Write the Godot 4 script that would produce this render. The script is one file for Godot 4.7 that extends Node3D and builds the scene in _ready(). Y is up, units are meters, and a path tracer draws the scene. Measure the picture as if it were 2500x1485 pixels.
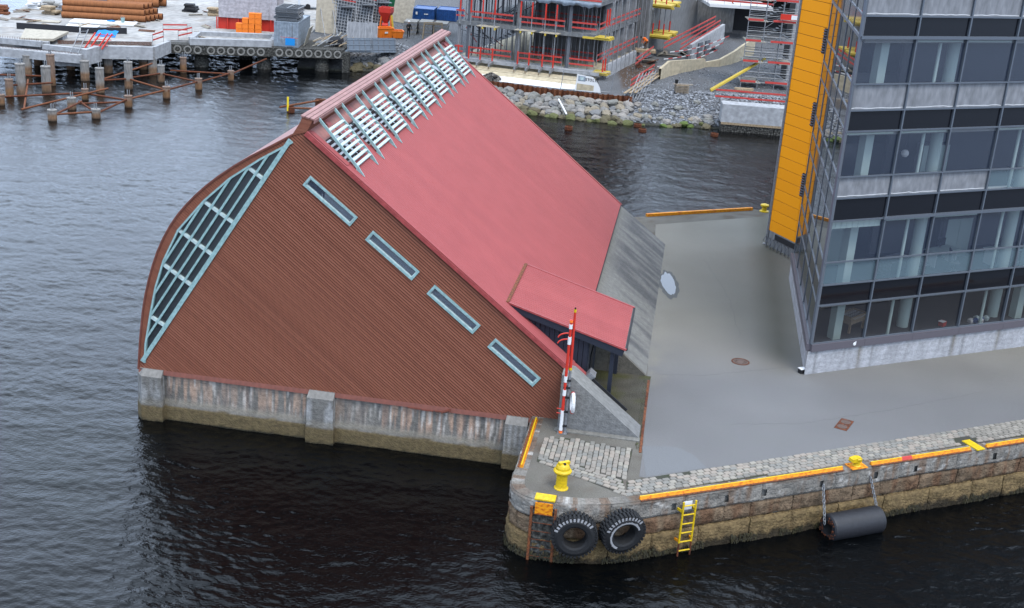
extends Node3D
# A tilted red warehouse standing in harbour water beside a stone quay, a glass office block with an orange tower, and a building site across the channel.
# World: y up, metres, water at y = 0, quay top at y = Q.

const Q := 2.3
var M := {}
var rng := RandomNumberGenerator.new()
var fn := FastNoiseLite.new()
var fs := FastNoiseLite.new()
var fr := FastNoiseLite.new()

class Mb:
	var v := PackedVector3Array()
	var n := PackedVector3Array()
	var c := PackedColorArray()
	var col := Color(1, 1, 1)

	func tri(a: Vector3, b: Vector3, d: Vector3) -> void:
		var m := (b - a).cross(d - a).normalized()
		v.append(a); v.append(d); v.append(b)
		for i in 3:
			n.append(m); c.append(col)

	func quad(a: Vector3, b: Vector3, d: Vector3, e: Vector3) -> void:
		tri(a, b, d)
		tri(a, d, e)

	func stri(a: Vector3, b: Vector3, d: Vector3, na: Vector3, nb: Vector3, nd: Vector3) -> void:
		v.append(a); v.append(d); v.append(b)
		n.append(na); n.append(nd); n.append(nb)
		for i in 3:
			c.append(col)

	func squad(a: Vector3, b: Vector3, d: Vector3, e: Vector3, na: Vector3, nb: Vector3, nd: Vector3, ne: Vector3) -> void:
		stri(a, b, d, na, nb, nd)
		stri(a, d, e, na, nd, ne)

	func box(o: Vector3, s: Vector3, bs := Basis()) -> void:
		var x := bs.x * s.x * 0.5
		var y := bs.y * s.y * 0.5
		var z := bs.z * s.z * 0.5
		quad(o - x - y + z, o + x - y + z, o + x + y + z, o - x + y + z)
		quad(o + x - y - z, o - x - y - z, o - x + y - z, o + x + y - z)
		quad(o + x - y + z, o + x - y - z, o + x + y - z, o + x + y + z)
		quad(o - x - y - z, o - x - y + z, o - x + y + z, o - x + y - z)
		quad(o - x + y + z, o + x + y + z, o + x + y - z, o - x + y - z)
		quad(o - x - y - z, o + x - y - z, o + x - y + z, o - x - y + z)

	# box whose upper edges are chamfered
	func slab(o: Vector3, s: Vector3, ch: float, bs := Basis()) -> void:
		var p := func(x: float, y: float, z: float) -> Vector3: return o + bs.x * x + bs.y * y + bs.z * z
		var hx := s.x * 0.5
		var hy := s.y * 0.5
		var hz := s.z * 0.5
		var ring := func(ix: float, y: float) -> Array: return [p.call(-hx + ix, y, hz - ix), p.call(hx - ix, y, hz - ix), p.call(hx - ix, y, -hz + ix), p.call(-hx + ix, y, -hz + ix)]
		var a: Array = ring.call(0.0, -hy)
		var b: Array = ring.call(0.0, hy - ch)
		var d: Array = ring.call(ch, hy)
		for i in 4:
			var j := (i + 1) % 4
			quad(a[i], a[j], b[j], b[i])
			quad(b[i], b[j], d[j], d[i])
		quad(d[0], d[1], d[2], d[3])

	func bar(a: Vector3, b: Vector3, w: float, h: float, up := Vector3.UP) -> void:
		var x := (b - a).normalized()
		var z := x.cross(up)
		if z.length() < 0.001:
			z = x.cross(Vector3.RIGHT)
		z = z.normalized()
		box((a + b) * 0.5, Vector3(a.distance_to(b), h, w), Basis(x, z.cross(x), z))

	func tube(a: Vector3, b: Vector3, r0: float, r1 := -1.0, k := 8, cap := true) -> void:
		if r1 < 0.0:
			r1 = r0
		var x := (b - a).normalized()
		var y := x.cross(Vector3.UP if absf(x.y) < 0.9 else Vector3.RIGHT).normalized()
		var z := x.cross(y)
		for i in k:
			var t0 := TAU * i / k
			var t1 := TAU * (i + 1) / k
			var d0 := y * cos(t0) + z * sin(t0)
			var d1 := y * cos(t1) + z * sin(t1)
			squad(a + d0 * r0, a + d1 * r0, b + d1 * r1, b + d0 * r1, d0, d1, d1, d0)
			if cap:
				tri(a, a + d1 * r0, a + d0 * r0)
				tri(b, b + d0 * r1, b + d1 * r1)

	func path(pts: Array, r: float, k := 6) -> void:
		for i in pts.size() - 1:
			tube(pts[i], pts[i + 1], r, r, k, i == 0 or i == pts.size() - 2)

	# a profile of (radius, height) turned about the y axis of xf
	func lathe(prof: Array, k: int, xf := Transform3D(), soft := true) -> void:
		for i in prof.size() - 1:
			var p: Vector2 = prof[i]
			var q: Vector2 = prof[i + 1]
			var nn := Vector2(q.y - p.y, p.x - q.x).normalized()
			for j in k:
				var t0 := TAU * j / k
				var t1 := TAU * (j + 1) / k
				var a := xf * Vector3(p.x * cos(t0), p.y, -p.x * sin(t0))
				var b := xf * Vector3(p.x * cos(t1), p.y, -p.x * sin(t1))
				var d := xf * Vector3(q.x * cos(t1), q.y, -q.x * sin(t1))
				var e := xf * Vector3(q.x * cos(t0), q.y, -q.x * sin(t0))
				if soft:
					var n0 := (xf.basis * Vector3(nn.x * cos(t0), nn.y, -nn.x * sin(t0))).normalized()
					var n1 := (xf.basis * Vector3(nn.x * cos(t1), nn.y, -nn.x * sin(t1))).normalized()
					squad(a, b, d, e, n0, n1, n1, n0)
				else:
					quad(a, b, d, e)

	# polygon in the xy plane of xf, from z0 to z1
	func prism(poly: PackedVector2Array, z0: float, z1: float, xf := Transform3D()) -> void:
		var pl := poly.duplicate()
		if Geometry2D.is_polygon_clockwise(pl):
			pl.reverse()
		var t := Geometry2D.triangulate_polygon(pl)
		for i in t.size() / 3:
			var a := pl[t[i * 3]]
			var b := pl[t[i * 3 + 1]]
			var d := pl[t[i * 3 + 2]]
			if (b - a).cross(d - a) < 0.0:
				var s := b
				b = d
				d = s
			tri(xf * Vector3(a.x, a.y, z1), xf * Vector3(b.x, b.y, z1), xf * Vector3(d.x, d.y, z1))
			tri(xf * Vector3(a.x, a.y, z0), xf * Vector3(d.x, d.y, z0), xf * Vector3(b.x, b.y, z0))
		for i in pl.size():
			var a := pl[i]
			var b := pl[(i + 1) % pl.size()]
			quad(xf * Vector3(a.x, a.y, z0), xf * Vector3(b.x, b.y, z0), xf * Vector3(b.x, b.y, z1), xf * Vector3(a.x, a.y, z1))

	# grid of points (rows of equal length), smooth
	func sheet(rows: Array, cols: Array = []) -> void:
		var h := rows.size()
		var w: int = rows[0].size()
		var nn := []
		for j in h:
			var r := PackedVector3Array()
			for i in w:
				var du: Vector3 = rows[j][mini(i + 1, w - 1)] - rows[j][maxi(i - 1, 0)]
				var dv: Vector3 = rows[mini(j + 1, h - 1)][i] - rows[maxi(j - 1, 0)][i]
				r.append(du.cross(dv).normalized())
			nn.append(r)
		for j in h - 1:
			for i in w - 1:
				var at := v.size()
				squad(rows[j][i], rows[j][i + 1], rows[j + 1][i + 1], rows[j + 1][i], nn[j][i], nn[j][i + 1], nn[j + 1][i + 1], nn[j + 1][i])
				if cols:
					c[at] = cols[j][i]; c[at + 1] = cols[j + 1][i + 1]; c[at + 2] = cols[j][i + 1]
					c[at + 3] = cols[j][i]; c[at + 4] = cols[j + 1][i]; c[at + 5] = cols[j + 1][i + 1]

	func tint(f: Callable) -> void:
		for i in v.size():
			c[i] = f.call(v[i])

	func done() -> ArrayMesh:
		var a := []
		a.resize(Mesh.ARRAY_MAX)
		a[Mesh.ARRAY_VERTEX] = v
		a[Mesh.ARRAY_NORMAL] = n
		a[Mesh.ARRAY_COLOR] = c
		var m := ArrayMesh.new()
		m.add_surface_from_arrays(Mesh.PRIMITIVE_TRIANGLES, a)
		return m

func tag(o: Node3D, label := "", category := "", group := "", kind := "") -> Node3D:
	if label: o.set_meta("label", label)
	if category: o.set_meta("category", category)
	if group: o.set_meta("group", group)
	if kind: o.set_meta("kind", kind)
	return o

func thing(called: String, label: String, category: String, at := Vector3.ZERO, turn := 0.0, group := "") -> Node3D:
	var o := Node3D.new()
	o.name = called
	add_child(o, true)
	o.position = at
	o.rotation.y = turn
	tag(o, label, category, group)
	return o

func put(called: String, mesh: Mesh, m: Material, parent: Node = self) -> MeshInstance3D:
	var o := MeshInstance3D.new()
	o.name = called
	o.mesh = mesh
	o.material_override = m
	parent.add_child(o, true)
	return o

func obj(called: String, b: Mb, m: Material, parent: Node = self) -> MeshInstance3D:
	return put(called, b.done(), m, parent)

# a top-level thing that is one mesh
func one(called: String, b: Mb, m: Material, label: String, category: String, group := "", at := Vector3.ZERO, turn := 0.0) -> MeshInstance3D:
	var o := obj(called, b, m)
	o.position = at
	o.rotation.y = turn
	tag(o, label, category, group)
	return o

func dup(r: Node3D, at: Vector3, turn := 0.0, label := "", group := "") -> Node3D:
	var o: Node3D = r.duplicate()
	o.name = String(r.name).rstrip("0123456789")
	add_child(o, true)
	o.position = at
	o.rotation.y = turn
	if label: o.set_meta("label", label)
	if group: o.set_meta("group", group)
	return o

func ordinal(i: int) -> String:
	return ["first", "second", "third", "fourth", "fifth", "sixth", "seventh", "eighth", "ninth", "tenth", "eleventh", "twelfth", "thirteenth", "fourteenth", "fifteenth", "sixteenth", "seventeenth", "eighteenth", "nineteenth", "twentieth"][i]

func bm(a: Vector3, s: Vector3, bs := Basis()) -> Mb:
	var b := Mb.new()
	b.box(a, s, bs)
	return b

func V(x: float, y: float, z: float) -> Vector3:
	return Vector3(x, y, z)

func P2(a: Array) -> PackedVector2Array:
	var p := PackedVector2Array()
	for q in a:
		p.append(Vector2(q[0], q[1]))
	return p

func noise_tex(freq: float, oct: int, lo: Color, hi: Color, sd: int, kind := FastNoiseLite.TYPE_SIMPLEX_SMOOTH, mids: Array = [], size := 512) -> NoiseTexture2D:
	var f := FastNoiseLite.new()
	f.seed = sd
	f.noise_type = kind
	f.frequency = freq
	f.fractal_octaves = oct
	f.fractal_gain = 0.55
	var g := Gradient.new()
	g.offsets = PackedFloat32Array([0.0, 1.0])
	g.colors = PackedColorArray([lo, hi])
	for m in mids:
		g.add_point(m[0], m[1])
	var t := NoiseTexture2D.new()
	t.width = size
	t.height = size
	t.seamless = true
	t.noise = f
	t.color_ramp = g
	return t

func mat(key: String, albedo: Color, rough := 0.7, tex: Texture2D = null, scale := Vector3.ONE, bump: Texture2D = null, bump_cm := 0.0, metal := 0.0) -> StandardMaterial3D:
	var m := StandardMaterial3D.new()
	m.resource_name = key
	m.albedo_color = Color(albedo.r * 0.62, albedo.g * 0.62, albedo.b * 0.62).linear_to_srgb()
	m.roughness = rough
	m.metallic = metal
	m.metallic_specular = 0.36
	m.vertex_color_use_as_albedo = true
	if tex or bump:
		m.uv1_triplanar = true
		m.uv1_world_triplanar = true
		m.uv1_scale = scale
	if tex: m.albedo_texture = tex
	if bump:
		m.heightmap_enabled = true
		m.heightmap_texture = bump
		m.heightmap_scale = bump_cm
	M[key] = m
	return m

func glass(key: String, c: Color, alpha: float, rough := 0.0) -> StandardMaterial3D:
	var m := StandardMaterial3D.new()
	m.resource_name = key
	m.albedo_color = Color(c.r, c.g, c.b, 1.0).linear_to_srgb()
	m.albedo_color.a = alpha
	m.roughness = rough
	m.metallic_specular = 0.7
	m.transparency = BaseMaterial3D.TRANSPARENCY_ALPHA
	M[key] = m
	return m

# flat sheet at height y over a polygon of (x, z), cut into cells so that wear can be coloured; f(point) gives the colour
func ground_mesh(poly: PackedVector2Array, y: float, step: float, f: Callable, wave := 0.0) -> Mb:
	var b := Mb.new()
	var lo := poly[0]
	var hi := poly[0]
	for p in poly:
		lo = lo.min(p)
		hi = hi.max(p)
	var nx := ceili((hi.x - lo.x) / step)
	var nz := ceili((hi.y - lo.y) / step)
	var inside := []
	var tints := []
	for j in nz + 1:
		var r := PackedByteArray()
		var rc := PackedColorArray()
		for i in nx + 1:
			var p := lo + Vector2(i, j) * step
			r.append(1 if Geometry2D.is_point_in_polygon(p, poly) else 0)
			rc.append(f.call(p) if r[i] else Color.WHITE)
		inside.append(r)
		tints.append(rc)
	var up := Vector3.UP
	for j in nz:
		for i in nx:
			var s: int = inside[j][i] + inside[j][i + 1] + inside[j + 1][i] + inside[j + 1][i + 1]
			var a := lo + Vector2(i, j) * step
			var d := a + Vector2(step, step)
			if s == 4:
				var at := b.v.size()
				b.squad(V(a.x, y, d.y), V(d.x, y, d.y), V(d.x, y, a.y), V(a.x, y, a.y), up, up, up, up)
				var k0: Color = tints[j + 1][i]
				var k1: Color = tints[j + 1][i + 1]
				var k2: Color = tints[j][i + 1]
				var k3: Color = tints[j][i]
				b.c[at] = k0; b.c[at + 1] = k2; b.c[at + 2] = k1
				b.c[at + 3] = k0; b.c[at + 4] = k3; b.c[at + 5] = k2
			else:
				for piece in Geometry2D.intersect_polygons(PackedVector2Array([a, Vector2(d.x, a.y), d, Vector2(a.x, d.y)]), poly):
					var t := Geometry2D.triangulate_polygon(piece)
					for q in t.size() / 3:
						var at := b.v.size()
						var x := piece[t[q * 3]]
						var w := piece[t[q * 3 + 1]]
						var z := piece[t[q * 3 + 2]]
						if (w - x).cross(z - x) > 0.0:
							var sw := w
							w = z
							z = sw
						b.tri(V(x.x, y, x.y), V(w.x, y, w.y), V(z.x, y, z.y))
						b.c[at] = f.call(x); b.c[at + 1] = f.call(z); b.c[at + 2] = f.call(w)
	return b

func set_camera_and_light() -> void:
	var cam := Camera3D.new()
	cam.name = "camera"
	var pitch := deg_to_rad(20.03)
	var roll := deg_to_rad(4.23)
	var fw := V(0, -sin(pitch), -cos(pitch))
	var up := V(0, cos(pitch), -sin(pitch))
	cam.transform = Transform3D(Basis(Vector3.RIGHT * cos(roll) + up * sin(roll), up * cos(roll) - Vector3.RIGHT * sin(roll), -fw), V(0, 23.5, 0))
	cam.fov = 27.03
	cam.near = 0.5
	cam.far = 4000.0
	add_child(cam)
	cam.current = true
	var sky := ProceduralSkyMaterial.new()
	sky.sky_top_color = Color(0.80, 0.865, 0.95)
	sky.sky_horizon_color = Color(0.615, 0.69, 0.80)
	sky.sky_curve = 0.25
	sky.ground_horizon_color = Color(0.5, 0.53, 0.57)
	sky.ground_bottom_color = Color(0.2, 0.21, 0.22)
	sky.sky_energy_multiplier = 1.0
	var clouds := noise_tex(0.006, 4, Color(0.0, 0.0, 0.0, 0.0), Color(0.25, 0.26, 0.28, 1.0), 71, FastNoiseLite.TYPE_SIMPLEX_SMOOTH, [], 512)
	clouds.width = 1024
	sky.sky_cover = clouds
	var env := Environment.new()
	env.background_mode = Environment.BG_SKY
	env.sky = Sky.new()
	env.sky.sky_material = sky
	env.background_energy_multiplier = 1.45
	env.tonemap_mode = Environment.TONE_MAPPER_LINEAR
	env.tonemap_exposure = 3.0
	env.sdfgi_enabled = true
	env.ssao_enabled = true
	env.ssil_enabled = true
	var we := WorldEnvironment.new()
	we.name = "world"
	we.environment = env
	add_child(we)
	var sun := DirectionalLight3D.new()
	sun.name = "sun"
	sun.light_energy = 0.4
	sun.light_color = Color(1.0, 0.97, 0.93)
	sun.light_angular_distance = 24.0
	sun.shadow_enabled = true
	sun.sky_mode = DirectionalLight3D.SKY_MODE_LIGHT_ONLY
	sun.rotation_degrees = V(-62, 35, 0)
	add_child(sun)

func make_materials() -> void:
	var g := func(a: float) -> Color: return Color(a, a, a)
	var mottle := noise_tex(0.012, 5, g.call(0.74), g.call(1.0), 3)
	var soft := noise_tex(0.012, 4, g.call(0.93), g.call(1.0), 41)
	var grain := noise_tex(0.16, 4, g.call(0.62), g.call(1.0), 5)
	var gravelly := noise_tex(0.11, 5, g.call(0.52), g.call(1.0), 37, FastNoiseLite.TYPE_SIMPLEX_SMOOTH, [], 1024)
	var rough_h := noise_tex(0.03, 6, g.call(0.0), g.call(1.0), 9)
	var streak := noise_tex(0.02, 4, g.call(0.66), g.call(1.0), 13)
	var rust := noise_tex(0.018, 5, Color(0.30, 0.19, 0.14), Color(0.72, 0.43, 0.24), 17, FastNoiseLite.TYPE_SIMPLEX_SMOOTH, [[0.5, Color(0.52, 0.31, 0.19)]])
	var rust_yellow := noise_tex(0.02, 5, Color(0.52, 0.24, 0.06), Color(1.0, 0.74, 0.12), 19, FastNoiseLite.TYPE_SIMPLEX_SMOOTH, [[0.30, Color(0.80, 0.44, 0.07)], [0.46, Color(0.95, 0.64, 0.08)]])
	var granite := noise_tex(0.02, 6, Color(0.46, 0.40, 0.35), Color(0.84, 0.78, 0.71), 23, FastNoiseLite.TYPE_SIMPLEX_SMOOTH, [[0.5, Color(0.68, 0.61, 0.53)]])
	mat("concrete", Color(0.30, 0.29, 0.27), 0.85, mottle, V(0.35, 0.35, 0.35), rough_h, 1.0)
	mat("concrete_pale", Color(0.46, 0.47, 0.49), 0.85, mottle, V(0.22, 0.22, 0.22), rough_h, 0.4)
	mat("concrete_streaked", Color(0.52, 0.52, 0.53), 0.85, streak, V(0.5, 0.06, 0.5), rough_h, 0.4)
	mat("concrete_grey", Color(0.27, 0.275, 0.28), 0.88, streak, V(0.3, 0.07, 0.3), rough_h, 0.4)
	mat("vertex_concrete", Color(1, 1, 1), 0.85, mottle, V(0.6, 0.6, 0.6), rough_h, 1.6)
	mat("asphalt", Color(0.84, 0.81, 0.75), 0.9, gravelly, V(0.55, 0.55, 0.55), gravelly, 1.2)
	M.asphalt.metallic_specular = 0.3
	mat("apron", Color(1.05, 1.02, 0.98), 0.92, gravelly, V(0.7, 0.7, 0.7), rough_h, 2.0)
	M.apron.metallic_specular = 0.25
	mat("joint", Color(0.075, 0.07, 0.06), 0.95, grain, V(1.2, 1.2, 1.2))
	for i in 6:
		var t: Color = [Color(0.35, 0.345, 0.33), Color(0.40, 0.37, 0.345), Color(0.29, 0.30, 0.30), Color(0.40, 0.395, 0.37), Color(0.33, 0.315, 0.30), Color(0.26, 0.265, 0.26)][i]
		mat("sett%d" % i, Color(t.r * 1.08, t.g * 1.0, t.b * 0.90), 0.8, grain, V(0.8, 0.8, 0.8), rough_h, 0.6)
	mat("coping", Color(1, 1, 1), 0.9, mottle, V(0.8, 0.5, 0.8), rough_h, 4.0)
	mat("granite", Color(1.0, 1.0, 1.0), 0.85, granite, V(0.55, 0.55, 0.55), rough_h, 5.0)
	mat("yellow", Color(0.82, 0.55, 0.01), 0.45, mottle, V(1.2, 1.2, 1.2))
	mat("yellow_rust", Color(0.80, 0.70, 0.62), 0.6, rust_yellow, V(0.42, 0.9, 0.42), rough_h, 0.3)
	mat("rust", Color(0.62, 0.60, 0.58), 0.85, rust, V(0.9, 0.9, 0.9), rough_h, 0.8)
	mat("pipe_rust", Color(0.33, 0.125, 0.045), 0.9, mottle, V(0.5, 0.15, 0.5))
	mat("rust_dark", Color(0.42, 0.36, 0.34), 0.9, rust, V(0.6, 0.4, 0.6), rough_h, 0.8)
	mat("tyre", Color(0.016, 0.017, 0.020), 0.75, grain, V(1.5, 1.5, 1.5), rough_h, 0.8)
	mat("tyre_paint", Color(0.5, 0.5, 0.52), 0.75, grain, V(1.2, 1.2, 1.2))
	mat("rubber", Color(0.024, 0.025, 0.031), 0.55, mottle, V(0.9, 0.9, 0.9), rough_h, 0.5)
	mat("steel", Color(0.42, 0.43, 0.45), 0.45, mottle, V(1, 1, 1), null, 0.0, 0.5)
	mat("steel_dark", Color(0.12, 0.13, 0.15), 0.5)
	mat("red_paint", Color(0.56, 0.035, 0.02), 0.45)
	mat("red_wood", Color(0.50, 0.055, 0.045), 0.7)
	mat("white_paint", Color(0.72, 0.72, 0.72), 0.5)
	mat("black", Color(0.012, 0.012, 0.014), 0.7)
	mat("black_sheet", Color(0.02, 0.021, 0.026), 0.8)
	for i in 4:
		mat("siding%d" % i, [Color(0.225, 0.080, 0.048), Color(0.210, 0.073, 0.044), Color(0.238, 0.087, 0.054), Color(0.196, 0.068, 0.041)][i], 0.7, soft, V(0.35, 0.35, 0.35))
	mat("siding_gap_shade", Color(0.045, 0.013, 0.009), 0.9)  # near-black brown: the shadow between boards put into the colour
	mat("blind_grey", Color(0.62, 0.64, 0.66), 0.7)
	mat("brown_trim", Color(0.21, 0.066, 0.045), 0.6, mottle, V(0.6, 0.6, 0.6))
	for i in 3:
		mat("roof%d" % i, [Color(0.340, 0.080, 0.080), Color(0.330, 0.077, 0.078), Color(0.350, 0.083, 0.083)][i], 0.72, soft, V(0.12, 0.12, 0.12))
	mat("hood", Color(0.40, 0.20, 0.18), 0.6, mottle, V(0.5, 0.5, 0.5))
	mat("apron_pink", Color(0.44, 0.18, 0.155), 0.6, mottle, V(0.4, 0.4, 0.4))
	mat("roof_red", Color(0.42, 0.075, 0.072), 0.5, mottle, V(0.4, 0.4, 0.4))
	mat("mint", Color(0.36, 0.55, 0.55), 0.5, mottle, V(0.8, 0.8, 0.8))
	mat("mint_pale", Color(0.60, 0.74, 0.74), 0.5, mottle, V(0.8, 0.8, 0.8))
	mat("navy", Color(0.018, 0.022, 0.035), 0.55)
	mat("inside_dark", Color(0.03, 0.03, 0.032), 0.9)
	mat("frame", Color(0.14, 0.16, 0.19), 0.4, null, V(1, 1, 1), null, 0.0, 0.4)
	mat("frame_brown", Color(0.105, 0.095, 0.11), 0.5)
	mat("spandrel", Color(0.008, 0.009, 0.013), 0.06)
	mat("grey_panel", Color(0.33, 0.34, 0.365), 0.4, streak, V(0.35, 0.1, 0.35))
	mat("interior_wall", Color(0.12, 0.12, 0.13), 0.9)
	mat("interior_pale", Color(0.50, 0.62, 0.58), 0.8)
	mat("ceiling", Color(0.35, 0.36, 0.36), 0.9)
	mat("carpet", Color(0.06, 0.062, 0.07), 0.95)
	for i in 3:
		mat("orange%d" % i, [Color(0.90, 0.33, 0.0), Color(0.87, 0.315, 0.0), Color(0.92, 0.34, 0.0)][i], 0.6)
	mat("orange_crate", Color(0.90, 0.22, 0.02), 0.45)
	mat("hivis", Color(0.92, 0.20, 0.03), 0.7)
	mat("timber", Color(0.48, 0.36, 0.23), 0.8, streak, V(0.5, 0.5, 0.5))
	mat("timber_grey", Color(0.36, 0.31, 0.26), 0.85, mottle, V(0.8, 0.8, 0.8))
	mat("beam_yellow", Color(0.55, 0.40, 0.05), 0.6)
	mat("plywood", Color(0.50, 0.45, 0.36), 0.8, mottle, V(0.3, 0.3, 0.3))
	mat("cream", Color(0.62, 0.53, 0.37), 0.85, mottle, V(0.25, 0.25, 0.25))
	mat("gravel_ground", Color(1, 1, 1), 0.95, grain, V(0.25, 0.25, 0.25), rough_h, 12.0)
	for i in 5:
		mat("rock%d" % i, [Color(0.30, 0.285, 0.265), Color(0.36, 0.33, 0.30), Color(0.24, 0.24, 0.24), Color(0.34, 0.29, 0.22), Color(0.27, 0.265, 0.24)][i], 0.9, mottle, V(0.7, 0.7, 0.7), rough_h, 5.0)
	mat("crushed", Color(0.24, 0.25, 0.27), 0.9, mottle, V(0.7, 0.7, 0.7))
	mat("deck_pale", Color(1, 1, 1), 0.9, mottle, V(0.15, 0.15, 0.15))
	mat("deck_old", Color(0.20, 0.195, 0.175), 0.9, rough_h, V(0.3, 0.3, 0.3), rough_h, 3.0)
	mat("pile", Color(1, 1, 1), 0.88, streak, V(0.6, 0.12, 0.6))
	mat("container_grey", Color(0.33, 0.39, 0.46), 0.55, mottle, V(0.3, 0.3, 0.3))
	mat("container_blue", Color(0.012, 0.085, 0.30), 0.5, mottle, V(0.3, 0.3, 0.3))
	mat("blue_sign", Color(0.01, 0.24, 0.62), 0.5)
	mat("fence_blue", Color(0.11, 0.14, 0.18), 0.6)
	mat("mesh_grey", Color(0.11, 0.12, 0.135), 0.6)
	mat("cabin_white", Color(0.56, 0.53, 0.56), 0.7, mottle, V(0.3, 0.3, 0.3))
	mat("green", Color(0.012, 0.12, 0.05), 0.5)
	mat("yellow_bright", Color(0.85, 0.62, 0.02), 0.5)
	mat("plain", Color(1, 1, 1), 0.7)
	mat("manhole", Color(0.17, 0.115, 0.095), 0.7, grain, V(2, 2, 2), rough_h, 0.5)
	mat("weed", Color(1, 1, 1), 0.7, grain, V(1.5, 1.5, 1.5), rough_h, 1.0)
	mat("puddle", Color(0.05, 0.05, 0.055), 0.03)
	mat("wet", Color(0.11, 0.11, 0.105), 0.75, grain, V(1.4, 1.4, 1.4))
	glass("pane", Color(0.022, 0.036, 0.070), 0.30)
	glass("pane_low", Color(0.085, 0.13, 0.155), 0.55)
	glass("pane_dark", Color(0.012, 0.013, 0.018), 0.40)
	glass("pane_side", Color(0.010, 0.014, 0.016), 0.93)
	glass("skylight", Color(0.02, 0.024, 0.028), 0.75)
	for k in ["roof0", "roof1", "roof2", "orange0", "orange1", "orange2", "siding0", "siding1", "siding2", "siding3"]:
		M[k].metallic_specular = 0.28
	var w := StandardMaterial3D.new()
	w.resource_name = "water"
	w.albedo_color = Color(0.0008, 0.001, 0.0012).linear_to_srgb()
	w.roughness = 0.02
	w.metallic_specular = 0.27
	var ripples := noise_tex(0.03, 4, g.call(0.0), g.call(1.0), 29, FastNoiseLite.TYPE_SIMPLEX_SMOOTH, [], 1024)
	w.heightmap_enabled = true
	w.heightmap_texture = ripples
	w.heightmap_scale = 1.3
	w.uv1_triplanar = true
	w.uv1_world_triplanar = true
	w.uv1_scale = V(0.16, 0.16, 0.24)
	M["water"] = w

func wave(x: float, z: float) -> float:
	var a := fn.get_noise_2d(x * 0.62 + z * 0.12, z * 1.2 - x * 0.08)
	var b := fs.get_noise_2d(x * 1.7 - z * 0.3, z * 3.0 + 40.0)
	var c := fr.get_noise_2d(x * 1.5 + z * 0.25, z * 2.9 + x * 0.2)
	return a * 0.040 + b * 0.020 + c * 0.024 * (0.7 + 0.9 * fn.get_noise_2d(x * 0.11 + 70.0, z * 0.13))

func make_water() -> void:
	fn.noise_type = FastNoiseLite.TYPE_SIMPLEX_SMOOTH
	fn.seed = 11
	fn.frequency = 0.42
	fn.fractal_octaves = 2
	fs.noise_type = FastNoiseLite.TYPE_SIMPLEX_SMOOTH
	fs.seed = 5
	fs.frequency = 0.75
	fs.fractal_octaves = 2
	fr.noise_type = FastNoiseLite.TYPE_SIMPLEX_SMOOTH
	fr.fractal_type = FastNoiseLite.FRACTAL_RIDGED
	fr.seed = 8
	fr.frequency = 0.55
	fr.fractal_octaves = 2
	var zs := PackedFloat32Array()
	var z := -26.0
	while z > -215.0:
		zs.append(z)
		z += z * 0.0024
	var nx := 700
	var rows := zs.size()
	var v := PackedVector3Array()
	var n := PackedVector3Array()
	v.resize(rows * (nx + 1))
	n.resize(rows * (nx + 1))
	for j in rows:
		var zz := zs[j]
		var xl := zz * 0.53 - 7.0
		var xr := -zz * 0.44 + 7.0
		for i in nx + 1:
			var x := lerpf(xl, xr, float(i) / nx)
			var e := 1.0 if (i > 0 and i < nx and j > 0 and j < rows - 1) else 0.0
			var h := wave(x, zz) * e
			v[j * (nx + 1) + i] = V(x, h, zz + h * 1.5)
	for j in rows:
		for i in nx + 1:
			var at := j * (nx + 1) + i
			var du := v[j * (nx + 1) + mini(i + 1, nx)] - v[j * (nx + 1) + maxi(i - 1, 0)]
			var dv := v[maxi(j - 1, 0) * (nx + 1) + i] - v[mini(j + 1, rows - 1) * (nx + 1) + i]
			n[at] = dv.cross(du).normalized()
	var idx := PackedInt32Array()
	idx.resize((rows - 1) * nx * 6)
	var k := 0
	for j in rows - 1:
		for i in nx:
			var a := j * (nx + 1) + i
			var b := a + nx + 1
			idx[k] = a; idx[k + 1] = b; idx[k + 2] = a + 1
			idx[k + 3] = a + 1; idx[k + 4] = b; idx[k + 5] = b + 1
			k += 6
	var arr := []
	arr.resize(Mesh.ARRAY_MAX)
	arr[Mesh.ARRAY_VERTEX] = v
	arr[Mesh.ARRAY_NORMAL] = n
	arr[Mesh.ARRAY_INDEX] = idx
	var m := ArrayMesh.new()
	m.add_surface_from_arrays(Mesh.PRIMITIVE_TRIANGLES, arr)
	tag(put("harbour_water", m, M.water), "dark rippled harbour water between the quay and the building site", "water", "", "structure")
	# the rest of the harbour round the rippled part, out to the horizon
	var b := Mb.new()
	var zn := zs[0]
	var zf := zs[rows - 1]
	var c0 := V(zn * 0.53 - 7.0, 0, zn)
	var c1 := V(-zn * 0.44 + 7.0, 0, zn)
	var c2 := V(-zf * 0.44 + 7.0, 0, zf)
	var c3 := V(zf * 0.53 - 7.0, 0, zf)
	var s := 2200.0
	b.quad(V(-s, 0, s), V(s, 0, s), c1, c0)
	b.quad(c1, V(s, 0, s), V(s, 0, -s), c2)
	b.quad(c3, c2, V(s, 0, -s), V(-s, 0, -s))
	b.quad(V(-s, 0, s), c0, c3, V(-s, 0, -s))
	tag(obj("open_water", b, M.water), "open harbour water reaching to the horizon", "water", "", "structure")

var quay_edge: PackedVector2Array

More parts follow.
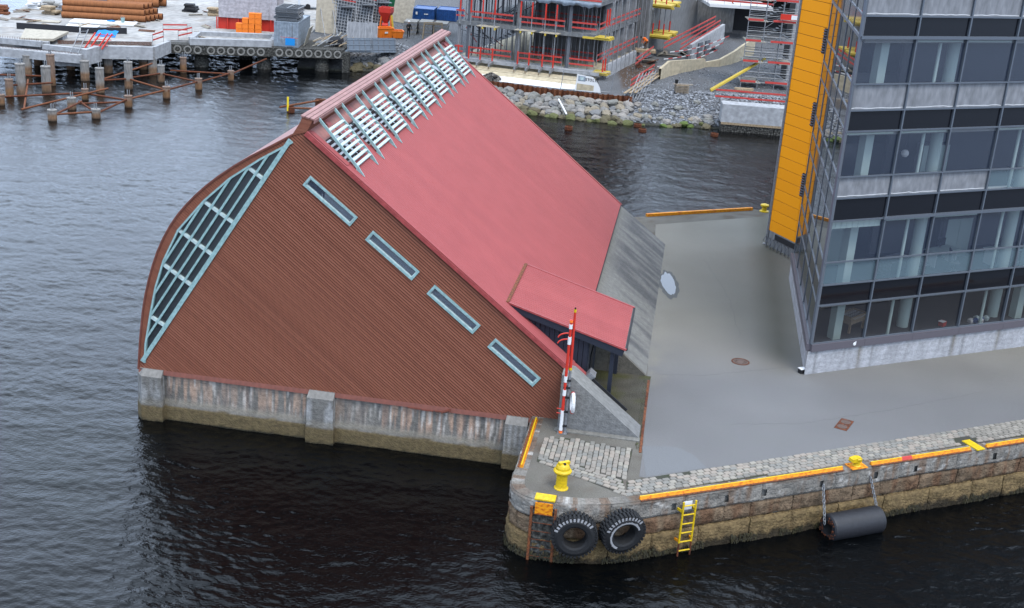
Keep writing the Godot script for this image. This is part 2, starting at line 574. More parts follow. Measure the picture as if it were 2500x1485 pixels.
func edge_line() -> PackedVector2Array:
	var raw := P2([[1.3, -47.0], [1.05, -45.2], [0.80, -43.1], [0.52, -40.9], [0.38, -40.0], [0.46, -39.35], [0.80, -38.95], [1.25, -38.68], [1.95, -38.58], [2.75, -38.52], [3.79, -38.65], [4.98, -39.10], [9.19, -40.98], [12.93, -42.68], [18.53, -45.22], [20.87, -46.32], [30.0, -50.55], [64.0, -66.3]])
	for k in 2:
		var o := PackedVector2Array([raw[0]])
		for i in raw.size() - 1:
			o.append(raw[i].lerp(raw[i + 1], 0.25))
			o.append(raw[i].lerp(raw[i + 1], 0.75))
		o.append(raw[raw.size() - 1])
		raw = o
	var out := PackedVector2Array([raw[0]])
	for i in range(1, raw.size()):
		if raw[i].distance_to(out[out.size() - 1]) > 0.06:
			out.append(raw[i])
	return out

# point at distance d along the quay edge: [point, outward direction]
func along(d: float) -> Array:
	var left := d
	for i in quay_edge.size() - 1:
		var a := quay_edge[i]
		var b := quay_edge[i + 1]
		var l := a.distance_to(b)
		if left <= l or i == quay_edge.size() - 2:
			var t := (b - a) / l
			return [a + t * left, Vector2(-t.y, t.x), t]
		left -= l
	return []

func edge_length() -> float:
	var s := 0.0
	for i in quay_edge.size() - 1:
		s += quay_edge[i].distance_to(quay_edge[i + 1])
	return s

# distance along the edge of the place nearest to a point
func nearest_along(p: Vector2) -> float:
	var best := 1e9
	var at := 0.0
	var s := 0.0
	for i in quay_edge.size() - 1:
		var q := Geometry2D.get_closest_point_to_segment(p, quay_edge[i], quay_edge[i + 1])
		if q.distance_to(p) < best:
			best = q.distance_to(p)
			at = s + q.distance_to(quay_edge[i])
		s += quay_edge[i].distance_to(quay_edge[i + 1])
	return at

# a course of masonry along the edge from d0 to d1, y0 to y1, its face standing out by o; rough gives the unevenness; tone(p) the colour
func course(d0: float, d1: float, y0: float, y1: float, o: float, rough: float, step: float, tone: Callable, holes: Array = []) -> Mb:
	var b := Mb.new()
	var nd := maxi(2, roundi((d1 - d0) / step))
	var ny := maxi(2, roundi((y1 - y0) / step))
	var rows := []
	var cols := []
	for j in ny + 1:
		var r := PackedVector3Array()
		var rc := PackedColorArray()
		var y := lerpf(y0, y1, float(j) / ny)
		for i in nd + 1:
			var d := lerpf(d0, d1, float(i) / nd)
			var e: Array = along(d)
			var in_x := minf(d - d0, d1 - d)
			var in_y := minf(y - y0, y1 - y)
			var rim := 0.05 * clampf(1.0 - minf(in_x, in_y) / (step * 0.9), 0.0, 1.0)
			var out := o - rim + rough * (fs.get_noise_2d(d * 2.6, y * 3.3) + 0.5 * fs.get_noise_2d(d * 7.0, y * 8.0))
			var p: Vector2 = e[0] + e[1] * out
			r.append(V(p.x, y, p.y))
			rc.append(tone.call(d, y))
		rows.append(r)
		cols.append(rc)
	if holes.is_empty():
		b.sheet(rows, cols)
	else:
		# leave square scuppers open
		for j in ny:
			for i in nd:
				var dm := lerpf(d0, d1, (i + 0.5) / nd)
				var ym := lerpf(y0, y1, (j + 0.5) / ny)
				var open := false
				for h in holes:
					if absf(dm - h) < 0.10 and absf(ym - (Q - 0.40)) < 0.12:
						open = true
				if not open:
					b.sheet([rows[j].slice(i, i + 2), rows[j + 1].slice(i, i + 2)], [cols[j].slice(i, i + 2), cols[j + 1].slice(i, i + 2)])
	# top, bottom and ends reach back into the wall
	for i in nd:
		for s in [0, ny]:
			var e0: Array = along(lerpf(d0, d1, float(i) / nd))
			var e1: Array = along(lerpf(d0, d1, float(i + 1) / nd))
			var y: float = rows[s][0].y
			var q0: Vector2 = e0[0] - e0[1] * 0.5
			var q1: Vector2 = e1[0] - e1[1] * 0.5
			b.col = cols[s][i]
			if s == ny:
				b.quad(rows[s][i], rows[s][i + 1], V(q1.x, y, q1.y), V(q0.x, y, q0.y))
			else:
				b.quad(V(q0.x, y, q0.y), V(q1.x, y, q1.y), rows[s][i + 1], rows[s][i])
	for j in ny:
		for s in [0, nd]:
			var e: Array = along(d0 if s == 0 else d1)
			var q: Vector2 = e[0] - e[1] * 0.5
			b.col = cols[j][s]
			var a := V(q.x, rows[j][s].y, q.y)
			var d := V(q.x, rows[j + 1][s].y, q.y)
			if s == 0:
				b.quad(a, rows[j][s], rows[j + 1][s], d)
			else:
				b.quad(rows[j][s], a, d, rows[j + 1][s])
	b.col = Color.WHITE
	return b

func asphalt_tone(p: Vector2) -> Color:
	var n := fn.get_noise_2d(p.x * 0.5, p.y * 0.5) * 0.5 + fs.get_noise_2d(p.x * 0.35 + 9.0, p.y * 0.35) * 0.5
	var k := 0.325 + 0.045 * n
	var c := Color(k * 0.98, k, k * 1.09)
	# the paler, bluish part in the open and the older, mossy strip in the lane between the two buildings
	var lane := clampf((-p.y - 50.0) / 8.0, 0.0, 1.0)
	c = c.lerp(Color(k * 1.30, k * 1.24, k * 1.10), lane * 0.8)
	var wall := clampf(1.0 - absf(p.x - (12.2 - (p.y + 51.9) * 0.131)) / 1.4, 0.0, 1.0) * clampf((-p.y - 51.0) / 3.0, 0.0, 1.0)
	c = c.lerp(Color(0.17, 0.165, 0.13), wall * 0.75)
	var foot := clampf(1.0 - absf(p.x - (6.0 - (p.y + 48.0) * 0.131)) / 0.8, 0.0, 1.0) * clampf((-p.y - 48.5) / 2.0, 0.0, 1.0)
	c = c.lerp(Color(0.42, 0.41, 0.38), foot * clampf(0.5 + fs.get_noise_2d(p.x * 1.4, p.y * 1.4), 0.0, 1.0))
	return c

func make_quay() -> void:
	quay_edge = edge_line()
	fs.frequency = 0.5
	var core := quay_edge.duplicate()
	core.append_array(P2([[64, -120], [44.0, -93.0], [15.9, -79.4], [15.1, -79.35], [7.35, -75.55], [4.0, -74.0], [2.5, -60.0]]))
	# solid body under the paving
	var b := Mb.new()
	var inner := Geometry2D.offset_polygon(core, -0.16)[0]
	var flip := Transform3D(Basis(Vector3.RIGHT, V(0, 0, 1), V(0, -1, 0)), Vector3.ZERO)   # (x, z) to the ground plane
	b.prism(inner, -(Q - 0.02), 2.0, flip)
	tag(obj("quay_ground", b, M.concrete), "concrete body of the quay under its paving", "ground", "", "structure")
	# worn concrete apron along the edge
	var apron := Geometry2D.offset_polygon(core, -0.04)[0]
	var tone := func(p: Vector2) -> Color:
		var k := 0.215 + 0.04 * fn.get_noise_2d(p.x * 0.9, p.y * 0.9) + 0.02 * fs.get_noise_2d(p.x * 4.0, p.y * 4.0)
		var c := Color(k * 1.05, k, k * 0.90)
		return c.lerp(Color(0.12, 0.075, 0.05), clampf(fs.get_noise_2d(p.x * 1.3 + 50.0, p.y * 1.3) * 1.6 - 0.35, 0.0, 0.55))
	tag(obj("apron_pavement", ground_mesh(apron, Q, 0.35, tone), M.apron), "worn brown grey concrete edge strip of the quay", "pavement", "", "structure")
	# asphalt lane
	var road := P2([[5.32, -43.0], [5.05, -40.95], [5.3, -40.9], [9.35, -42.72], [14.2, -44.95], [18.3, -46.85], [21.5, -48.35], [63.0, -67.5], [63.0, -118.0], [44.0, -91.5], [15.9, -77.9], [8.35, -74.1], [8.0, -70.3]])
	tag(obj("asphalt_road", ground_mesh(road, Q + 0.008, 0.3, asphalt_tone), M.asphalt), "grey asphalt lane between the warehouse and the office block", "road", "", "structure")
	var patch := P2([[5.32, -43.45], [6.3, -43.62], [6.75, -43.55], [7.27, -42.99], [7.63, -42.05], [5.3, -41.0]])
	tag(obj("asphalt_patch_road", ground_mesh(patch, Q + 0.012, 0.3, func(p: Vector2) -> Color: return Color(0.34, 0.36, 0.40)), M.asphalt), "lighter blue grey patch of newer asphalt by the cobbles", "road", "", "structure")
	make_setts(core)
	make_quay_wall()
	make_quay_things()

func sett_meshes() -> Array:
	var out := []
	for k in 5:
		var b := Mb.new()
		var w := 0.268 + rng.randf() * 0.03
		var d := 0.182 + rng.randf() * 0.012
		var pts := []
		var top := []
		for i in 8:
			var t := TAU * (i + 0.5) / 8.0
			var cx := signf(cos(t)) * (1.0 if absf(cos(t)) > 0.7 else 0.80)
			var cz := signf(sin(t)) * (1.0 if absf(sin(t)) > 0.7 else 0.74)
			var p := V(cx * w * 0.5 * rng.randf_range(0.95, 1.02), 0, -cz * d * 0.5 * rng.randf_range(0.95, 1.02))
			pts.append(p)
			top.append(p * 0.88 + V(0, 0.052 + rng.randf_range(-0.005, 0.006), 0))
		var mid := V(0, 0.058, 0)
		for i in 8:
			var j := (i + 1) % 8
			b.quad(pts[i], pts[j], pts[j] * 0.98 + V(0, 0.03, 0), pts[i] * 0.98 + V(0, 0.03, 0))
			b.quad(pts[i] * 0.98 + V(0, 0.03, 0), pts[j] * 0.98 + V(0, 0.03, 0), top[j], top[i])
			b.tri(top[i], top[j], mid)
		out.append(b.done())
	return out

func lay_setts(called: String, label: String, poly: PackedVector2Array, o: Vector2, dir: Vector2, gaps: Array, along_first: bool) -> void:
	var bed := ground_mesh(poly, Q + 0.012, 0.5, func(p: Vector2) -> Color: return Color(1, 1, 1).lerp(Color(0.6, 0.9, 0.35), clampf(fs.get_noise_2d(p.x * 2.0, p.y * 2.0) * 1.5, 0.0, 0.8)))
	var root := obj(called, bed, M.joint)
	tag(root, label, "pavement", "", "structure")
	var meshes := sett_meshes()
	var per := Vector2(-dir.y, dir.x)
	var bound := Rect2(poly[0], Vector2.ZERO)
	for p in poly:
		bound = bound.expand(p)
	var spots := []
	var rowi := 0
	var reach := 26.0
	var y := -reach
	while y < reach:
		var x := -reach + (0.14 if rowi % 2 else 0.0) + rng.randf() * 0.08
		while x < reach:
			var p := o + dir * x + per * y
			x += 0.288
			if not bound.has_point(p) or not Geometry2D.is_point_in_polygon(p, poly):
				continue
			var skip := false
			for g in gaps:
				if p.distance_to(g[0]) < g[1]:
					skip = true
			if not skip:
				spots.append(p + dir * rng.randf_range(-0.012, 0.012) + per * rng.randf_range(-0.01, 0.01))
		y += 0.196
		rowi += 1
	spots.sort_custom(func(a: Vector2, c: Vector2) -> bool: return a.length_squared() < c.length_squared())
	var rest: Array[Transform3D] = []
	for i in spots.size():
		var turn := -dir.angle() + rng.randf_range(-0.05, 0.05)
		var xf := Transform3D(Basis(Vector3.UP, turn).scaled_local(V(rng.randf_range(0.94, 1.03), 1, rng.randf_range(0.95, 1.03))), V(spots[i].x, Q - 0.01 + rng.randf_range(-0.006, 0.006), spots[i].y))
		xf.basis = Basis(V(1, 0, 0), rng.randf_range(-0.03, 0.03)) * xf.basis
		if i < 300:
			var s := put("sett", meshes[rng.randi() % 5], M["sett%d" % (rng.randi() % 6)], root)
			s.transform = xf
		else:
			rest.append(xf)
	if rest:
		var mm := MultiMesh.new()
		mm.transform_format = MultiMesh.TRANSFORM_3D
		mm.use_colors = true
		mm.mesh = meshes[0]
		mm.instance_count = rest.size()
		for i in rest.size():
			mm.set_instance_transform(i, rest[i])
			mm.set_instance_color(i, Color(1, 1, 1) * rng.randf_range(0.75, 1.15))
		var mi := MultiMeshInstance3D.new()
		mi.name = "far_setts"
		mi.multimesh = mm
		mi.material_override = M.sett0
		root.add_child(mi)
		mi.set_meta("kind", "stuff")

func make_setts(_core: PackedVector2Array) -> void:
	var d := Vector2(0.903, -0.43).normalized()
	lay_setts("cobbled_pavement", "band of pale granite setts between the asphalt and the right quay edge", P2([[4.56, -40.50], [4.50, -39.45], [9.28, -41.53], [14.0, -43.7], [18.75, -45.85], [21.2, -47.0], [32.0, -52.1], [32.5, -53.3], [21.65, -48.5], [18.29, -46.95], [14.2, -45.05], [9.45, -42.82], [5.2, -40.85]]), Vector2(4.56, -40.0), d, [[Vector2(5.75, -41.0), 0.2], [Vector2(6.05, -41.1), 0.22], [Vector2(6.75, -41.42), 0.2], [Vector2(18.6, -46.05), 0.5]], true)
	lay_setts("cobbled_pavement", "fan shaped field of granite setts in front of the warehouse's corner", P2([[1.62, -43.55], [2.47, -43.65], [3.83, -43.33], [4.95, -43.12], [4.62, -41.0], [4.44, -40.62], [1.42, -41.95]]), Vector2(3.0, -42.0), Vector2(0.13, -0.99).normalized(), [], false)
	lay_setts("cobbled_pavement", "narrow diagonal band of granite setts behind the yellow bollard", P2([[1.36, -41.92], [4.44, -40.58], [4.43, -39.45], [1.33, -41.55]]), Vector2(3.0, -40.8), Vector2(0.88, 0.47).normalized(), [], true)

func make_quay_wall() -> void:
	var root := thing("quay_wall", "old stone quay wall with weathered concrete top and weedy foot", "quay wall")
	var total := edge_length()
	var visible_end := 30.0
	var top := func(d: float, y: float) -> Color:
		var k := 0.80 + 0.28 * fn.get_noise_2d(d * 1.2, y * 1.8)
		var c := Color(0.36, 0.335, 0.30) * k
		var st := clampf(fs.get_noise_2d(d * 4.5, y * 0.5 + 30.0) * 2.0 - 0.15, 0.0, 0.8)
		c = c.lerp(Color(0.20, 0.125, 0.08), st)
		c = c.lerp(Color(0.16, 0.10, 0.065), clampf((y - (Q - 0.16)) / 0.12, 0.0, 1.0) * clampf(0.4 + fs.get_noise_2d(d * 1.5, 3.0) * 1.5, 0.0, 0.8))
		return c.lerp(Color(0.62, 0.60, 0.57), clampf(fs.get_noise_2d(d * 3.0 + 100.0, y * 5.0) * 3.2 - 1.35, 0.0, 0.8))
	var mid := func(d: float, y: float) -> Color:
		var k := 0.62 + 0.3 * fn.get_noise_2d(d * 0.8, y)
		var c := Color(0.60, 0.52, 0.43) * k
		return c.lerp(Color(0.26, 0.15, 0.09), clampf(fs.get_noise_2d(d * 2.5, y * 0.6 + 60.0) * 1.8 - 0.1, 0.0, 0.7))
	var low := func(d: float, y: float) -> Color:
		var n := fs.get_noise_2d(d * 3.0, y * 4.0)
		var c := Color(0.42, 0.36, 0.21) * (0.85 + 0.25 * n)
		var line := 0.34 + 0.16 * fn.get_noise_2d(d * 0.9, 0.0) + 0.16 * fs.get_noise_2d(d * 5.0, 7.0)
		return c.lerp(Color(0.060, 0.052, 0.028), clampf((line - y) / 0.14, 0.0, 1.0))
	var scuppers := []
	for p in [Vector2(0.42, -39.5), Vector2(6.2, -39.65), Vector2(8.2, -40.5), Vector2(9.75, -41.2), Vector2(11.98, -42.22), Vector2(14.28, -43.3), Vector2(16.0, -44.1), Vector2(17.9, -44.95), Vector2(19.6, -45.75)]:
		scuppers.append(nearest_along(p))
	# coping: long cast lengths
	var d := 0.0
	while d < total - 0.5:
		var far := d > visible_end
		var l := minf((6.0 if far else rng.randf_range(2.4, 3.4)), total - d)
		var cut := scuppers.filter(func(h: float) -> bool: return h > d + 0.12 and h < d + l - 0.12 and not far)
		put("coping_block", course(d, d + l, Q - 0.72 + rng.randf_range(-0.03, 0.03), Q + 0.002, 0.0, 0.035 if not far else 0.0, 0.09 if not far else 0.7, top, cut).done(), M.coping, root)
		d += l + 0.012
	d = 0.0
	while d < total - 0.5:
		var far := d > visible_end
		var l := minf((6.0 if far else rng.randf_range(1.1, 1.9)), total - d)
		put("stone_block", course(d, d + l, 0.93, Q - 0.755, -0.03 + rng.randf_range(-0.03, 0.03), 0.06, 0.09 if not far else 0.7, mid).done(), M.granite, root)
		d += l + 0.03
	d = 0.0
	while d < total - 0.5:
		var far := d > visible_end
		var l := minf((6.0 if far else rng.randf_range(1.5, 2.4)), total - d)
		put("foot_block", course(d, d + l, -0.9, 0.90, 0.06 + rng.randf_range(-0.02, 0.02), 0.05, 0.10 if not far else 0.9, low).done(), M.granite, root)
		d += l + 0.025
	# seaweed hanging along the tide line: one mass
	var w := Mb.new()
	for i in 4200:
		var at := rng.randf_range(2.0, visible_end + 4.0)
		var e: Array = along(at)
		var y := 0.30 + 0.16 * fn.get_noise_2d(at * 0.9, 0.0) + 0.13 * fs.get_noise_2d(at * 5.0, 7.0) - rng.randf() * 0.32
		if fs.get_noise_2d(at * 1.2, 90.0) < -0.18:
			continue
		var q: Vector2 = e[0] + e[1] * (0.06 + rng.randf() * 0.03)
		var a := V(q.x, y, q.y)
		var t := V(e[2].x, 0, e[2].y) * rng.randf_range(0.010, 0.03)
		var o := V(e[1].x, 0, e[1].y) * rng.randf_range(0.02, 0.05)
		var l := rng.randf_range(0.05, 0.16)
		w.col = Color(0.075, 0.062, 0.022).lerp(Color(0.020, 0.018, 0.009), rng.randf())
		w.tri(a - t, a + t, a + o - V(0, l, 0) + t * rng.randf_range(-1, 1))
		w.tri(a - t * 1.5 + o * 0.4, a + o - V(0, l * 0.8, 0), a + t + o * 0.3)
	put("seaweed", w.done(), M.weed, root).set_meta("kind", "stuff")

# steel kerb rail: an angled bar with a lip, from d0 to d1 along the edge
func kerb_rail(d0: float, d1: float, label: String, group: String, inset := 0.13, red := -1.0) -> void:
	var root := thing("kerb_rail", label, "kerb rail", Vector3.ZERO, 0.0, group)
	var b := Mb.new()
	var r := Mb.new()
	var t := Mb.new()
	var n := maxi(2, roundi((d1 - d0) / 0.5))
	for i in n:
		var a := lerpf(d0, d1, float(i) / n)
		var c := lerpf(d0, d1, float(i + 1) / n)
		var e0: Array = along(a)
		var e1: Array = along(c)
		var pr := PackedVector2Array([Vector2(-0.07, 0.0), Vector2(0.075, 0.0), Vector2(0.06, 0.04), Vector2(0.022, 0.13), Vector2(-0.022, 0.135), Vector2(-0.05, 0.05)])
		var q0 := []
		var q1 := []
		for p in pr:
			var x0: Vector2 = e0[0] + e0[1] * (p.x - inset)
			var x1: Vector2 = e1[0] + e1[1] * (p.x - inset)
			q0.append(V(x0.x, Q + 0.004 + p.y, x0.y))
			q1.append(V(x1.x, Q + 0.004 + p.y, x1.y))
		var into := r if red >= 0.0 and absf((a + c) * 0.5 - red) < 0.3 else b
		for k in pr.size():
			var k2 := (k + 1) % pr.size()
			(t if k == 3 and into == b else into).quad(q0[k2], q0[k], q1[k], q1[k2])
		for k in range(1, pr.size() - 1):
			if i == 0:
				into.tri(q0[0], q0[k], q0[k + 1])
			if i == n - 1:
				into.tri(q1[0], q1[k + 1], q1[k])
	obj("rail", b, M.yellow_rust, root)
	obj("worn_top", t, M.yellow, root)
	if r.v.size():
		var o := obj("rail", r, M.red_wood, root)
		o.set_meta("label", "short red painted length of the kerb rail")
	# lip plate at the seaward foot
	var l := Mb.new()
	for i in n:
		var e0: Array = along(lerpf(d0, d1, float(i) / n))
		var e1: Array = along(lerpf(d0, d1, float(i + 1) / n))
		var x0: Vector2 = e0[0] - e0[1] * (inset - 0.10)
		var x1: Vector2 = e1[0] - e1[1] * (inset - 0.10)
		l.bar(V(x0.x, Q + 0.012, x0.y), V(x1.x, Q + 0.012, x1.y), 0.10, 0.02)
	obj("foot_plate", l, M.rust, root)

func tyre_fender(p: Vector2, y: float, label: String, lean: float) -> void:
	var e: Array = along(nearest_along(p))
	var face := V(e[1].x, 0, e[1].y)
	var bs := Basis(V(e[2].x, 0, e[2].y), Vector3.UP, face).rotated(V(e[2].x, 0, e[2].y), lean)
	var q: Vector2 = e[0] + e[1] * 0.34
	var root := thing("tyre_fender", label, "tyre", V(q.x, y, q.y), 0.0, "")
	# axis of the wheel is the local y axis of xf
	var xf := Transform3D(Basis(bs.x, bs.z, -bs.y), Vector3.ZERO)
	var R := 0.80
	var b := Mb.new()
	b.lathe([Vector2(0.40, -0.22), Vector2(0.44, -0.27), Vector2(0.60, -0.285), Vector2(0.70, -0.24), Vector2(0.735, -0.2), Vector2(0.735, 0.2), Vector2(0.70, 0.24), Vector2(0.60, 0.285), Vector2(0.46, 0.27), Vector2(0.40, 0.22), Vector2(0.385, 0.0), Vector2(0.40, -0.22)], 48, xf)
	obj("casing", b, M.tyre, root)
	var paint := Mb.new()
	for i in 34:
		var t := TAU * i / 34.0
		var rad := xf.basis * V(cos(t), 0, -sin(t))
		var tan := xf.basis * V(-sin(t), 0, -cos(t))
		var tread := Mb.new()
		var bt := Basis(tan, rad, tan.cross(rad))
		tread.slab(rad * (R - 0.045) + xf.basis.y * 0.11, V(0.085, 0.10, 0.27), 0.02, bt)
		tread.slab(rad * (R - 0.045) - xf.basis.y * 0.14 + tan * 0.07, V(0.085, 0.10, 0.24), 0.02, bt)
		obj("tread_block", tread, M.tyre, root)
		# worn white paint on the shoulder blocks of the upper half
		var up := rad.y
		if up > 0.0 and rng.randf() < up * 1.3 - 0.05:
			paint.box(rad * (R - 0.10) + xf.basis.y * 0.262, V(0.07, rng.randf_range(0.10, 0.17), 0.006), bt)
	obj("paint_marks", paint, M.tyre_paint, root)
	if lean > 0.05:
		var band := Mb.new()
		for i in 40:
			var t := TAU * i / 40.0 * 0.62 + 0.35
			var t2 := TAU * (i + 1) / 40.0 * 0.62 + 0.35
			var w0 := 0.03 + 0.05 * absf(fs.get_noise_2d(i * 1.7, 3.0))
			band.quad(xf * V(cos(t) * 0.5, 0.2845, -sin(t) * 0.5), xf * V(cos(t2) * 0.5, 0.2845, -sin(t2) * 0.5), xf * V(cos(t2) * (0.53 + w0), 0.2875, -sin(t2) * (0.53 + w0)), xf * V(cos(t) * (0.53 + w0), 0.2875, -sin(t) * (0.53 + w0)))
		obj("paint_band", band, M.tyre_paint, root)
	# hanging chain to the wall top
	var c := Mb.new()
	c.tube(V(0, 0.62, 0) - face * 0.1, V(0, Q - y - 0.12, 0) - face * 0.30, 0.02, 0.02, 6)
	obj("chain", c, M.rust, root)

func chain(a: Vector3, b: Vector3, label: String) -> void:
	var root := thing("chain", label, "chain", a, 0.0, "")
	var n := roundi(a.distance_to(b) / 0.115)
	var dir := (b - a).normalized()
	for i in n:
		var m := Mb.new()
		var c := dir * (i + 0.5) * a.distance_to(b) / n
		var side := (dir.cross(V(0.4, 0, 0.9)) if i % 2 else dir.cross(V(0.9, 0, -0.4))).normalized()
		var ring := []
		for k in 11:
			var t := TAU * k / 10.0
			ring.append(c + dir * cos(t) * 0.085 + side * sin(t) * 0.048)
		m.path(ring, 0.017, 5)
		obj("link", m, M.steel, root)

func make_quay_things() -> void:
	# kerb rails
	kerb_rail(nearest_along(Vector2(1.03, -45.1)), nearest_along(Vector2(0.55, -41.0)), "rusty yellow kerb rail along the left quay edge beside the warehouse", "", 0.24)
	kerb_rail(nearest_along(Vector2(5.0, -39.1)), nearest_along(Vector2(12.85, -42.65)), "longest yellow kerb rail, from the tyres to the yellow mooring bracket", "")
	var d3 := nearest_along(Vector2(14.05, -43.2))
	kerb_rail(d3, nearest_along(Vector2(18.45, -45.2)), "yellow kerb rail with a red painted length near its left end", "", 0.13, nearest_along(Vector2(15.4, -43.9)))
	kerb_rail(nearest_along(Vector2(19.2, -45.55)), nearest_along(Vector2(33.0, -51.9)), "rusty yellow kerb rail at the right end of the quay", "")
	# bollard
	var bo := thing("mooring_bollard", "yellow mushroom headed mooring bollard on the quay corner", "bollard", V(2.2, Q, -39.66))
	var b := Mb.new()
	b.lathe([Vector2(0.0, 0.0), Vector2(0.255, 0.0), Vector2(0.255, 0.03), Vector2(0.215, 0.055), Vector2(0.20, 0.12), Vector2(0.195, 0.55), Vector2(0.20, 0.60)], 24)
	obj("post", b, M.yellow, bo)
	b = Mb.new()
	b.lathe([Vector2(0.20, 0.58), Vector2(0.29, 0.62), Vector2(0.325, 0.67), Vector2(0.325, 0.71), Vector2(0.29, 0.75), Vector2(0.255, 0.77), Vector2(0.25, 0.84), Vector2(0.215, 0.92), Vector2(0.14, 0.985), Vector2(0.0, 1.0)], 24)
	obj("head", b, M.yellow, bo)
	b = Mb.new()
	b.box(V(0.03, 0.99, 0.0), V(0.42, 0.1, 0.13), Basis(Vector3.UP, 0.5))
	obj("crown_lug", b, M.yellow, bo)
	b = Mb.new()
	b.box(V(0.045, 0.965, 0.10), V(0.07, 0.13, 0.10), Basis(Vector3.UP, 0.5))
	obj("slot", b, M.black, bo)
	# rusty recessed ladder with yellow head box
	var ld := thing("quay_ladder", "rusty iron ladder set in the quay wall under a yellow head plate", "ladder")
	var lx := Vector2(1.62, -38.62)
	var e: Array = along(nearest_along(lx))
	var t3 := V(e[2].x, 0, e[2].y)
	var o3 := V(e[1].x, 0, e[1].y)
	var f := V(e[0].x, 0, e[0].y)
	for s in [-1, 1]:
		b = Mb.new()
		b.box(f + t3 * s * 0.42 + o3 * 0.07 + V(0, 1.02, 0), V(0.09, 2.1, 0.10), Basis(t3, Vector3.UP, o3))
		obj("stringer", b, M.rust, ld)
	for k in 6:
		b = Mb.new()
		b.tube(f - t3 * 0.40 + o3 * 0.09 + V(0, 0.15 + k * 0.33, 0), f + t3 * 0.40 + o3 * 0.09 + V(0, 0.15 + k * 0.33, 0), 0.016)
		obj("rung", b, M.rust_dark, ld)
	b = Mb.new()
	b.box(f + o3 * 0.02 + V(0, 1.05, 0), V(0.74, 2.0, 0.03), Basis(t3, Vector3.UP, o3))
	obj("back_recess", b, M.deck_old, ld)
	b = Mb.new()
	b.box(f + o3 * 0.03 + V(0, Q - 0.30, 0), V(0.62, 0.46, 0.05), Basis(t3, Vector3.UP, o3))
	obj("front_plate", b, M.yellow_rust, ld)
	b = Mb.new()
	b.slab(f - o3 * 0.22 + V(0, Q + 0.03, 0), V(0.72, 0.06, 0.44), 0.012, Basis(t3, Vector3.UP, o3))
	obj("head_plate", b, M.yellow, ld)
	tyre_fender(Vector2(2.72, -38.3), 1.32, "large black tractor tyre hung on the wall right of the rusty ladder", 0.0)
	tyre_fender(Vector2(4.35, -38.6), 1.42, "large black tyre with a chalky white band hung left of the yellow ladder", 0.12)
	# yellow steel ladder
	var yl := thing("yellow_ladder", "yellow steel ladder reaching into the water on the quay wall", "ladder")
	e = along(nearest_along(Vector2(6.72, -39.7)))
	t3 = V(e[2].x, 0, e[2].y)
	o3 = V(e[1].x, 0, e[1].y)
	f = V(e[0].x, 0, e[0].y) + o3 * 0.28
	for s in [-1, 1]:
		b = Mb.new()
		b.tube(f + t3 * s * 0.25 + V(0, 0.55, 0), f + t3 * s * 0.25 + V(0, Q - 0.12, 0), 0.038, 0.038, 8)
		obj("stringer", b, M.yellow, yl)
		b = Mb.new()
		b.tube(f + t3 * s * 0.25 + V(0, -0.5, 0), f + t3 * s * 0.25 + V(0, 0.55, 0), 0.036, 0.036, 8)
		obj("stringer", b, M.rust_dark, yl)
		b = Mb.new()
		b.bar(f + t3 * s * 0.25 + V(0, Q - 0.5, 0), f + t3 * s * 0.30 - o3 * 0.28 + V(0, Q - 0.5, 0), 0.05, 0.09)
		obj("bracket", b, M.yellow, yl)
		b = Mb.new()
		b.bar(f + t3 * s * 0.25 + V(0, 0.62, 0), f + t3 * s * 0.30 - o3 * 0.22 + V(0, 0.62, 0), 0.05, 0.09)
		obj("bracket", b, M.yellow_rust, yl)
	for k in 6:
		b = Mb.new()
		b.tube(f - t3 * 0.25 + V(0, 0.22 + k * 0.36, 0), f + t3 * 0.25 + V(0, 0.22 + k * 0.36, 0), 0.028)
		obj("rung", b, M.yellow, yl)
	b = Mb.new()
	b.box(f - o3 * 0.12 + V(0, Q - 0.33, 0), V(0.34, 0.32, 0.02), Basis(t3, Vector3.UP, o3))
	obj("backing_plate", b, M.white_paint, yl)
	# cylinder fender on chains
	e = along(nearest_along(Vector2(13.2, -42.7)))
	t3 = V(e[2].x, 0, e[2].y)
	o3 = V(e[1].x, 0, e[1].y)
	f = V(e[0].x, 0, e[0].y)
	var cf := thing("cylinder_fender", "black rubber cylinder fender floating against the quay wall", "fender", f + o3 * 0.62 + V(0, 0.36, 0))
	var xf := Transform3D(Basis(o3, t3, o3.cross(t3)), Vector3.ZERO)
	b = Mb.new()
	b.lathe([Vector2(0.26, -1.18), Vector2(0.45, -1.18), Vector2(0.505, -1.14), Vector2(0.52, -1.08), Vector2(0.52, 1.08), Vector2(0.505, 1.14), Vector2(0.45, 1.18), Vector2(0.26, 1.18)], 40, xf)
	obj("body", b, M.rubber, cf)
	b = Mb.new()
	b.lathe([Vector2(0.26, 1.18), Vector2(0.25, 0.0), Vector2(0.26, -1.18)], 24, xf)
	obj("bore", b, M.black, cf)
	b = Mb.new()
	for i in 60:
		var a := rng.randf() * TAU
		var rr := rng.randf_range(0.27, 0.47)
		b.box(xf * V(cos(a) * rr, -1.185, sin(a) * rr) - V(0, 0.12 * rng.randf(), 0), V(0.05, 0.04, 0.04) * rng.randf_range(0.5, 1.4))
	var grow := obj("mussels", b, M.rust_dark, cf)
	grow.set_meta("kind", "stuff")
	chain(f - t3 * 1.22 + o3 * 0.02 + V(0, Q - 0.42, 0), f - t3 * 1.24 + o3 * 0.5 + V(0, 0.45, 0), "left galvanised chain holding the black cylinder fender")
	chain(f + t3 * 0.95 + o3 * 0.02 + V(0, Q - 0.42, 0), f + t3 * 1.22 + o3 * 0.42 + V(0, 0.62, 0), "right galvanised chain holding the black cylinder fender")
	# yellow mooring bracket and yellow ladder plate
	var br := thing("mooring_bracket", "low yellow mooring bracket on a base plate between two kerb rails", "mooring bracket", V(13.42, Q, -43.12), 0.42)
	b = Mb.new()
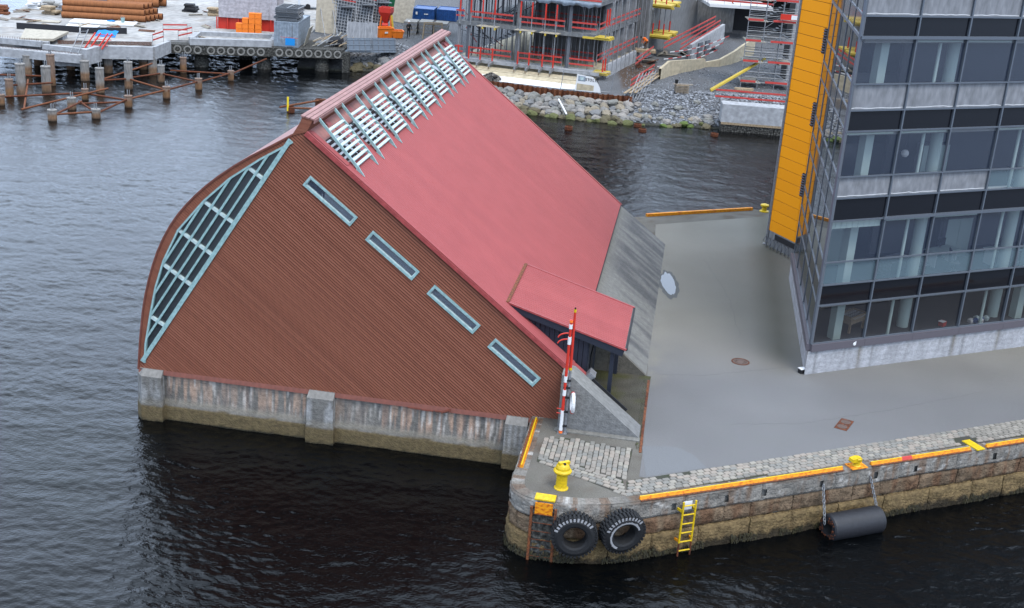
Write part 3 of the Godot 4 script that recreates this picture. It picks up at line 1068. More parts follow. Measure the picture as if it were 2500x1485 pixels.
	b.slab(V(0, 0.02, 0), V(0.72, 0.04, 0.50), 0.01)
	obj("base_plate", b, M.yellow_rust, br)
	b = Mb.new()
	b.lathe([Vector2(0.17, 0.03), Vector2(0.13, 0.08), Vector2(0.12, 0.22), Vector2(0.16, 0.29), Vector2(0.17, 0.34), Vector2(0.11, 0.39), Vector2(0, 0.40)], 16)
	obj("post", b, M.yellow, br)
	b = Mb.new()
	b.prism(P2([[-0.32, 0.25], [-0.05, 0.21], [0.12, 0.22], [0.12, 0.37], [-0.05, 0.40], [-0.30, 0.36]]), -0.13, 0.13)
	obj("horn", b, M.yellow, br)
	b = Mb.new()
	b.slab(V(0, 0.025, 0), V(0.40, 0.05, 0.86), 0.01)
	one("ladder_cover_plate", b, M.yellow, "flat bright yellow plate on the quay edge between two kerb rails", "plate", "", V(18.68, Q + 0.004, -45.72), -0.38 + 0.84)
	# covers in the asphalt
	var mh := thing("manhole_cover", "round brown iron manhole cover in the asphalt lane", "manhole cover", V(10.43, Q + 0.010, -52.78))
	b = Mb.new()
	b.lathe([Vector2(0.41, 0.0), Vector2(0.41, 0.012), Vector2(0.35, 0.012), Vector2(0.35, 0.0)], 32)
	obj("frame", b, M.rust_dark, mh)
	b = Mb.new()
	b.lathe([Vector2(0.335, 0.0), Vector2(0.335, 0.008), Vector2(0.0, 0.009)], 32)
	for i in 24:
		var t := TAU * i / 24.0
		b.box(V(cos(t) * 0.22, 0.012, sin(t) * 0.22), V(0.14, 0.008, 0.02), Basis(Vector3.UP, -t))
	obj("lid", b, M.manhole, mh)
	var rc := thing("utility_cover", "rectangular rusty utility cover with two round lids in the asphalt", "utility cover", V(13.77, Q + 0.010, -46.80), 0.0)
	rc.rotation.y = 1.08
	b = Mb.new()
	b.slab(V(0, 0.006, 0), V(1.12, 0.012, 0.52), 0.004)
	obj("frame", b, M.rust_dark, rc)
	for s in [-1, 1]:
		b = Mb.new()
		b.lathe([Vector2(0.2, 0.010), Vector2(0.2, 0.022), Vector2(0.15, 0.022), Vector2(0.15, 0.016), Vector2(0.09, 0.016), Vector2(0.09, 0.022), Vector2(0.0, 0.022)], 24, Transform3D(Basis(), V(0.26 * s, 0, 0)))
		obj("lid", b, M.manhole, rc)
	# puddle: dark wet rim and a mirror of water
	var pud := []
	var rim := []
	var cen := Vector2(8.12, -63.1)
	for i in 40:
		var t := TAU * i / 40.0
		var n := 1.0 + 0.22 * fs.get_noise_2d(cos(t) * 3.0 + 20.0, sin(t) * 3.0)
		pud.append([cen.x + cos(t) * 0.36 * n, cen.y + sin(t) * 1.75 * n])
		rim.append([cen.x + cos(t) * (0.52 + 0.12 * fs.get_noise_2d(t * 9.0, 5.0)) * n, cen.y + 0.1 + sin(t) * (2.2 + 0.3 * fs.get_noise_2d(t * 9.0, 9.0)) * n])
	tag(obj("wet_rim_road", ground_mesh(P2(rim), Q + 0.012, 0.12, func(_p: Vector2) -> Color: return Color.WHITE), M.wet), "dark wet asphalt round the puddle", "road", "", "structure")
	tag(obj("puddle_water", ground_mesh(P2(pud), Q + 0.016, 0.12, func(_p: Vector2) -> Color: return Color.WHITE), M.puddle), "long rain puddle at the foot of the concrete ramp", "water", "", "structure")
	# far kerb and bollard
	var fk := Mb.new()
	fk.bar(V(7.9, Q + 0.09, -75.75), V(15.0, Q + 0.09, -79.15), 0.18, 0.17)
	one("far_kerb_rail", fk, M.yellow_rust, "yellow kerb rail on the far quay edge behind the warehouse", "kerb rail")
	b = Mb.new()
	b.lathe([Vector2(0.3, 0.0), Vector2(0.3, 0.05), Vector2(0.17, 0.1), Vector2(0.15, 0.3), Vector2(0.27, 0.36), Vector2(0.27, 0.46), Vector2(0.1, 0.52), Vector2(0, 0.52)], 16)
	one("far_bollard", b, M.yellow, "small yellow bollard on the far quay edge beside the orange tower", "bollard", "", V(15.75, Q, -79.0))
	for q in [[V(6.3, 0, -50.6), V(8.6, 0, -50.9), V(11.0, 0, -51.9), V(12.6, 0, -52.6), "dark seam crossing the asphalt from the ramp to the sharp corner"], [V(10.6, 0, -67.5), V(10.9, 0, -64.0), V(11.1, 0, -61.5), V(10.9, 0, -56.0), "dark lengthwise seam in the asphalt lane"], [V(9.0, 0, -46.0), V(12.0, 0, -46.6), V(16.0, 0, -48.6), V(21.0, 0, -51.4), "faint seam in the asphalt along the office front"]]:
		b = Mb.new()
		for i in 3:
			for j in 8:
				var a: Vector3 = q[i].lerp(q[i + 1], j / 8.0)
				var c: Vector3 = q[i].lerp(q[i + 1], (j + 1) / 8.0)
				a += V(fs.get_noise_2d(a.x * 3.0, a.z * 3.0), 0, fs.get_noise_2d(a.z * 3.0, a.x * 3.0)) * 0.10
				c += V(fs.get_noise_2d(c.x * 3.0, c.z * 3.0), 0, fs.get_noise_2d(c.z * 3.0, c.x * 3.0)) * 0.10
				b.bar(a + V(0, Q + 0.008, 0), c + V(0, Q + 0.008, 0), 0.012, 0.003)
		tag(obj("seam_road", b, M.wet), q[4], "road", "", "structure")
	# rusty slot drain beside the cobbles
	var dr := thing("slot_drain", "rusty slot drain running from the cobbles to the concrete ramp", "drain")
	b = Mb.new()
	for i in 5:
		var a := V(5.22, Q + 0.016, -42.9).lerp(V(6.08, Q + 0.016, -49.9), i / 5.0)
		var c := V(5.22, Q + 0.016, -42.9).lerp(V(6.08, Q + 0.016, -49.9), (i + 0.98) / 5.0)
		var m := Mb.new()
		m.bar(a, c, 0.10, 0.02)
		obj("drain_bar", m, M.rust_dark if i % 2 else M.rust, dr)
	b = Mb.new()
	for i in 900:
		var t := rng.randf()
		var p := V(5.13, Q + 0.01, -43.2).lerp(V(5.98, Q + 0.01, -49.9), t) + V(rng.randf_range(-0.12, 0.10), 0, rng.randf_range(-0.1, 0.1))
		b.col = Color(0.09, 0.11, 0.02).lerp(Color(0.05, 0.035, 0.02), rng.randf())
		b.tri(p, p + V(rng.randf_range(-0.04, 0.04), 0.012, 0.035), p + V(0.035, 0.012, rng.randf_range(-0.04, 0.01)))
	var moss := obj("moss", b, M.plain, dr)
	moss.set_meta("kind", "stuff")

const WL := 25.35      # length of the warehouse along its ridge
const RS := 0.77       # fall of the roof per metre
var arc: PackedVector2Array

func roof_y(s: float) -> float:
	return 17.35 - RS * s

func soft_line(p: PackedVector2Array, times: int) -> PackedVector2Array:
	for k in times:
		var o := PackedVector2Array([p[0]])
		for i in p.size() - 1:
			o.append(p[i].lerp(p[i + 1], 0.25))
			o.append(p[i].lerp(p[i + 1], 0.75))
		o.append(p[p.size() - 1])
		p = o
	return p

func frame_rect(b: Mb, q: Array, w: float, z0: float, z1: float) -> void:
	# four mitred bars inside the quadrilateral q
	var c := Vector2.ZERO
	for p in q:
		c += p / 4.0
	var inner := Geometry2D.offset_polygon(PackedVector2Array(q), -w, Geometry2D.JOIN_MITER)[0]
	var pts := PackedVector2Array(q)
	for i in 4:
		var a: Vector2 = pts[i]
		var d: Vector2 = pts[(i + 1) % 4]
		var near := func(x: Vector2) -> Vector2:
			var best: Vector2 = inner[0]
			for k in inner:
				if k.distance_to(x) < best.distance_to(x):
					best = k
			return best
		b.prism(PackedVector2Array([a, d, near.call(d), near.call(a)]), z0, z1)

func make_warehouse() -> void:
	var root := thing("tilted_warehouse", "brown and red warehouse with one curved side and a long sloping roof in the water", "warehouse", V(-14.09, 0, -47.47), deg_to_rad(-7.47))
	arc = soft_line(P2([[-1.02, 2.12], [-0.97, 2.7], [-0.90, 3.5], [-0.70, 5.06], [-0.37, 6.41], [0.06, 7.62], [0.66, 8.72], [1.37, 9.60], [2.22, 10.43], [3.46, 11.37], [4.68, 12.10], [5.40, 12.55]]), 1)
	var outline := arc.duplicate()
	outline.append_array(P2([[5.74, 13.10], [5.98, 12.73], [16.42, roof_y(16.42)], [16.42, 2.10]]))
	var lens := P2([[-0.78, 2.45], [-0.72, 3.27], [-0.45, 4.72], [-0.22, 5.80], [0.15, 6.98], [0.79, 8.33], [1.86, 9.63], [2.91, 10.64], [4.14, 11.54], [5.42, 12.34]])
	var slots := []
	for i in 4:
		var c := Vector2(6.95, 10.17) + Vector2(2.507, -1.895) * i
		var dx := Vector2(1.90, -1.44).normalized()
		var dy := Vector2(-dx.y, dx.x)
		slots.append(PackedVector2Array([c - dx * 1.19 - dy * 0.245, c + dx * 1.19 - dy * 0.245, c + dx * 1.19 + dy * 0.245, c - dx * 1.19 + dy * 0.245]))
	# gable wall: a backing sheet that carries the boards
	var b := Mb.new()
	var holed: Array = [outline]
	for h in [lens] + slots:
		var next := []
		for p in holed:
			next.append_array(Geometry2D.clip_polygons(p, h))
		holed = next
	var wall := Mb.new()
	# strips keep the sheet free of holes
	var dv := Vector2(0.7923, -0.6101)
	var nv := Vector2(0.6101, 0.7923)
	var gable := Node3D.new()
	gable.name = "gable_wall"
	root.add_child(gable)
	var pitch := 0.104
	var k0 := floori(0.9 / pitch)
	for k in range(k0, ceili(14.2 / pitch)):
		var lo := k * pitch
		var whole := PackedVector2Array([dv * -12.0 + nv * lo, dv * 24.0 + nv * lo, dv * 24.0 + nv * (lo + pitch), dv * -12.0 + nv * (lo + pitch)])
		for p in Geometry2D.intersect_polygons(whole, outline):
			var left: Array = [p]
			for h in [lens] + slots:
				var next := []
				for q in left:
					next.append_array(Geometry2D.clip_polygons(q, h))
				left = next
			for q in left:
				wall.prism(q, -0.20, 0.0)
		lo += 0.028
		var strip := PackedVector2Array([dv * -12.0 + nv * lo, dv * 24.0 + nv * lo, dv * 24.0 + nv * (lo + pitch - 0.028), dv * -12.0 + nv * (lo + pitch - 0.028)])
		var pieces: Array = Geometry2D.intersect_polygons(strip, outline)
		for h in [lens] + slots:
			var next := []
			for p in pieces:
				next.append_array(Geometry2D.clip_polygons(p, h))
			pieces = next
		for p in pieces:
			var m := Mb.new()
			if Geometry2D.is_polygon_clockwise(p):
				p.reverse()
			var zf := func(q: Vector2) -> float: return 0.042 - 0.020 * clampf((nv.dot(q) - lo) / pitch, 0.0, 1.0)
			var t := Geometry2D.triangulate_polygon(p)
			for i in t.size() / 3:
				var tr := [p[t[i * 3]], p[t[i * 3 + 1]], p[t[i * 3 + 2]]]
				if (tr[1] - tr[0]).cross(tr[2] - tr[0]) < 0.0:
					tr.reverse()
				m.tri(V(tr[0].x, tr[0].y, zf.call(tr[0])), V(tr[1].x, tr[1].y, zf.call(tr[1])), V(tr[2].x, tr[2].y, zf.call(tr[2])))
			for i in p.size():
				var q0: Vector2 = p[i]
				var q1: Vector2 = p[(i + 1) % p.size()]
				m.quad(V(q0.x, q0.y, 0.001), V(q1.x, q1.y, 0.001), V(q1.x, q1.y, zf.call(q1)), V(q0.x, q0.y, zf.call(q0)))
			if m.v.size():
				obj("siding_board", m, M["siding%d" % [0, 1, 0, 2, 3, 0, 1, 2][rng.randi() % 8]], gable)
	obj("backing_sheet", wall, M.siding_gap_shade, gable)  # its dark colour paints the shade in the grooves between boards
	# bent brown flashing along the foot of the gable
	b = Mb.new()
	b.quad(V(-1.0, 2.02, 0.12), V(16.42, 2.02, 0.12), V(16.42, 2.20, 0.048), V(-1.0, 2.20, 0.048))
	b.quad(V(-1.0, 1.99, 0.06), V(16.42, 1.99, 0.06), V(16.42, 2.02, 0.12), V(-1.0, 2.02, 0.12))
	for i in 3:
		b.box(V(10.6 + i * 0.55, 2.03 - 0.02 * (i % 2), 0.14), V(0.5, 0.035, 0.10), Basis(V(0, 0, 1), 0.04 * (i - 1)))
	b.box(V(11.9, 2.10, 0.18), V(0.36, 0.03, 0.22), Basis(V(0, 0, 1), 0.45))
	obj("foot_flashing", b, M.brown_trim, root)
	make_lens(root, lens)
	# slot windows
	for i in 4:
		var w := Node3D.new()
		w.name = "slot_window"
		root.add_child(w, true)
		var f := Mb.new()
		frame_rect(f, slots[i], 0.085, -0.05, 0.085)
		obj("frame", f, M.mint, w)
		f = Mb.new()
		var inner := Geometry2D.offset_polygon(slots[i], -0.085, Geometry2D.JOIN_MITER)[0]
		frame_rect(f, Array(inner), 0.026, -0.05, 0.05)
		obj("sash", f, M.mint_pale, w)
		f = Mb.new()
		f.prism(inner, -0.045, -0.035)
		obj("pane", f, M.pane, w)
		# grey cloth behind the pane, torn open at the upper end of the first window
		f = Mb.new()
		var cl := inner.duplicate()
		if i == 0:
			var c := Vector2(6.95, 10.17)
			cl = Geometry2D.intersect_polygons(inner, PackedVector2Array([c + Vector2(-0.25, 0.6), c + Vector2(3, 0.6), c + Vector2(3, -3), c + Vector2(-0.15, -3), c + Vector2(-0.05, -0.2), c + Vector2(-0.3, -0.05)]))[0]
		f.prism(cl, -0.16, -0.14)
		obj("blind", f, M.blind_grey, w)
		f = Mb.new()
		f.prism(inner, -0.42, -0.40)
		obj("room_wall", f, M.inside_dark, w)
	# curved shell of the water side, shingled edge to the gable
	var shell := Mb.new()
	var rows := []
	for z in [0.055, -WL]:
		var r := PackedVector3Array()
		for p in arc:
			r.append(V(p.x - 0.03, p.y + 0.03, z))
		rows.append(r)
	rows.reverse()
	for r in rows:
		r.reverse()
	shell.sheet(rows)
	obj("curved_cladding", shell, M.hood, root)
	var trim := Mb.new()
	for i in arc.size() - 1:
		var t := (arc[i + 1] - arc[i]).normalized()
		var nn := Vector2(-t.y, t.x)
		trim.prism(PackedVector2Array([arc[i] - nn * 0.02, arc[i + 1] - nn * 0.02, arc[i + 1] + nn * 0.05, arc[i] + nn * 0.05]), -0.02, 0.075)
	obj("curved_edge_trim", trim, M.brown_trim, root)
	# far gable and eaves side closed
	b = Mb.new()
	b.prism(outline, -WL - 0.15, -WL)
	obj("far_gable", b, M.siding3, root)
	make_roof(root)
	make_base(root)
	make_porch(root)

func make_lens(root: Node3D, lens: PackedVector2Array) -> void:
	var w := Node3D.new()
	w.name = "lens_window"
	root.add_child(w)
	var b := Mb.new()
	b.prism(lens, -0.06, -0.05)
	obj("pane", b, M.skylight, w)
	var ch := Vector2(6.20, 9.89).normalized()
	var pn := Vector2(-ch.y, ch.x)
	# rim
	var inner := Geometry2D.offset_polygon(lens, -0.10, Geometry2D.JOIN_MITER)[0]
	b = Mb.new()
	for i in lens.size():
		var a := lens[i]
		var d := lens[(i + 1) % lens.size()]
		var wd := 0.17 if i == lens.size() - 1 else 0.075
		var t := (d - a).normalized()
		var nn := Vector2(t.y, -t.x)
		if not Geometry2D.is_point_in_polygon((a + d) * 0.5 + nn * 0.05, lens):
			nn = -nn
		b.prism(PackedVector2Array([a, d, d + nn * wd, a + nn * wd]), -0.05, 0.088 + 0.002 * (i % 2))
	obj("frame", b, M.mint, w)
	for i in 5:
		var off := 0.42 + i * 0.355
		var strip := PackedVector2Array([lens[0] + pn * off - ch * 3, lens[0] + pn * (off + 0.085) - ch * 3, lens[0] + pn * (off + 0.085) + ch * 15, lens[0] + pn * off + ch * 15])
		var m := Mb.new()
		for p in Geometry2D.intersect_polygons(strip, lens):
			m.prism(p, -0.05, 0.080)
		if m.v.size():
			obj("mullion", m, M.mint, w)
	for q in [[3.6, 11.18, 4.35, 10.69], [1.86, 9.60, 3.14, 8.81], [0.79, 8.33, 2.29, 7.38], [0.15, 6.80, 1.38, 6.01], [-0.49, 4.53, 0.22, 4.14]]:
		var a := Vector2(q[0], q[1])
		var d := Vector2(q[2], q[3])
		var t := (d - a).normalized()
		var nn := Vector2(-t.y, t.x)
		var m := Mb.new()
		for p in Geometry2D.intersect_polygons(PackedVector2Array([a - t * 0.3 - nn * 0.06, d + t * 0.3 - nn * 0.06, d + t * 0.3 + nn * 0.06, a - t * 0.3 + nn * 0.06]), lens):
			m.prism(p, -0.05, 0.066)
		obj("transom", m, M.mint_pale, w)
	# steel truss behind the glass
	var tr := Mb.new()
	var nodes := [Vector2(-0.3, 3.2), Vector2(0.35, 5.3), Vector2(0.2, 6.3), Vector2(1.9, 7.0), Vector2(1.6, 8.9), Vector2(3.4, 9.2), Vector2(3.4, 10.7), Vector2(4.6, 11.2)]
	for i in nodes.size() - 1:
		tr.tube(V(nodes[i].x, nodes[i].y, -0.6), V(nodes[i + 1].x, nodes[i + 1].y, -0.6), 0.05, 0.05, 6)
	obj("inner_truss", tr, M.steel, w)
	# dark room behind
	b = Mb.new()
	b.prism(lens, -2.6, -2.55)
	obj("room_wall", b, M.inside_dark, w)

func roof_pt(s: float, y_off: float, w: float) -> Vector3:
	# y_off is measured square to the slope
	return V(s + y_off * 0.6101, roof_y(s) + y_off * 0.7923, -w)

func roof_panel_mesh(s0: float, s1: float, w: float, ribs: int) -> ArrayMesh:
	var b := Mb.new()
	var pts := []
	var d := w / ribs
	for i in ribs:
		pts.append([d * i, 0.0])
		pts.append([d * (i + 0.62), 0.0])
		pts.append([d * (i + 0.72), 0.011])
		pts.append([d * (i + 0.88), 0.011])
		pts.append([d * (i + 0.98), 0.0])
	pts.append([w, 0.0])
	for i in pts.size() - 1:
		b.quad(roof_pt(s0, pts[i][1], pts[i][0]), roof_pt(s1, pts[i][1], pts[i][0]), roof_pt(s1, pts[i + 1][1], pts[i + 1][0]), roof_pt(s0, pts[i + 1][1], pts[i + 1][0]))
	return b.done()

func make_roof(root: Node3D) -> void:
	var roof := Node3D.new()
	roof.name = "roof"
	root.add_child(roof)
	# deck under the sheets
	var b := Mb.new()
	var deck := func(s0: float, s1: float, w0: float, w1: float, top: float, th: float) -> void:
		var p := PackedVector2Array([Vector2(s0, roof_y(s0)), Vector2(s1, roof_y(s1)), Vector2(s1, roof_y(s1) - th), Vector2(s0, roof_y(s0) - th)])
		for i in 4:
			p[i] += Vector2(0.6101, 0.7923) * top
		b.prism(p, -w1, -w0)
	deck.call(7.5, 16.74, -0.06, WL, -0.012, 0.16)
	deck.call(5.98, 7.5, -0.06, 0.46, -0.012, 0.16)
	deck.call(5.98, 7.5, 24.4, WL, -0.012, 0.16)
	deck.call(16.74, 17.46, -0.06, 0.86, -0.012, 0.16)
	obj("roof_deck", b, M.roof2, roof)
	var pm := roof_panel_mesh(7.5, 16.76, 1.0, 5)
	for i in 25:
		var p := put("roof_sheet", pm, M["roof%d" % [0, 1, 0, 2, 1, 0][rng.randi() % 6]], roof)
		p.position = V(0, 0.0015 * (i % 2), -(i * 1.0 + 0.12))
	pm = roof_panel_mesh(16.76, 17.47, 0.74, 4)
	put("eaves_sheet", pm, M.roof1, roof).position = V(0, 0, -0.12)
	# verge flashings along both gables and at the sides of the skylight band
	for q in [[-0.10, 0.10], [WL - 0.24, 0.10]]:
		b = Mb.new()
		var s1 := 17.50 if q[0] < 1.0 else 16.8
		b.bar(roof_pt(5.98, 0.02, q[0] + 0.06), roof_pt(s1, 0.02, q[0] + 0.06), q[1], 0.05, V(0.61, 0.79, 0))
		obj("verge_flashing", b, M.roof0, roof)
		b = Mb.new()
		b.bar(roof_pt(5.98, -0.07, q[0] - 0.02), roof_pt(s1, -0.07, q[0] - 0.02), 0.035, 0.13, V(0.61, 0.79, 0))
		obj("verge_board", b, M.roof_red, roof)
	for q in [[0.10, 0.44], [24.46, 24.98]]:
		b = Mb.new()
		b.quad(roof_pt(6.05, 0.035, q[0]), roof_pt(7.52, 0.035, q[0]), roof_pt(7.52, 0.035, q[1]), roof_pt(6.05, 0.035, q[1]))
		obj("side_flashing", b, M.roof0, roof)
	# eaves
	b = Mb.new()
	b.bar(roof_pt(16.78, -0.08, 0.9), roof_pt(16.78, -0.08, WL), 0.03, 0.20, V(0.61, 0.79, 0))
	obj("eaves_trim", b, M.black, roof)
	# skylight band: pink apron, panes and red strips
	var sky := Node3D.new()
	sky.name = "skylight_band"
	root.add_child(sky)
	b = Mb.new()
	b.quad(roof_pt(5.80, -0.02, 0.12), roof_pt(6.50, -0.02, 0.12), roof_pt(6.50, -0.02, WL - 0.1), roof_pt(5.80, -0.02, WL - 0.1))
	b.quad(roof_pt(6.50, -0.10, 0.44), roof_pt(7.50, -0.10, 0.44), roof_pt(7.50, -0.10, 24.46), roof_pt(6.50, -0.10, 24.46))
	obj("apron_sheet", b, M.apron_pink, sky)
	for k in 8:
		var w0 := 0.50 + 3.05 * k
		b = Mb.new()
		b.quad(roof_pt(6.52, -0.045, w0 + 0.04), roof_pt(7.44, -0.045, w0 + 0.04), roof_pt(7.44, -0.045, w0 + 1.80), roof_pt(6.52, -0.045, w0 + 1.80))
		obj("pane", b, M.skylight, sky)
		b = Mb.new()
		for q in [[6.50, w0, 7.47, w0], [6.50, w0 + 1.84, 7.47, w0 + 1.84], [6.50, w0, 6.50, w0 + 1.84], [7.47, w0, 7.47, w0 + 1.84]]:
			b.bar(roof_pt(q[0], -0.01, q[1]), roof_pt(q[2], -0.01, q[3]), 0.045, 0.06, V(0.61, 0.79, 0))
		obj("pane_frame", b, M.hood, sky)
		b = Mb.new()
		b.quad(roof_pt(6.25, 0.01, w0 + 1.92), roof_pt(7.5, 0.01, w0 + 1.92), roof_pt(7.5, 0.01, w0 + 2.42), roof_pt(6.25, 0.01, w0 + 2.42))
		obj("red_strip", b, M.roof_red, sky)
		b = Mb.new()
		for q in [1.90, 2.44]:
			b.bar(roof_pt(6.55, 0.0, w0 + q), roof_pt(7.5, 0.0, w0 + q), 0.05, 0.03, V(0.61, 0.79, 0))
		obj("strip_edge", b, M.mint_pale, sky)
		b = Mb.new()
		b.quad(roof_pt(5.98, 0.015, w0 + 1.55), roof_pt(6.22, 0.015, w0 + 1.55), roof_pt(6.22, 0.015, w0 + 2.0), roof_pt(5.98, 0.015, w0 + 2.0))
		obj("vent_flap", b, M.roof_red, sky)
		b = Mb.new()
		b.quad(roof_pt(6.5, 0.006, w0 + 2.48), roof_pt(7.5, 0.006, w0 + 2.48), roof_pt(7.5, 0.006, w0 + 3.0), roof_pt(6.5, 0.006, w0 + 3.0))
		obj("red_sheet", b, M.roof0, sky)
	# ridge hood over the band
	var hood := Node3D.new()
	hood.name = "ridge_hood"
	root.add_child(hood)
	var prof := P2([[5.40, 12.55], [5.74, 13.12], [5.80, 13.34], [6.22, 13.26], [6.20, 13.18], [5.97, 12.74]])
	b = Mb.new()
	b.prism(prof, -WL, 0.05)
	obj("hood_body", b, M.siding0, hood)
	b = Mb.new()
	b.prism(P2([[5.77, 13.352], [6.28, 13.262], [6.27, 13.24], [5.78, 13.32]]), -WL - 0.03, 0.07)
	obj("shade_underlay", b, M.siding_gap_shade, hood)  # added dark strip, painted shade for the grooves between the ridge boards
	# three lengthwise boards on its top
	var t0 := Vector2(5.76, 13.36)
	var t1 := Vector2(6.30, 13.25)
	for i in 3:
		b = Mb.new()
		var a := t0.lerp(t1, i / 3.0) + Vector2(0, 0.018)
		var c := t0.lerp(t1, (i + 1) / 3.0 - 0.075) + Vector2(0, 0.008)
		b.prism(PackedVector2Array([a, c, c + Vector2(-0.01, -0.05), a + Vector2(-0.01, -0.06)]), -WL - 0.05, 0.09)
		obj("ridge_board", b, M.hood, hood)
	b = Mb.new()
	b.prism(P2([[6.27, 13.25], [6.31, 13.24], [6.29, 13.10], [6.25, 13.10]]), -WL - 0.05, 0.09)
	obj("drip_board", b, M.hood, hood)
	# short boards on the hood's end face
	for i in 6:
		b = Mb.new()
		var y0 := 12.62 + i * 0.115
		for p in Geometry2D.intersect_polygons(prof, P2([[5, y0], [7, y0 - 0.25], [7, y0 - 0.14], [5, y0 + 0.11]])):
			b.prism(p, 0.05, 0.062 + 0.006 * (i % 2))
		if b.v.size():
			obj("end_board", b, M["siding%d" % (i % 3)], hood)
	# eight slatted sun screens leaning from the hood down to the roof
	for k in 8:
		var sc := Node3D.new()
		sc.name = "sun_screen"
		root.add_child(sc, true)
		var w0 := 0.50 + 3.05 * k
		var top := Vector2(6.24, 13.22)
		var tip := Vector2(8.13, 11.12)
		var dir := (tip - top).normalized()
		var nn := Vector2(-dir.y, dir.x)
		if nn.y < 0:
			nn = -nn
		for s in 2:
			var m := Mb.new()
			var pr := PackedVector2Array([top - nn * 0.05, top + nn * 0.05, tip - dir * 0.42 + nn * 0.055, tip, tip - dir * 0.40 - nn * 0.13, tip - dir * 0.44 - nn * 0.05])
			m.prism(pr, -0.03, 0.03, Transform3D(Basis(), V(0, 0, -(w0 + s * 2.05))))
			obj("rail", m, M.mint, sc)
		for i in 8:
			var c := top.lerp(tip, 0.225 + i * 0.0845)
			var m := Mb.new()
			m.box(V(c.x, c.y + 0.02, -(w0 + 1.025)), V(0.105, 0.026, 1.98), Basis(V(0, 0, 1), -0.25))
			m.box(V(c.x + 0.055, c.y - 0.012, -(w0 + 1.025)), V(0.016, 0.05, 1.98), Basis(V(0, 0, 1), -0.25))
			obj("slat", m, M.mint_pale, sc)

func tide_tone(s: float, y: float, base: Color, top: float) -> Color:
	# the muddy band that the tide leaves, with an uneven upper border, and dark growth at the water
	var line := top + 0.05 * fs.get_noise_2d(s * 2.0, 5.0) + 0.03 * fn.get_noise_2d(s * 0.4, 1.0)
	var c := base.lerp(Color(0.155, 0.115, 0.056) * (1.0 + 0.25 * fs.get_noise_2d(s * 5.0, y * 9.0)), clampf((line - y) / 0.05, 0.0, 1.0))
	c = c.lerp(Color(0.24, 0.215, 0.17), clampf(1.0 - absf(y - line - 0.14) / 0.18, 0.0, 1.0) * 0.6 * float(y > line))
	return c.lerp(Color(0.028, 0.026, 0.012), clampf((0.09 + 0.05 * fs.get_noise_2d(s * 4.0, 9.0) - y) / 0.06, 0.0, 1.0))

func base_tone(s: float, y: float) -> Color:
	var n := fn.get_noise_2d(s * 0.9, y * 0.8)
	var c := Color(0.22, 0.205, 0.185) * (1.0 + 0.35 * n)
	var dry := clampf((y - 0.75) / 0.5, 0.0, 1.0)
	# runs of lime and rust washed down from the cladding
	var area := clampf(0.55 + 1.3 * fn.get_noise_2d(s * 0.35 + 7.0, 0.0), 0.05, 1.0) if s < 9.0 else 0.9
	var peach := clampf(fs.get_noise_2d(s * 7.0, y * 0.35 + 20.0) * 3.0 + 0.45 + (y - 1.35) * 0.7, 0.0, 1.0) * area * dry
	c = c.lerp(Color(0.60, 0.40, 0.29), peach)
	var dark := clampf(fs.get_noise_2d(s * 5.0 + 80.0, y * 0.3) * 3.2 - 0.5, 0.0, 1.0) * dry
	c = c.lerp(Color(0.13, 0.125, 0.125), dark * 0.6)
	var white := clampf(fs.get_noise_2d(s * 11.0, y * 0.8 + 60.0) * 3.4 - 0.95 + (y - 1.2) * 0.3, 0.0, 1.0) * dry * clampf(0.3 + area, 0.0, 1.0)
	c = c.lerp(Color(0.72, 0.66, 0.60), white * 0.95)
	return tide_tone(s, y, c, 0.70)

func pillar_tone(s: float, y: float) -> Color:
	var c := Color(0.21, 0.20, 0.185) * (1.0 + 0.3 * fn.get_noise_2d(s * 2.0, y))
	var lime := clampf(fs.get_noise_2d(s * 12.0, y * 0.6) * 2.5 + 0.9 - absf(y - 1.25) * 1.6, 0.0, 1.0) * float(y > 0.8)
	c = c.lerp(Color(0.46, 0.46, 0.46), lime * 0.7)
	return tide_tone(s, y, c, 0.74)

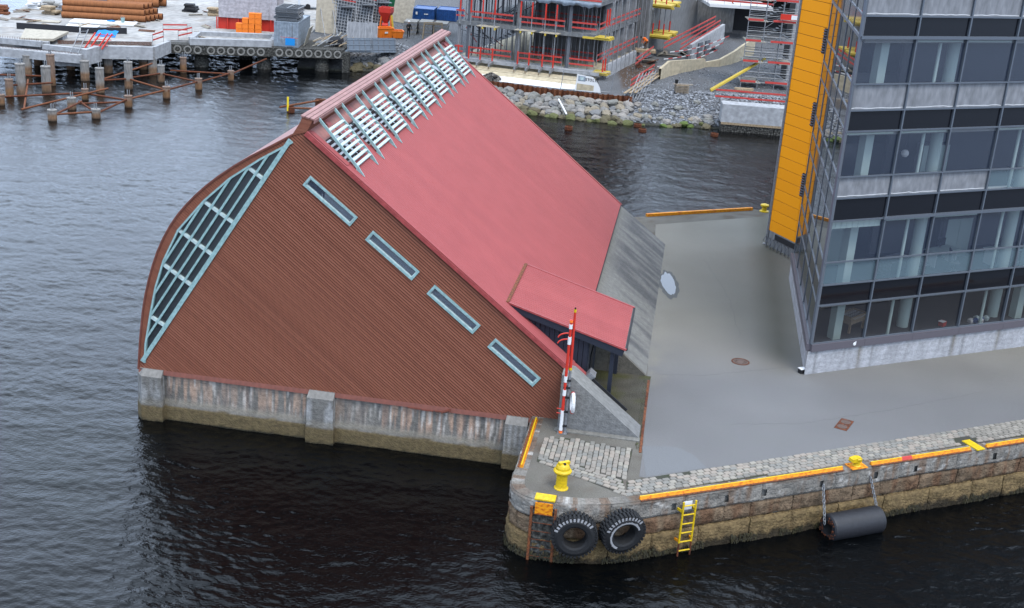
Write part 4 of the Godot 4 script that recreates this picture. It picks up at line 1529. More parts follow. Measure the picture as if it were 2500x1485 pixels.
func make_base(root: Node3D) -> void:
	var base := Node3D.new()
	base.name = "concrete_base"
	root.add_child(base)
	var b := Mb.new()
	var rows := []
	var cols := []
	for j in 36:
		var r := PackedVector3Array()
		var rc := PackedColorArray()
		var y := lerpf(-0.6, 2.06, j / 35.0)
		for i in 261:
			var s := lerpf(-0.9, 16.0, i / 260.0)
			var batter := 0.10 * smoothstep(1.05, 0.55, y)
			r.append(V(s, y, 0.0 + batter + 0.008 * fs.get_noise_2d(s * 4.0, y * 4.0)))
			rc.append(base_tone(s, y))
		rows.append(r)
		cols.append(rc)
	b.sheet(rows, cols)
	obj("front_wall", b, M.vertex_concrete, base)
	b = Mb.new()
	b.box(V(7.6, 0.7, -WL * 0.5 - 0.1), V(17.3, 2.74, WL - 0.2))
	b.tint(func(p: Vector3) -> Color: return tide_tone(p.z * 0.7, p.y, Color(0.22, 0.21, 0.19), 0.7))
	obj("body", b, M.vertex_concrete, base)
	# pillars with sloping caps
	for q in [[-0.45, 0.52, 0.36, true], [6.78, 0.55, 0.36, false], [14.78, 0.45, 0.40, false]]:
		b = Mb.new()
		var hw: float = q[1]
		var zf: float = q[2]
		var ring := [Vector2(-hw, 0.0), Vector2(-hw, zf), Vector2(hw, zf), Vector2(hw, 0.0)]
		if q[3]:
			ring = [Vector2(-hw - 0.35, -0.6), Vector2(-hw - 0.12, 0.02), Vector2(-hw + 0.18, zf), Vector2(hw, zf), Vector2(hw, 0.0)]
		for e in ring.size() - 1:
			var a: Vector2 = ring[e]
			var d: Vector2 = ring[e + 1]
			rows = []
			cols = []
			for j in 28:
				var y := lerpf(-0.6, 1.98, j / 27.0)
				var grow := 0.06 * smoothstep(0.85, 0.7, y)
				var r := PackedVector3Array()
				var rc := PackedColorArray()
				for i in 9:
					var t := i / 8.0
					var p := a.lerp(d, t) * (1.0 + grow)
					r.append(V(q[0] + p.x, y, p.y))
					rc.append(pillar_tone(q[0] + a.lerp(d, t).x + a.lerp(d, t).y, y))
				rows.append(r)
				cols.append(rc)
			b.sheet(rows, cols)
		b.col = Color(0.26, 0.25, 0.235)
		var cap := [] 
		for p in ring:
			cap.append(V(q[0] + p.x, 1.98, p.y))
		for i in range(0, cap.size() - 1):
			var hi0: Vector3 = V(clampf(cap[i].x, q[0] - hw + 0.02, q[0] + hw - 0.02), 2.20, minf(cap[i].z, 0.10))
			var hi1: Vector3 = V(clampf(cap[i + 1].x, q[0] - hw + 0.02, q[0] + hw - 0.02), 2.20, minf(cap[i + 1].z, 0.10))
			b.quad(cap[i], cap[i + 1], hi1, hi0)
		b.quad(V(q[0] - hw + 0.02, 2.20, 0.10), V(q[0] + hw - 0.02, 2.20, 0.10), V(q[0] + hw - 0.02, 2.20, 0.0), V(q[0] - hw + 0.02, 2.20, 0.0))
		obj("pillar", b, M.vertex_concrete, base)
	# concrete continuation of the roof slope down to the asphalt
	var ramp := Mb.new()
	rows = []
	cols = []
	for j in 61:
		var w := lerpf(5.62, WL, j / 60.0)
		var r := PackedVector3Array()
		var rc := PackedColorArray()
		for i in 19:
			var s := lerpf(16.55, 19.60, i / 18.0)
			r.append(roof_pt(s, -0.10, w) + V(0, (2.30 - roof_y(19.6) + 0.079) * (i / 18.0), 0))
			var n := fs.get_noise_2d(w * 3.0, s * 0.5)
			var c := Color(0.235, 0.23, 0.215).lerp(Color(0.10, 0.10, 0.105), clampf(n * 1.8 + 0.25 + fn.get_noise_2d(w * 0.4, 3.0), 0.0, 0.85) * clampf((s - 16.75) * 1.1, 0.0, 1.0))
			rc.append(c.lerp(Color(0.17, 0.165, 0.12), 0.5 * clampf(1.0 - (s - 16.5) * 1.2, 0.0, 1.0)))
		rows.append(r)
		cols.append(rc)
	ramp.sheet(rows, cols)
	obj("ramp_slab", ramp, M.vertex_concrete, base)
	b = Mb.new()
	b.col = Color(0.24, 0.235, 0.22)
	var side := P2([[16.55, roof_y(16.55) - 0.16], [19.60, 2.25], [16.55, 2.25]])
	b.prism(side, -WL - 0.02, -WL + 0.25)
	b.tint(func(p: Vector3) -> Color: return Color(0.2, 0.195, 0.18))
	obj("ramp_end", b, M.vertex_concrete, base)
	# edge strip with a black gutter beside the entrance court
	b = Mb.new()
	b.bar(roof_pt(17.6, -0.04, 5.56), roof_pt(19.55, -0.06, 5.56), 0.07, 0.05, V(0.61, 0.79, 0))
	obj("ramp_gutter", b, M.black, base)
	b = Mb.new()
	b.bar(roof_pt(16.7, -0.03, 5.66), roof_pt(19.58, -0.05, 5.66), 0.05, 0.04, V(0.61, 0.79, 0))
	obj("ramp_edge_strip", b, M.white_paint, base)
	# wedge shaped side wall in front
	b = Mb.new()
	var prof := P2([[16.44, 2.28], [19.62, 2.28], [19.62, 2.33], [16.85, 4.50], [16.44, 4.55]])
	b.prism(prof, -0.32, 0.83)
	b.tint(func(p: Vector3) -> Color: return Color(0.22, 0.22, 0.22) if p.y < 2.4 else Color(0.28, 0.275, 0.26))
	obj("wedge_wall", b, M.vertex_concrete, base)
	b = Mb.new()
	b.bar(V(17.55, 4.03, -0.34), V(19.0, 2.90, -0.34), 0.07, 0.10, V(0.61, 0.79, 0))
	obj("wedge_gutter", b, M.black, base)
	b = Mb.new()
	b.box(V(18.0, 2.315, 0.98), V(3.3, 0.05, 0.30))
	b.tint(func(_p: Vector3) -> Color: return Color(0.23, 0.22, 0.20))
	obj("wedge_footing", b, M.vertex_concrete, base)
	# grey rainwater box where the eaves strip ends
	b = Mb.new()
	b.box(V(17.46, 4.10, -0.62), V(0.30, 0.26, 0.52), Basis(V(0, 0, 1), -0.65))
	obj("rainwater_box", b, M.steel, base)

func make_porch(root: Node3D) -> void:
	var porch := Node3D.new()
	porch.name = "entrance_porch"
	root.add_child(porch)
	var a := Vector2(13.95, 6.62)
	var c := Vector2(18.66, 5.26)
	var d := (c - a).normalized()
	var nn := Vector2(-d.y, d.x)
	# roof sheets of the porch
	for i in 5:
		var b := Mb.new()
		var w0 := 0.78 + i * 0.985
		for r in 5:
			var x0 := w0 + r * 0.197
			for q in [[0.0, 0.13, 0.0, 0.0], [0.13, 0.145, 0.0, 0.022], [0.145, 0.182, 0.022, 0.022], [0.182, 0.197, 0.022, 0.0]]:
				var p0: Vector2 = a + nn * q[2]
				var p1: Vector2 = c + nn * q[2]
				var p2: Vector2 = c + nn * q[3]
				var p3: Vector2 = a + nn * q[3]
				b.quad(V(p0.x, p0.y, -(x0 + q[0])), V(p1.x, p1.y, -(x0 + q[0])), V(p2.x, p2.y, -(x0 + q[1])), V(p3.x, p3.y, -(x0 + q[1])))
		obj("porch_sheet", b, M["roof%d" % (i % 3)], porch)
	var b := Mb.new()
	b.prism(PackedVector2Array([a - nn * 0.02, c - nn * 0.02, c - nn * 0.12, a - nn * 0.12]), -5.66, -0.82)
	obj("porch_deck", b, M.navy, porch)
	for w in [0.76, 5.72]:
		b = Mb.new()
		var p0 := a + nn * 0.01
		var p1 := c + d * 0.06 + nn * 0.01
		b.bar(V(p0.x, p0.y, -w), V(p1.x, p1.y, -w), 0.09, 0.07)
		obj("porch_verge", b, M.roof_red, porch)
		b = Mb.new()
		b.bar(V(p0.x, p0.y - 0.17, -w - 0.02), V(p1.x - 0.1, p1.y - 0.17, -w - 0.02), 0.06, 0.26)
		obj("fascia", b, M.navy, porch)
	b = Mb.new()
	b.bar(V(a.x - 0.04, a.y + 0.03, -0.74), V(a.x - 0.04, a.y + 0.03, -5.74), 0.18, 0.05)
	obj("rusted_flashing", b, M.rust, porch)
	b = Mb.new()
	b.bar(V(c.x + 0.06, c.y - 0.05, -0.9), V(c.x + 0.06, c.y - 0.05, -5.72), 0.09, 0.10)
	obj("gutter", b, M.black, porch)
	# navy boarding of the near side
	for i in 16:
		var s0 := 14.1 + i * 0.196
		var s1 := s0 + 0.178
		b = Mb.new()
		var yt := a.y + (s0 - a.x) * (c.y - a.y) / (c.x - a.x) - 0.16
		var yb := maxf(roof_y(s1) - 0.05, 2.3) if s1 < 16.9 else 2.3
		if yt - yb > 0.02:
			b.prism(PackedVector2Array([Vector2(s0, yb), Vector2(s1, yb), Vector2(s1, yt - 0.05), Vector2(s0, yt)]), -0.98, -0.935)
			obj("navy_board", b, M.navy, porch)
	b = Mb.new()
	b.prism(P2([[14.15, roof_y(14.15)], [16.9, roof_y(16.9)], [17.2, 2.3], [17.2, 5.50], [14.15, 6.38]]), -1.02, -0.985)
	obj("board_backing", b, M.black, porch)
	# back of the entrance with a door, side wall with a round lamp
	b = Mb.new()
	b.box(V(17.22, 3.95, -3.3), V(0.1, 3.3, 4.6))
	obj("entrance_wall", b, M.navy, porch)
	b = Mb.new()
	b.box(V(17.29, 3.32, -2.8), V(0.05, 2.05, 1.6))
	obj("door", b, M.black, porch)
	b = Mb.new()
	var prof := P2([[16.8, 2.28], [19.58, 2.28], [16.8, 4.55]])
	b.prism(prof, -5.62, -5.44)
	b.prism(P2([[16.8, 4.55], [18.2, 3.4], [18.2, 5.2], [16.8, 5.6]]), -5.62, -5.45)
	b.tint(func(p: Vector3) -> Color: return Color(0.15, 0.14, 0.115))
	obj("court_wall", b, M.vertex_concrete, porch)
	b = Mb.new()
	b.lathe([Vector2(0.0, 0.08), Vector2(0.10, 0.07), Vector2(0.15, 0.0)], 20, Transform3D(Basis(V(1, 0, 0), V(0, 0, 1), V(0, -1, 0)), V(17.75, 4.55, -5.42)))
	obj("round_lamp", b, M.steel, porch)
	b = Mb.new()
	b.box(V(17.75, 4.55, -5.33), V(0.32, 0.025, 0.03))
	b.box(V(17.75, 4.55, -5.33), V(0.025, 0.32, 0.032))
	obj("lamp_cross", b, M.black, porch)
	for w in [1.0, 5.30]:
		b = Mb.new()
		b.box(V(18.2, 3.72, -w), V(0.16, 2.84, 0.16))
		obj("post", b, M.navy, porch)
	# damp floor of the court
	b = Mb.new()
	rng.seed = 77
	var rows := []
	var cols := []
	for j in 25:
		var r := PackedVector3Array()
		var rc := PackedColorArray()
		for i in 13:
			var s := lerpf(17.2, 19.75, i / 12.0)
			var w := lerpf(0.3, 5.44, j / 24.0)
			r.append(V(s, Q + 0.017, -w))
			var damp := Color(0.125, 0.12, 0.10) * (1.0 + 0.3 * fs.get_noise_2d(s * 2.0, w * 2.0))
			rc.append(damp.lerp(Color(0.10, 0.105, 0.03), clampf(fs.get_noise_2d(s * 1.3, w * 1.3 + 30.0) * 1.6 + 0.25 - absf(s - 18.3) * 0.3 - (5.0 - w) * 0.2, 0.0, 0.75)))
		rows.append(r)
		cols.append(rc)
	b.sheet(rows, cols)
	obj("court_floor", b, M.apron, porch)

const LEVELS := [[3.78, 5.50, "win"], [5.56, 6.44, "spandrel"], [6.50, 7.47, "low"], [7.53, 9.32, "win"], [9.38, 10.33, "spandrel"], [10.38, 11.26, "grey"], [11.31, 13.20, "win"], [13.25, 14.08, "spandrel"], [14.13, 15.16, "grey"], [15.22, 17.02, "win"], [17.12, 17.93, "spandrel"], [17.98, 19.0, "grey"], [19.06, 20.9, "win"], [20.96, 21.8, "spandrel"], [21.85, 22.85, "grey"], [22.9, 24.7, "win"], [24.75, 25.6, "spandrel"]]

# one glazed face: x along it, z outwards, all under the node given
func facade(called: String, root: Node3D, xf: Transform3D, cols: Array, side: bool) -> void:
	var f := Node3D.new()
	f.name = called
	root.add_child(f)
	f.transform = xf
	var x1: float = cols[cols.size() - 1]
	for i in cols.size():
		var b := Mb.new()
		b.box(V(cols[i], 14.7, -0.055 if side else (0.02 if i else 0.0)), V(0.075 if not side else 0.05, 21.9, 0.12))
		obj("mullion", b, M.steel_dark if side else M.frame, f)
	for l in LEVELS:
		var b := Mb.new()
		b.box(V(x1 * 0.5, l[0] - 0.03, -0.034 if side else 0.035), V(x1, 0.062, 0.085))
		if absf(l[0] - 17.12) < 0.01 or (absf(l[0] - 9.38) < 0.01 and not side):
			b.box(V(x1 * 0.5 + (1.4 if l[0] < 10.0 else 0.0), l[0] - 0.03, 0.06 if not side else -0.05), V(x1 - (2.8 if l[0] < 10.0 else 0.0), 0.12, 0.14))
		obj("transom", b, M.frame, f)
		for i in cols.size() - 1:
			var kind: String = l[2]
			if kind == "grey" and (side or (l[0] < 11.0 and i >= 3)):
				kind = "low"
			var c0: float = cols[i] + 0.03
			var c1: float = cols[i + 1] - 0.03
			var p := Mb.new()
			if kind == "grey" or kind == "spandrel":
				p.box(V((c0 + c1) * 0.5, (l[0] + l[1]) * 0.5, -0.045), V(c1 - c0, l[1] - l[0], 0.05))
				obj("spandrel_panel" if kind == "spandrel" else "grey_panel", p, M.spandrel if kind == "spandrel" else M.grey_panel, f)
				if kind == "grey":
					# torn edge of the blind behind the pane shows as a pale line
					var q := Mb.new()
					var n := 10
					for k in n:
						var a := lerpf(c0 + 0.03, c1 - 0.03, float(k) / n)
						var d := lerpf(c0 + 0.03, c1 - 0.03, float(k + 1) / n)
						var ya: float = l[0] + 0.05 + 0.035 * fs.get_noise_2d(a * 3.0 + i, l[0])
						var yd: float = l[0] + 0.05 + 0.035 * fs.get_noise_2d(d * 3.0 + i, l[0])
						q.quad(V(a, ya - 0.012, -0.017), V(d, yd - 0.012, -0.017), V(d, yd + 0.012, -0.017), V(a, ya + 0.012, -0.017))
					obj("blind_edge", q, M.white_paint, f)
			else:
				p.quad(V(c0, l[0], -0.03), V(c1, l[0], -0.03), V(c1, l[1], -0.03), V(c0, l[1], -0.03))
				obj("pane", p, M.pane_side if side else (M.pane_dark if l[0] < 4.0 else (M.pane_low if kind == "low" else M.pane)), f)
	# sill band and concrete plinth
	var n := cols.size() - 1
	for i in n:
		var b := Mb.new()
		b.box(V((cols[i] + cols[i + 1]) * 0.5, 3.575, 0.05), V(cols[i + 1] - cols[i] - 0.01, 0.33, 0.20))
		obj("sill_band", b, M.frame_brown, f)
	var b := Mb.new()
	var rows := []
	var tints := []
	var nx := roundi(x1 / 0.12)
	for j in 9:
		var r := PackedVector3Array()
		var rc := PackedColorArray()
		for i in nx + 1:
			var x := (-0.11 if not side else 0.0) + (x1 + 0.11) * i / nx
			var y := lerpf(2.25, 3.42, j / 8.0)
			r.append(V(x, y, 0.06))
			var c := Color(0.47, 0.475, 0.50) * (1.0 + 0.14 * fs.get_noise_2d(x * 3.0, y * 0.4) + 0.08 * fn.get_noise_2d(x, y))
			for m in cols:
				var w := 0.14 + 0.10 * absf(fs.get_noise_2d(m * 7.0, 2.0))
				var k := clampf(1.0 - absf(x - m + 0.12) / w, 0.0, 1.0) * (0.55 + 0.45 * clampf((y - 2.3) * 0.8, 0.0, 1.0))
				if m > 0.5:
					c = c.lerp(Color(0.20, 0.17, 0.125), k * clampf(0.75 + fs.get_noise_2d(m * 3.0, 8.0), 0.1, 0.95))
			var run := clampf(fs.get_noise_2d(x * 9.0, y * 0.25 + 40.0) * 4.0 - 1.5, 0.0, 1.0)
			c = c.lerp(Color(0.26, 0.26, 0.265), run * 0.7)
			rc.append(c)
		rows.append(r)
		tints.append(rc)
	b.sheet(rows, tints)
	obj("concrete_plinth", b, M.vertex_concrete, f)

func make_office() -> void:
	var root := thing("glass_office_block", "dark glass office block with a sharp corner on a pale concrete plinth", "office block", V(13.19, 0, -51.9), deg_to_rad(25.84))
	var cols := [0.0]
	for k in 11:
		cols.append(2.92 + 2.76 * k)
	facade("front_facade", root, Transform3D(), cols, false)
	var lx := V(0.549, 0, -0.836).normalized()
	# along the side face from its far end to the sharp corner, so that z points outwards
	var far := lx * 13.7
	var sc := []
	for x in [0.0, 2.75, 5.63, 8.17, 10.68, 13.7]:
		sc.append(x)
	facade("side_facade", root, Transform3D(Basis(-lx, Vector3.UP, (-lx).cross(Vector3.UP)), far), sc, true)
	# floors, ceilings and walls inside
	var plan := P2([[0.45, -0.22], [29.9, -0.22], [29.9, -12.5], [8.2, -11.9]])
	var flat := Transform3D(Basis(Vector3.RIGHT, V(0, 0, 1), V(0, -1, 0)), Vector3.ZERO)
	for y in [3.45, 5.75, 9.6, 13.4, 17.25, 21.1, 24.9]:
		var b := Mb.new()
		b.prism(plan, -(y + 0.0), -(y - 0.42 if y > 4.0 else y - 1.0), flat)
		obj("ceiling_slab", b, M.ceiling, root)
		b = Mb.new()
		var fy: float = y + 0.004
		b.quad(V(plan[0].x, fy, plan[0].y), V(plan[1].x, fy, plan[1].y), V(plan[2].x, fy, plan[2].y), V(plan[3].x, fy, plan[3].y))
		obj("carpet", b, M.carpet, root)
	var b := Mb.new()
	b.box(V(18.5, 14.2, -5.2), V(23.0, 23.0, 0.2))
	obj("inner_wall", b, M.interior_wall, root)
	b = Mb.new()
	b.box(V(19.6, 13.9, -12.7), V(21.0, 23.4, 0.3))
	b.box(V(30.1, 13.9, -6.5), V(0.3, 23.4, 12.6))
	obj("rear_wall", b, M.spandrel, root)
	b = Mb.new()
	b.prism(P2([[0.1, -0.05], [30.0, -0.05], [30.2, -12.8], [8.6, -12.7], [7.62, -11.4]]), -26.1, -25.6, flat)
	obj("roof", b, M.concrete_grey, root)
	b = Mb.new()
	b.prism(P2([[0.2, -0.1], [29.9, -0.1], [29.9, -12.5], [7.6, -11.4]]), -3.3, -2.0, flat)
	obj("plinth_core", b, M.concrete_pale, root)
	# columns and posts behind the glass
	for y in [3.45, 5.75, 9.6, 13.4, 17.25]:
		var h: float = {3.45: 1.9, 5.75: 3.45, 9.6: 3.4, 13.4: 3.45, 17.25: 3.45}[y]
		for k in 4:
			b = Mb.new()
			b.box(V(2.05 + k * 11.0, y + h * 0.5, -0.95), V(0.42, h, 0.42))
			obj("square_column", b, M.interior_pale, root)
			b = Mb.new()
			b.tube(V(6.4 + k * 5.6, y, -1.4), V(6.4 + k * 5.6, y + h, -1.4), 0.27, 0.27, 20)
			obj("round_column", b, M.interior_pale, root)
			b = Mb.new()
			b.tube(V(4.75 + k * 5.6, y, -0.5), V(4.75 + k * 5.6, y + h, -0.5), 0.075, 0.075, 12)
			obj("thin_post", b, M.interior_pale, root)
	# white blind and blind rails
	b = Mb.new()
	for k in 9:
		b.box(V(0.25 + k * 0.305, 9.13, -0.12), V(0.29, 0.33, 0.02))
	obj("white_blind", b, M.interior_pale, root)
	for q in [[13.08, 0], [13.08, 1], [16.92, 1], [16.92, 2], [9.2, 1], [9.2, 2], [13.08, 3]]:
		b = Mb.new()
		var c: float = cols[q[1]]
		b.box(V(c + 1.4, q[0], -0.12), V(2.55, 0.07, 0.05))
		obj("blind_rail", b, M.interior_pale, root)
	make_furniture(root)
	make_tower()

func inside(root: Node3D, called: String, label: String, cat: String, p: Vector3, turn := 0.0) -> Node3D:
	var at := root.transform * p
	return thing(called, label, cat, at, root.rotation.y + turn)

func make_furniture(root: Node3D) -> void:
	var b: Mb
	# football table on the ground floor
	var t := inside(root, "game_table", "pale wooden football table behind the ground floor glass", "game table", V(3.6, 3.46, -1.7), 0.35)
	b = Mb.new()
	b.box(V(0, 0.62, 0.34), V(1.3, 0.36, 0.04))
	b.box(V(0, 0.62, -0.34), V(1.3, 0.36, 0.04))
	b.box(V(0.66, 0.62, 0), V(0.04, 0.36, 0.72))
	b.box(V(-0.66, 0.62, 0), V(0.04, 0.36, 0.72))
	obj("cabinet", b, M.timber, t)
	b = Mb.new()
	b.box(V(0, 0.62, 0), V(1.26, 0.03, 0.64))
	obj("pitch", b, M.inside_dark, t)
	for k in 8:
		b = Mb.new()
		b.tube(V(-0.55 + k * 0.157, 0.74, -0.5), V(-0.55 + k * 0.157, 0.74, 0.5), 0.01)
		for j in 3:
			b.box(V(-0.55 + k * 0.157, 0.70, -0.2 + j * 0.2), V(0.03, 0.10, 0.035))
		obj("player_rod", b, M.white_paint, t)
	for s in [[-0.58, -0.28], [0.58, -0.28], [-0.58, 0.28], [0.58, 0.28]]:
		b = Mb.new()
		b.box(V(s[0], 0.22, s[1]), V(0.09, 0.44, 0.09))
		obj("leg", b, M.timber, t)
	# boxes and papers further right
	t = inside(root, "cardboard_box", "small red and white box on the ground floor by the glass", "box", V(8.4, 3.46, -0.9), 0.3)
	obj("carton", bm(V(0, 0.12, 0), V(0.3, 0.24, 0.25)), M.red_wood, t)
	obj("lid", bm(V(-0.1, 0.25, 0.02), V(0.3, 0.02, 0.26)), M.white_paint, t)
	t = inside(root, "bag_heap", "heap of blue and white bags on the ground floor by the glass", "bags", V(10.6, 3.46, -0.9), 0.0)
	for k in 6:
		b = Mb.new()
		b.slab(V(-0.4 + 0.16 * k, 0.10 + 0.05 * (k % 3), 0.1 * (k % 2)), V(0.26, 0.22, 0.24), 0.08, Basis(Vector3.UP, k * 0.7))
		obj("bag", b, [M.white_paint, M.container_blue, M.mint_pale][k % 3], t)
	# long pale sideboard two floors up
	t = inside(root, "sideboard", "long pale sideboard behind the glass on the fourth floor", "sideboard", V(4.4, 13.41, -1.6))
	obj("carcass", bm(V(0, 0.62, 0), V(4.1, 0.95, 0.5)), M.interior_pale, t)
	obj("plinth", bm(V(0, 0.07, 0), V(3.9, 0.14, 0.4)), M.inside_dark, t)
	for k in 4:
		obj("front", bm(V(-1.53 + k * 1.02, 0.62, 0.255), V(0.98, 0.85, 0.02)), M.interior_pale, t)
	# lounge chairs
	var pr := [[V(2.0, 9.61, -1.2), 0.5, "pale lounge chair nearest the sharp corner on the third floor"], [V(3.4, 9.61, -1.5), -0.3, "pale lounge chair between two others on the third floor"], [V(4.4, 9.61, -0.9), 2.6, "pale low backed lounge chair close to the third floor glass"]]
	for q in pr:
		t = inside(root, "lounge_chair", q[2], "chair", q[0], q[1])
		b = Mb.new()
		b.slab(V(0, 0.38, 0), V(0.66, 0.12, 0.62), 0.05)
		obj("seat", b, M.interior_pale, t)
		b = Mb.new()
		var rows := []
		for j in 6:
			var r := PackedVector3Array()
			for i in 9:
				var a := lerpf(-1.25, 1.25, i / 8.0)
				var rr := 0.36 + 0.05 * j / 5.0
				r.append(V(sin(a) * rr, 0.42 + j * 0.085 * (1.0 - 0.35 * absf(a) / 1.25), -cos(a) * rr))
			rows.append(r)
		b.sheet(rows)
		obj("backrest", b, M.interior_pale, t)
		for s in [[-0.22, -0.2], [0.22, -0.2], [-0.22, 0.2], [0.22, 0.2]]:
			b = Mb.new()
			b.tube(V(s[0], 0.33, s[1]), V(s[0] * 1.3, 0.0, s[1] * 1.3), 0.018)
			obj("leg", b, M.steel, t)
	t = inside(root, "curved_bench", "long pale curved bench by the third floor glass", "bench", V(5.9, 9.61, -1.0))
	b = Mb.new()
	for k in 10:
		var a := lerpf(-0.7, 0.7, k / 9.0)
		b.slab(V(sin(a) * 1.7, 0.42, 1.3 - cos(a) * 1.5), V(0.3, 0.14, 0.5), 0.03, Basis(Vector3.UP, -a))
	obj("seat", b, M.interior_pale, t)
	for s in [-0.8, 0.8]:
		obj("leg", bm(V(s, 0.18, -0.02), V(0.08, 0.36, 0.3)), M.steel, t)
	t = inside(root, "white_bench", "white bench behind the low pane on the third floor at right", "bench", V(9.9, 9.61, -0.7))
	obj("seat", bm(V(0, 0.52, 0), V(1.7, 0.12, 0.42)), M.white_paint, t)
	for s in [-0.7, 0.7]:
		obj("leg", bm(V(s, 0.23, 0), V(0.07, 0.46, 0.36)), M.white_paint, t)
	# table and globe lamp above it
	t = inside(root, "meeting_table", "grey meeting table under a globe lamp on the third floor", "table", V(7.0, 9.61, -2.6), 0.2)
	obj("table_top", bm(V(0, 0.74, 0), V(2.2, 0.05, 1.0)), M.grey_panel, t)
	for s in [[-1.0, -0.4], [1.0, -0.4], [-1.0, 0.4], [1.0, 0.4]]:
		obj("leg", bm(V(s[0], 0.36, s[1]), V(0.05, 0.72, 0.05)), M.steel, t)
	t = inside(root, "globe_lamp", "unlit white globe lamp hanging on the third floor", "lamp", V(4.9, 11.75, -1.6))
	b = Mb.new()
	b.lathe([Vector2(0.0, -0.18), Vector2(0.1, -0.155), Vector2(0.17, -0.05), Vector2(0.17, 0.05), Vector2(0.1, 0.15), Vector2(0.0, 0.18)], 20)
	obj("globe", b, M.white_paint, t)
	b = Mb.new()
	b.tube(V(0, 0.18, 0), V(0, 0.83, 0), 0.01)
	obj("cord", b, M.black, t)
	t = inside(root, "desk", "grey desk on the second floor behind the round column", "desk", V(6.2, 5.76, -2.4), 0.3)
	obj("desk_top", bm(V(0, 0.74, 0), V(1.8, 0.04, 0.8)), M.grey_panel, t)
	for s in [-0.8, 0.8]:
		obj("leg", bm(V(s, 0.36, 0), V(0.05, 0.72, 0.6)), M.steel, t)
	# office chairs, screens and shelves, floor by floor
	var seats := [[V(7.6, 5.76, -2.0), 0.4, "dark office chair at the second floor desk"], [V(12.6, 5.76, -1.3), 2.0, "dark office chair behind the fourth pane of the second floor"], [V(9.4, 5.76, -1.9), 1.0, "dark office chair behind the third pane of the second floor"], [V(8.6, 13.41, -1.7), 0.5, "dark office chair behind the third pane of the fourth floor"], [V(12.2, 9.61, -2.0), 1.2, "dark office chair right of the white bench on the third floor"]]
	for q in seats:
		t = inside(root, "office_chair", q[2], "chair", q[0], q[1])
		b = Mb.new()
		b.slab(V(0, 0.47, 0), V(0.48, 0.09, 0.46), 0.03)
		obj("seat", b, M.steel_dark, t)
		b = Mb.new()
		b.slab(V(0, 0.82, -0.23), V(0.46, 0.58, 0.07), 0.02, Basis(V(1, 0, 0), -0.12))
		obj("backrest", b, M.steel_dark, t)
		b = Mb.new()
		b.tube(V(0, 0.08, 0), V(0, 0.44, 0), 0.03)
		for k in 5:
			var a := TAU * k / 5.0
			b.bar(V(0, 0.08, 0), V(cos(a) * 0.3, 0.05, sin(a) * 0.3), 0.04, 0.03)
		obj("swivel_foot", b, M.steel, t)
	var desks := [[V(9.6, 5.76, -3.0), 0.2, "pale desk behind the third pane of the second floor"], [V(12.9, 5.76, -2.4), 0.0, "pale desk behind the fourth pane of the second floor"], [V(9.2, 13.41, -2.6), 0.1, "pale desk behind the third pane of the fourth floor"], [V(12.0, 13.41, -2.4), 0.0, "pale desk behind the fourth pane of the fourth floor"]]
	for q in desks:
		t = inside(root, "desk", q[2], "desk", q[0], q[1])
		obj("desk_top", bm(V(0, 0.74, 0), V(1.8, 0.04, 0.8)), M.interior_pale, t)
		for s in [-0.8, 0.8]:
			obj("leg", bm(V(s, 0.36, 0), V(0.05, 0.72, 0.6)), M.white_paint, t)
		obj("screen", bm(V(0.1, 1.05, -0.2), V(0.62, 0.36, 0.04)), M.spandrel, t)
		obj("screen_foot", bm(V(0.1, 0.82, -0.22), V(0.08, 0.14, 0.06)), M.steel, t)
	for q in [[V(8.4, 9.61, -3.6), "tall pale cupboard at the back of the third floor"], [V(11.2, 5.76, -4.0), "tall pale cupboard at the back of the second floor"], [V(4.2, 5.76, -4.2), "pale cupboard left of the desk at the back of the second floor"]]:
		t = inside(root, "cupboard", q[1], "cupboard", q[0])
		obj("carcass", bm(V(0, 1.0, 0), V(1.6, 2.0, 0.45)), M.grey_panel, t)
		for s in [-0.4, 0.4]:
			obj("door", bm(V(s, 1.0, 0.235), V(0.78, 1.92, 0.02)), M.interior_pale, t)
	# white drop shaped mark on the sill band, little sensor at the corner
	t = inside(root, "drop_sign", "small white drop shaped mark on the brown sill band", "sign", V(2.35, 3.56, 0.155))
	b = Mb.new()
	b.lathe([Vector2(0.0, 0.02), Vector2(0.06, 0.02), Vector2(0.085, 0.0)], 16, Transform3D(Basis(V(1, 0, 0), V(0, 0, 1), V(0, -1, 0)), V(0, 0, 0)))
	b.prism(P2([[-0.04, 0.06], [0.07, 0.0], [0.06, 0.14]]), 0.0, 0.018)
	obj("drop", b, M.white_paint, t)
	t = inside(root, "wall_box", "small white topped box at the foot of the sharp plinth corner", "box", V(-0.1, 2.31, -0.15))
	obj("case", bm(V(0, 0.10, 0), V(0.26, 0.2, 0.22)), M.black, t)
	obj("lid", bm(V(0, 0.215, 0), V(0.30, 0.03, 0.26)), M.white_paint, t)

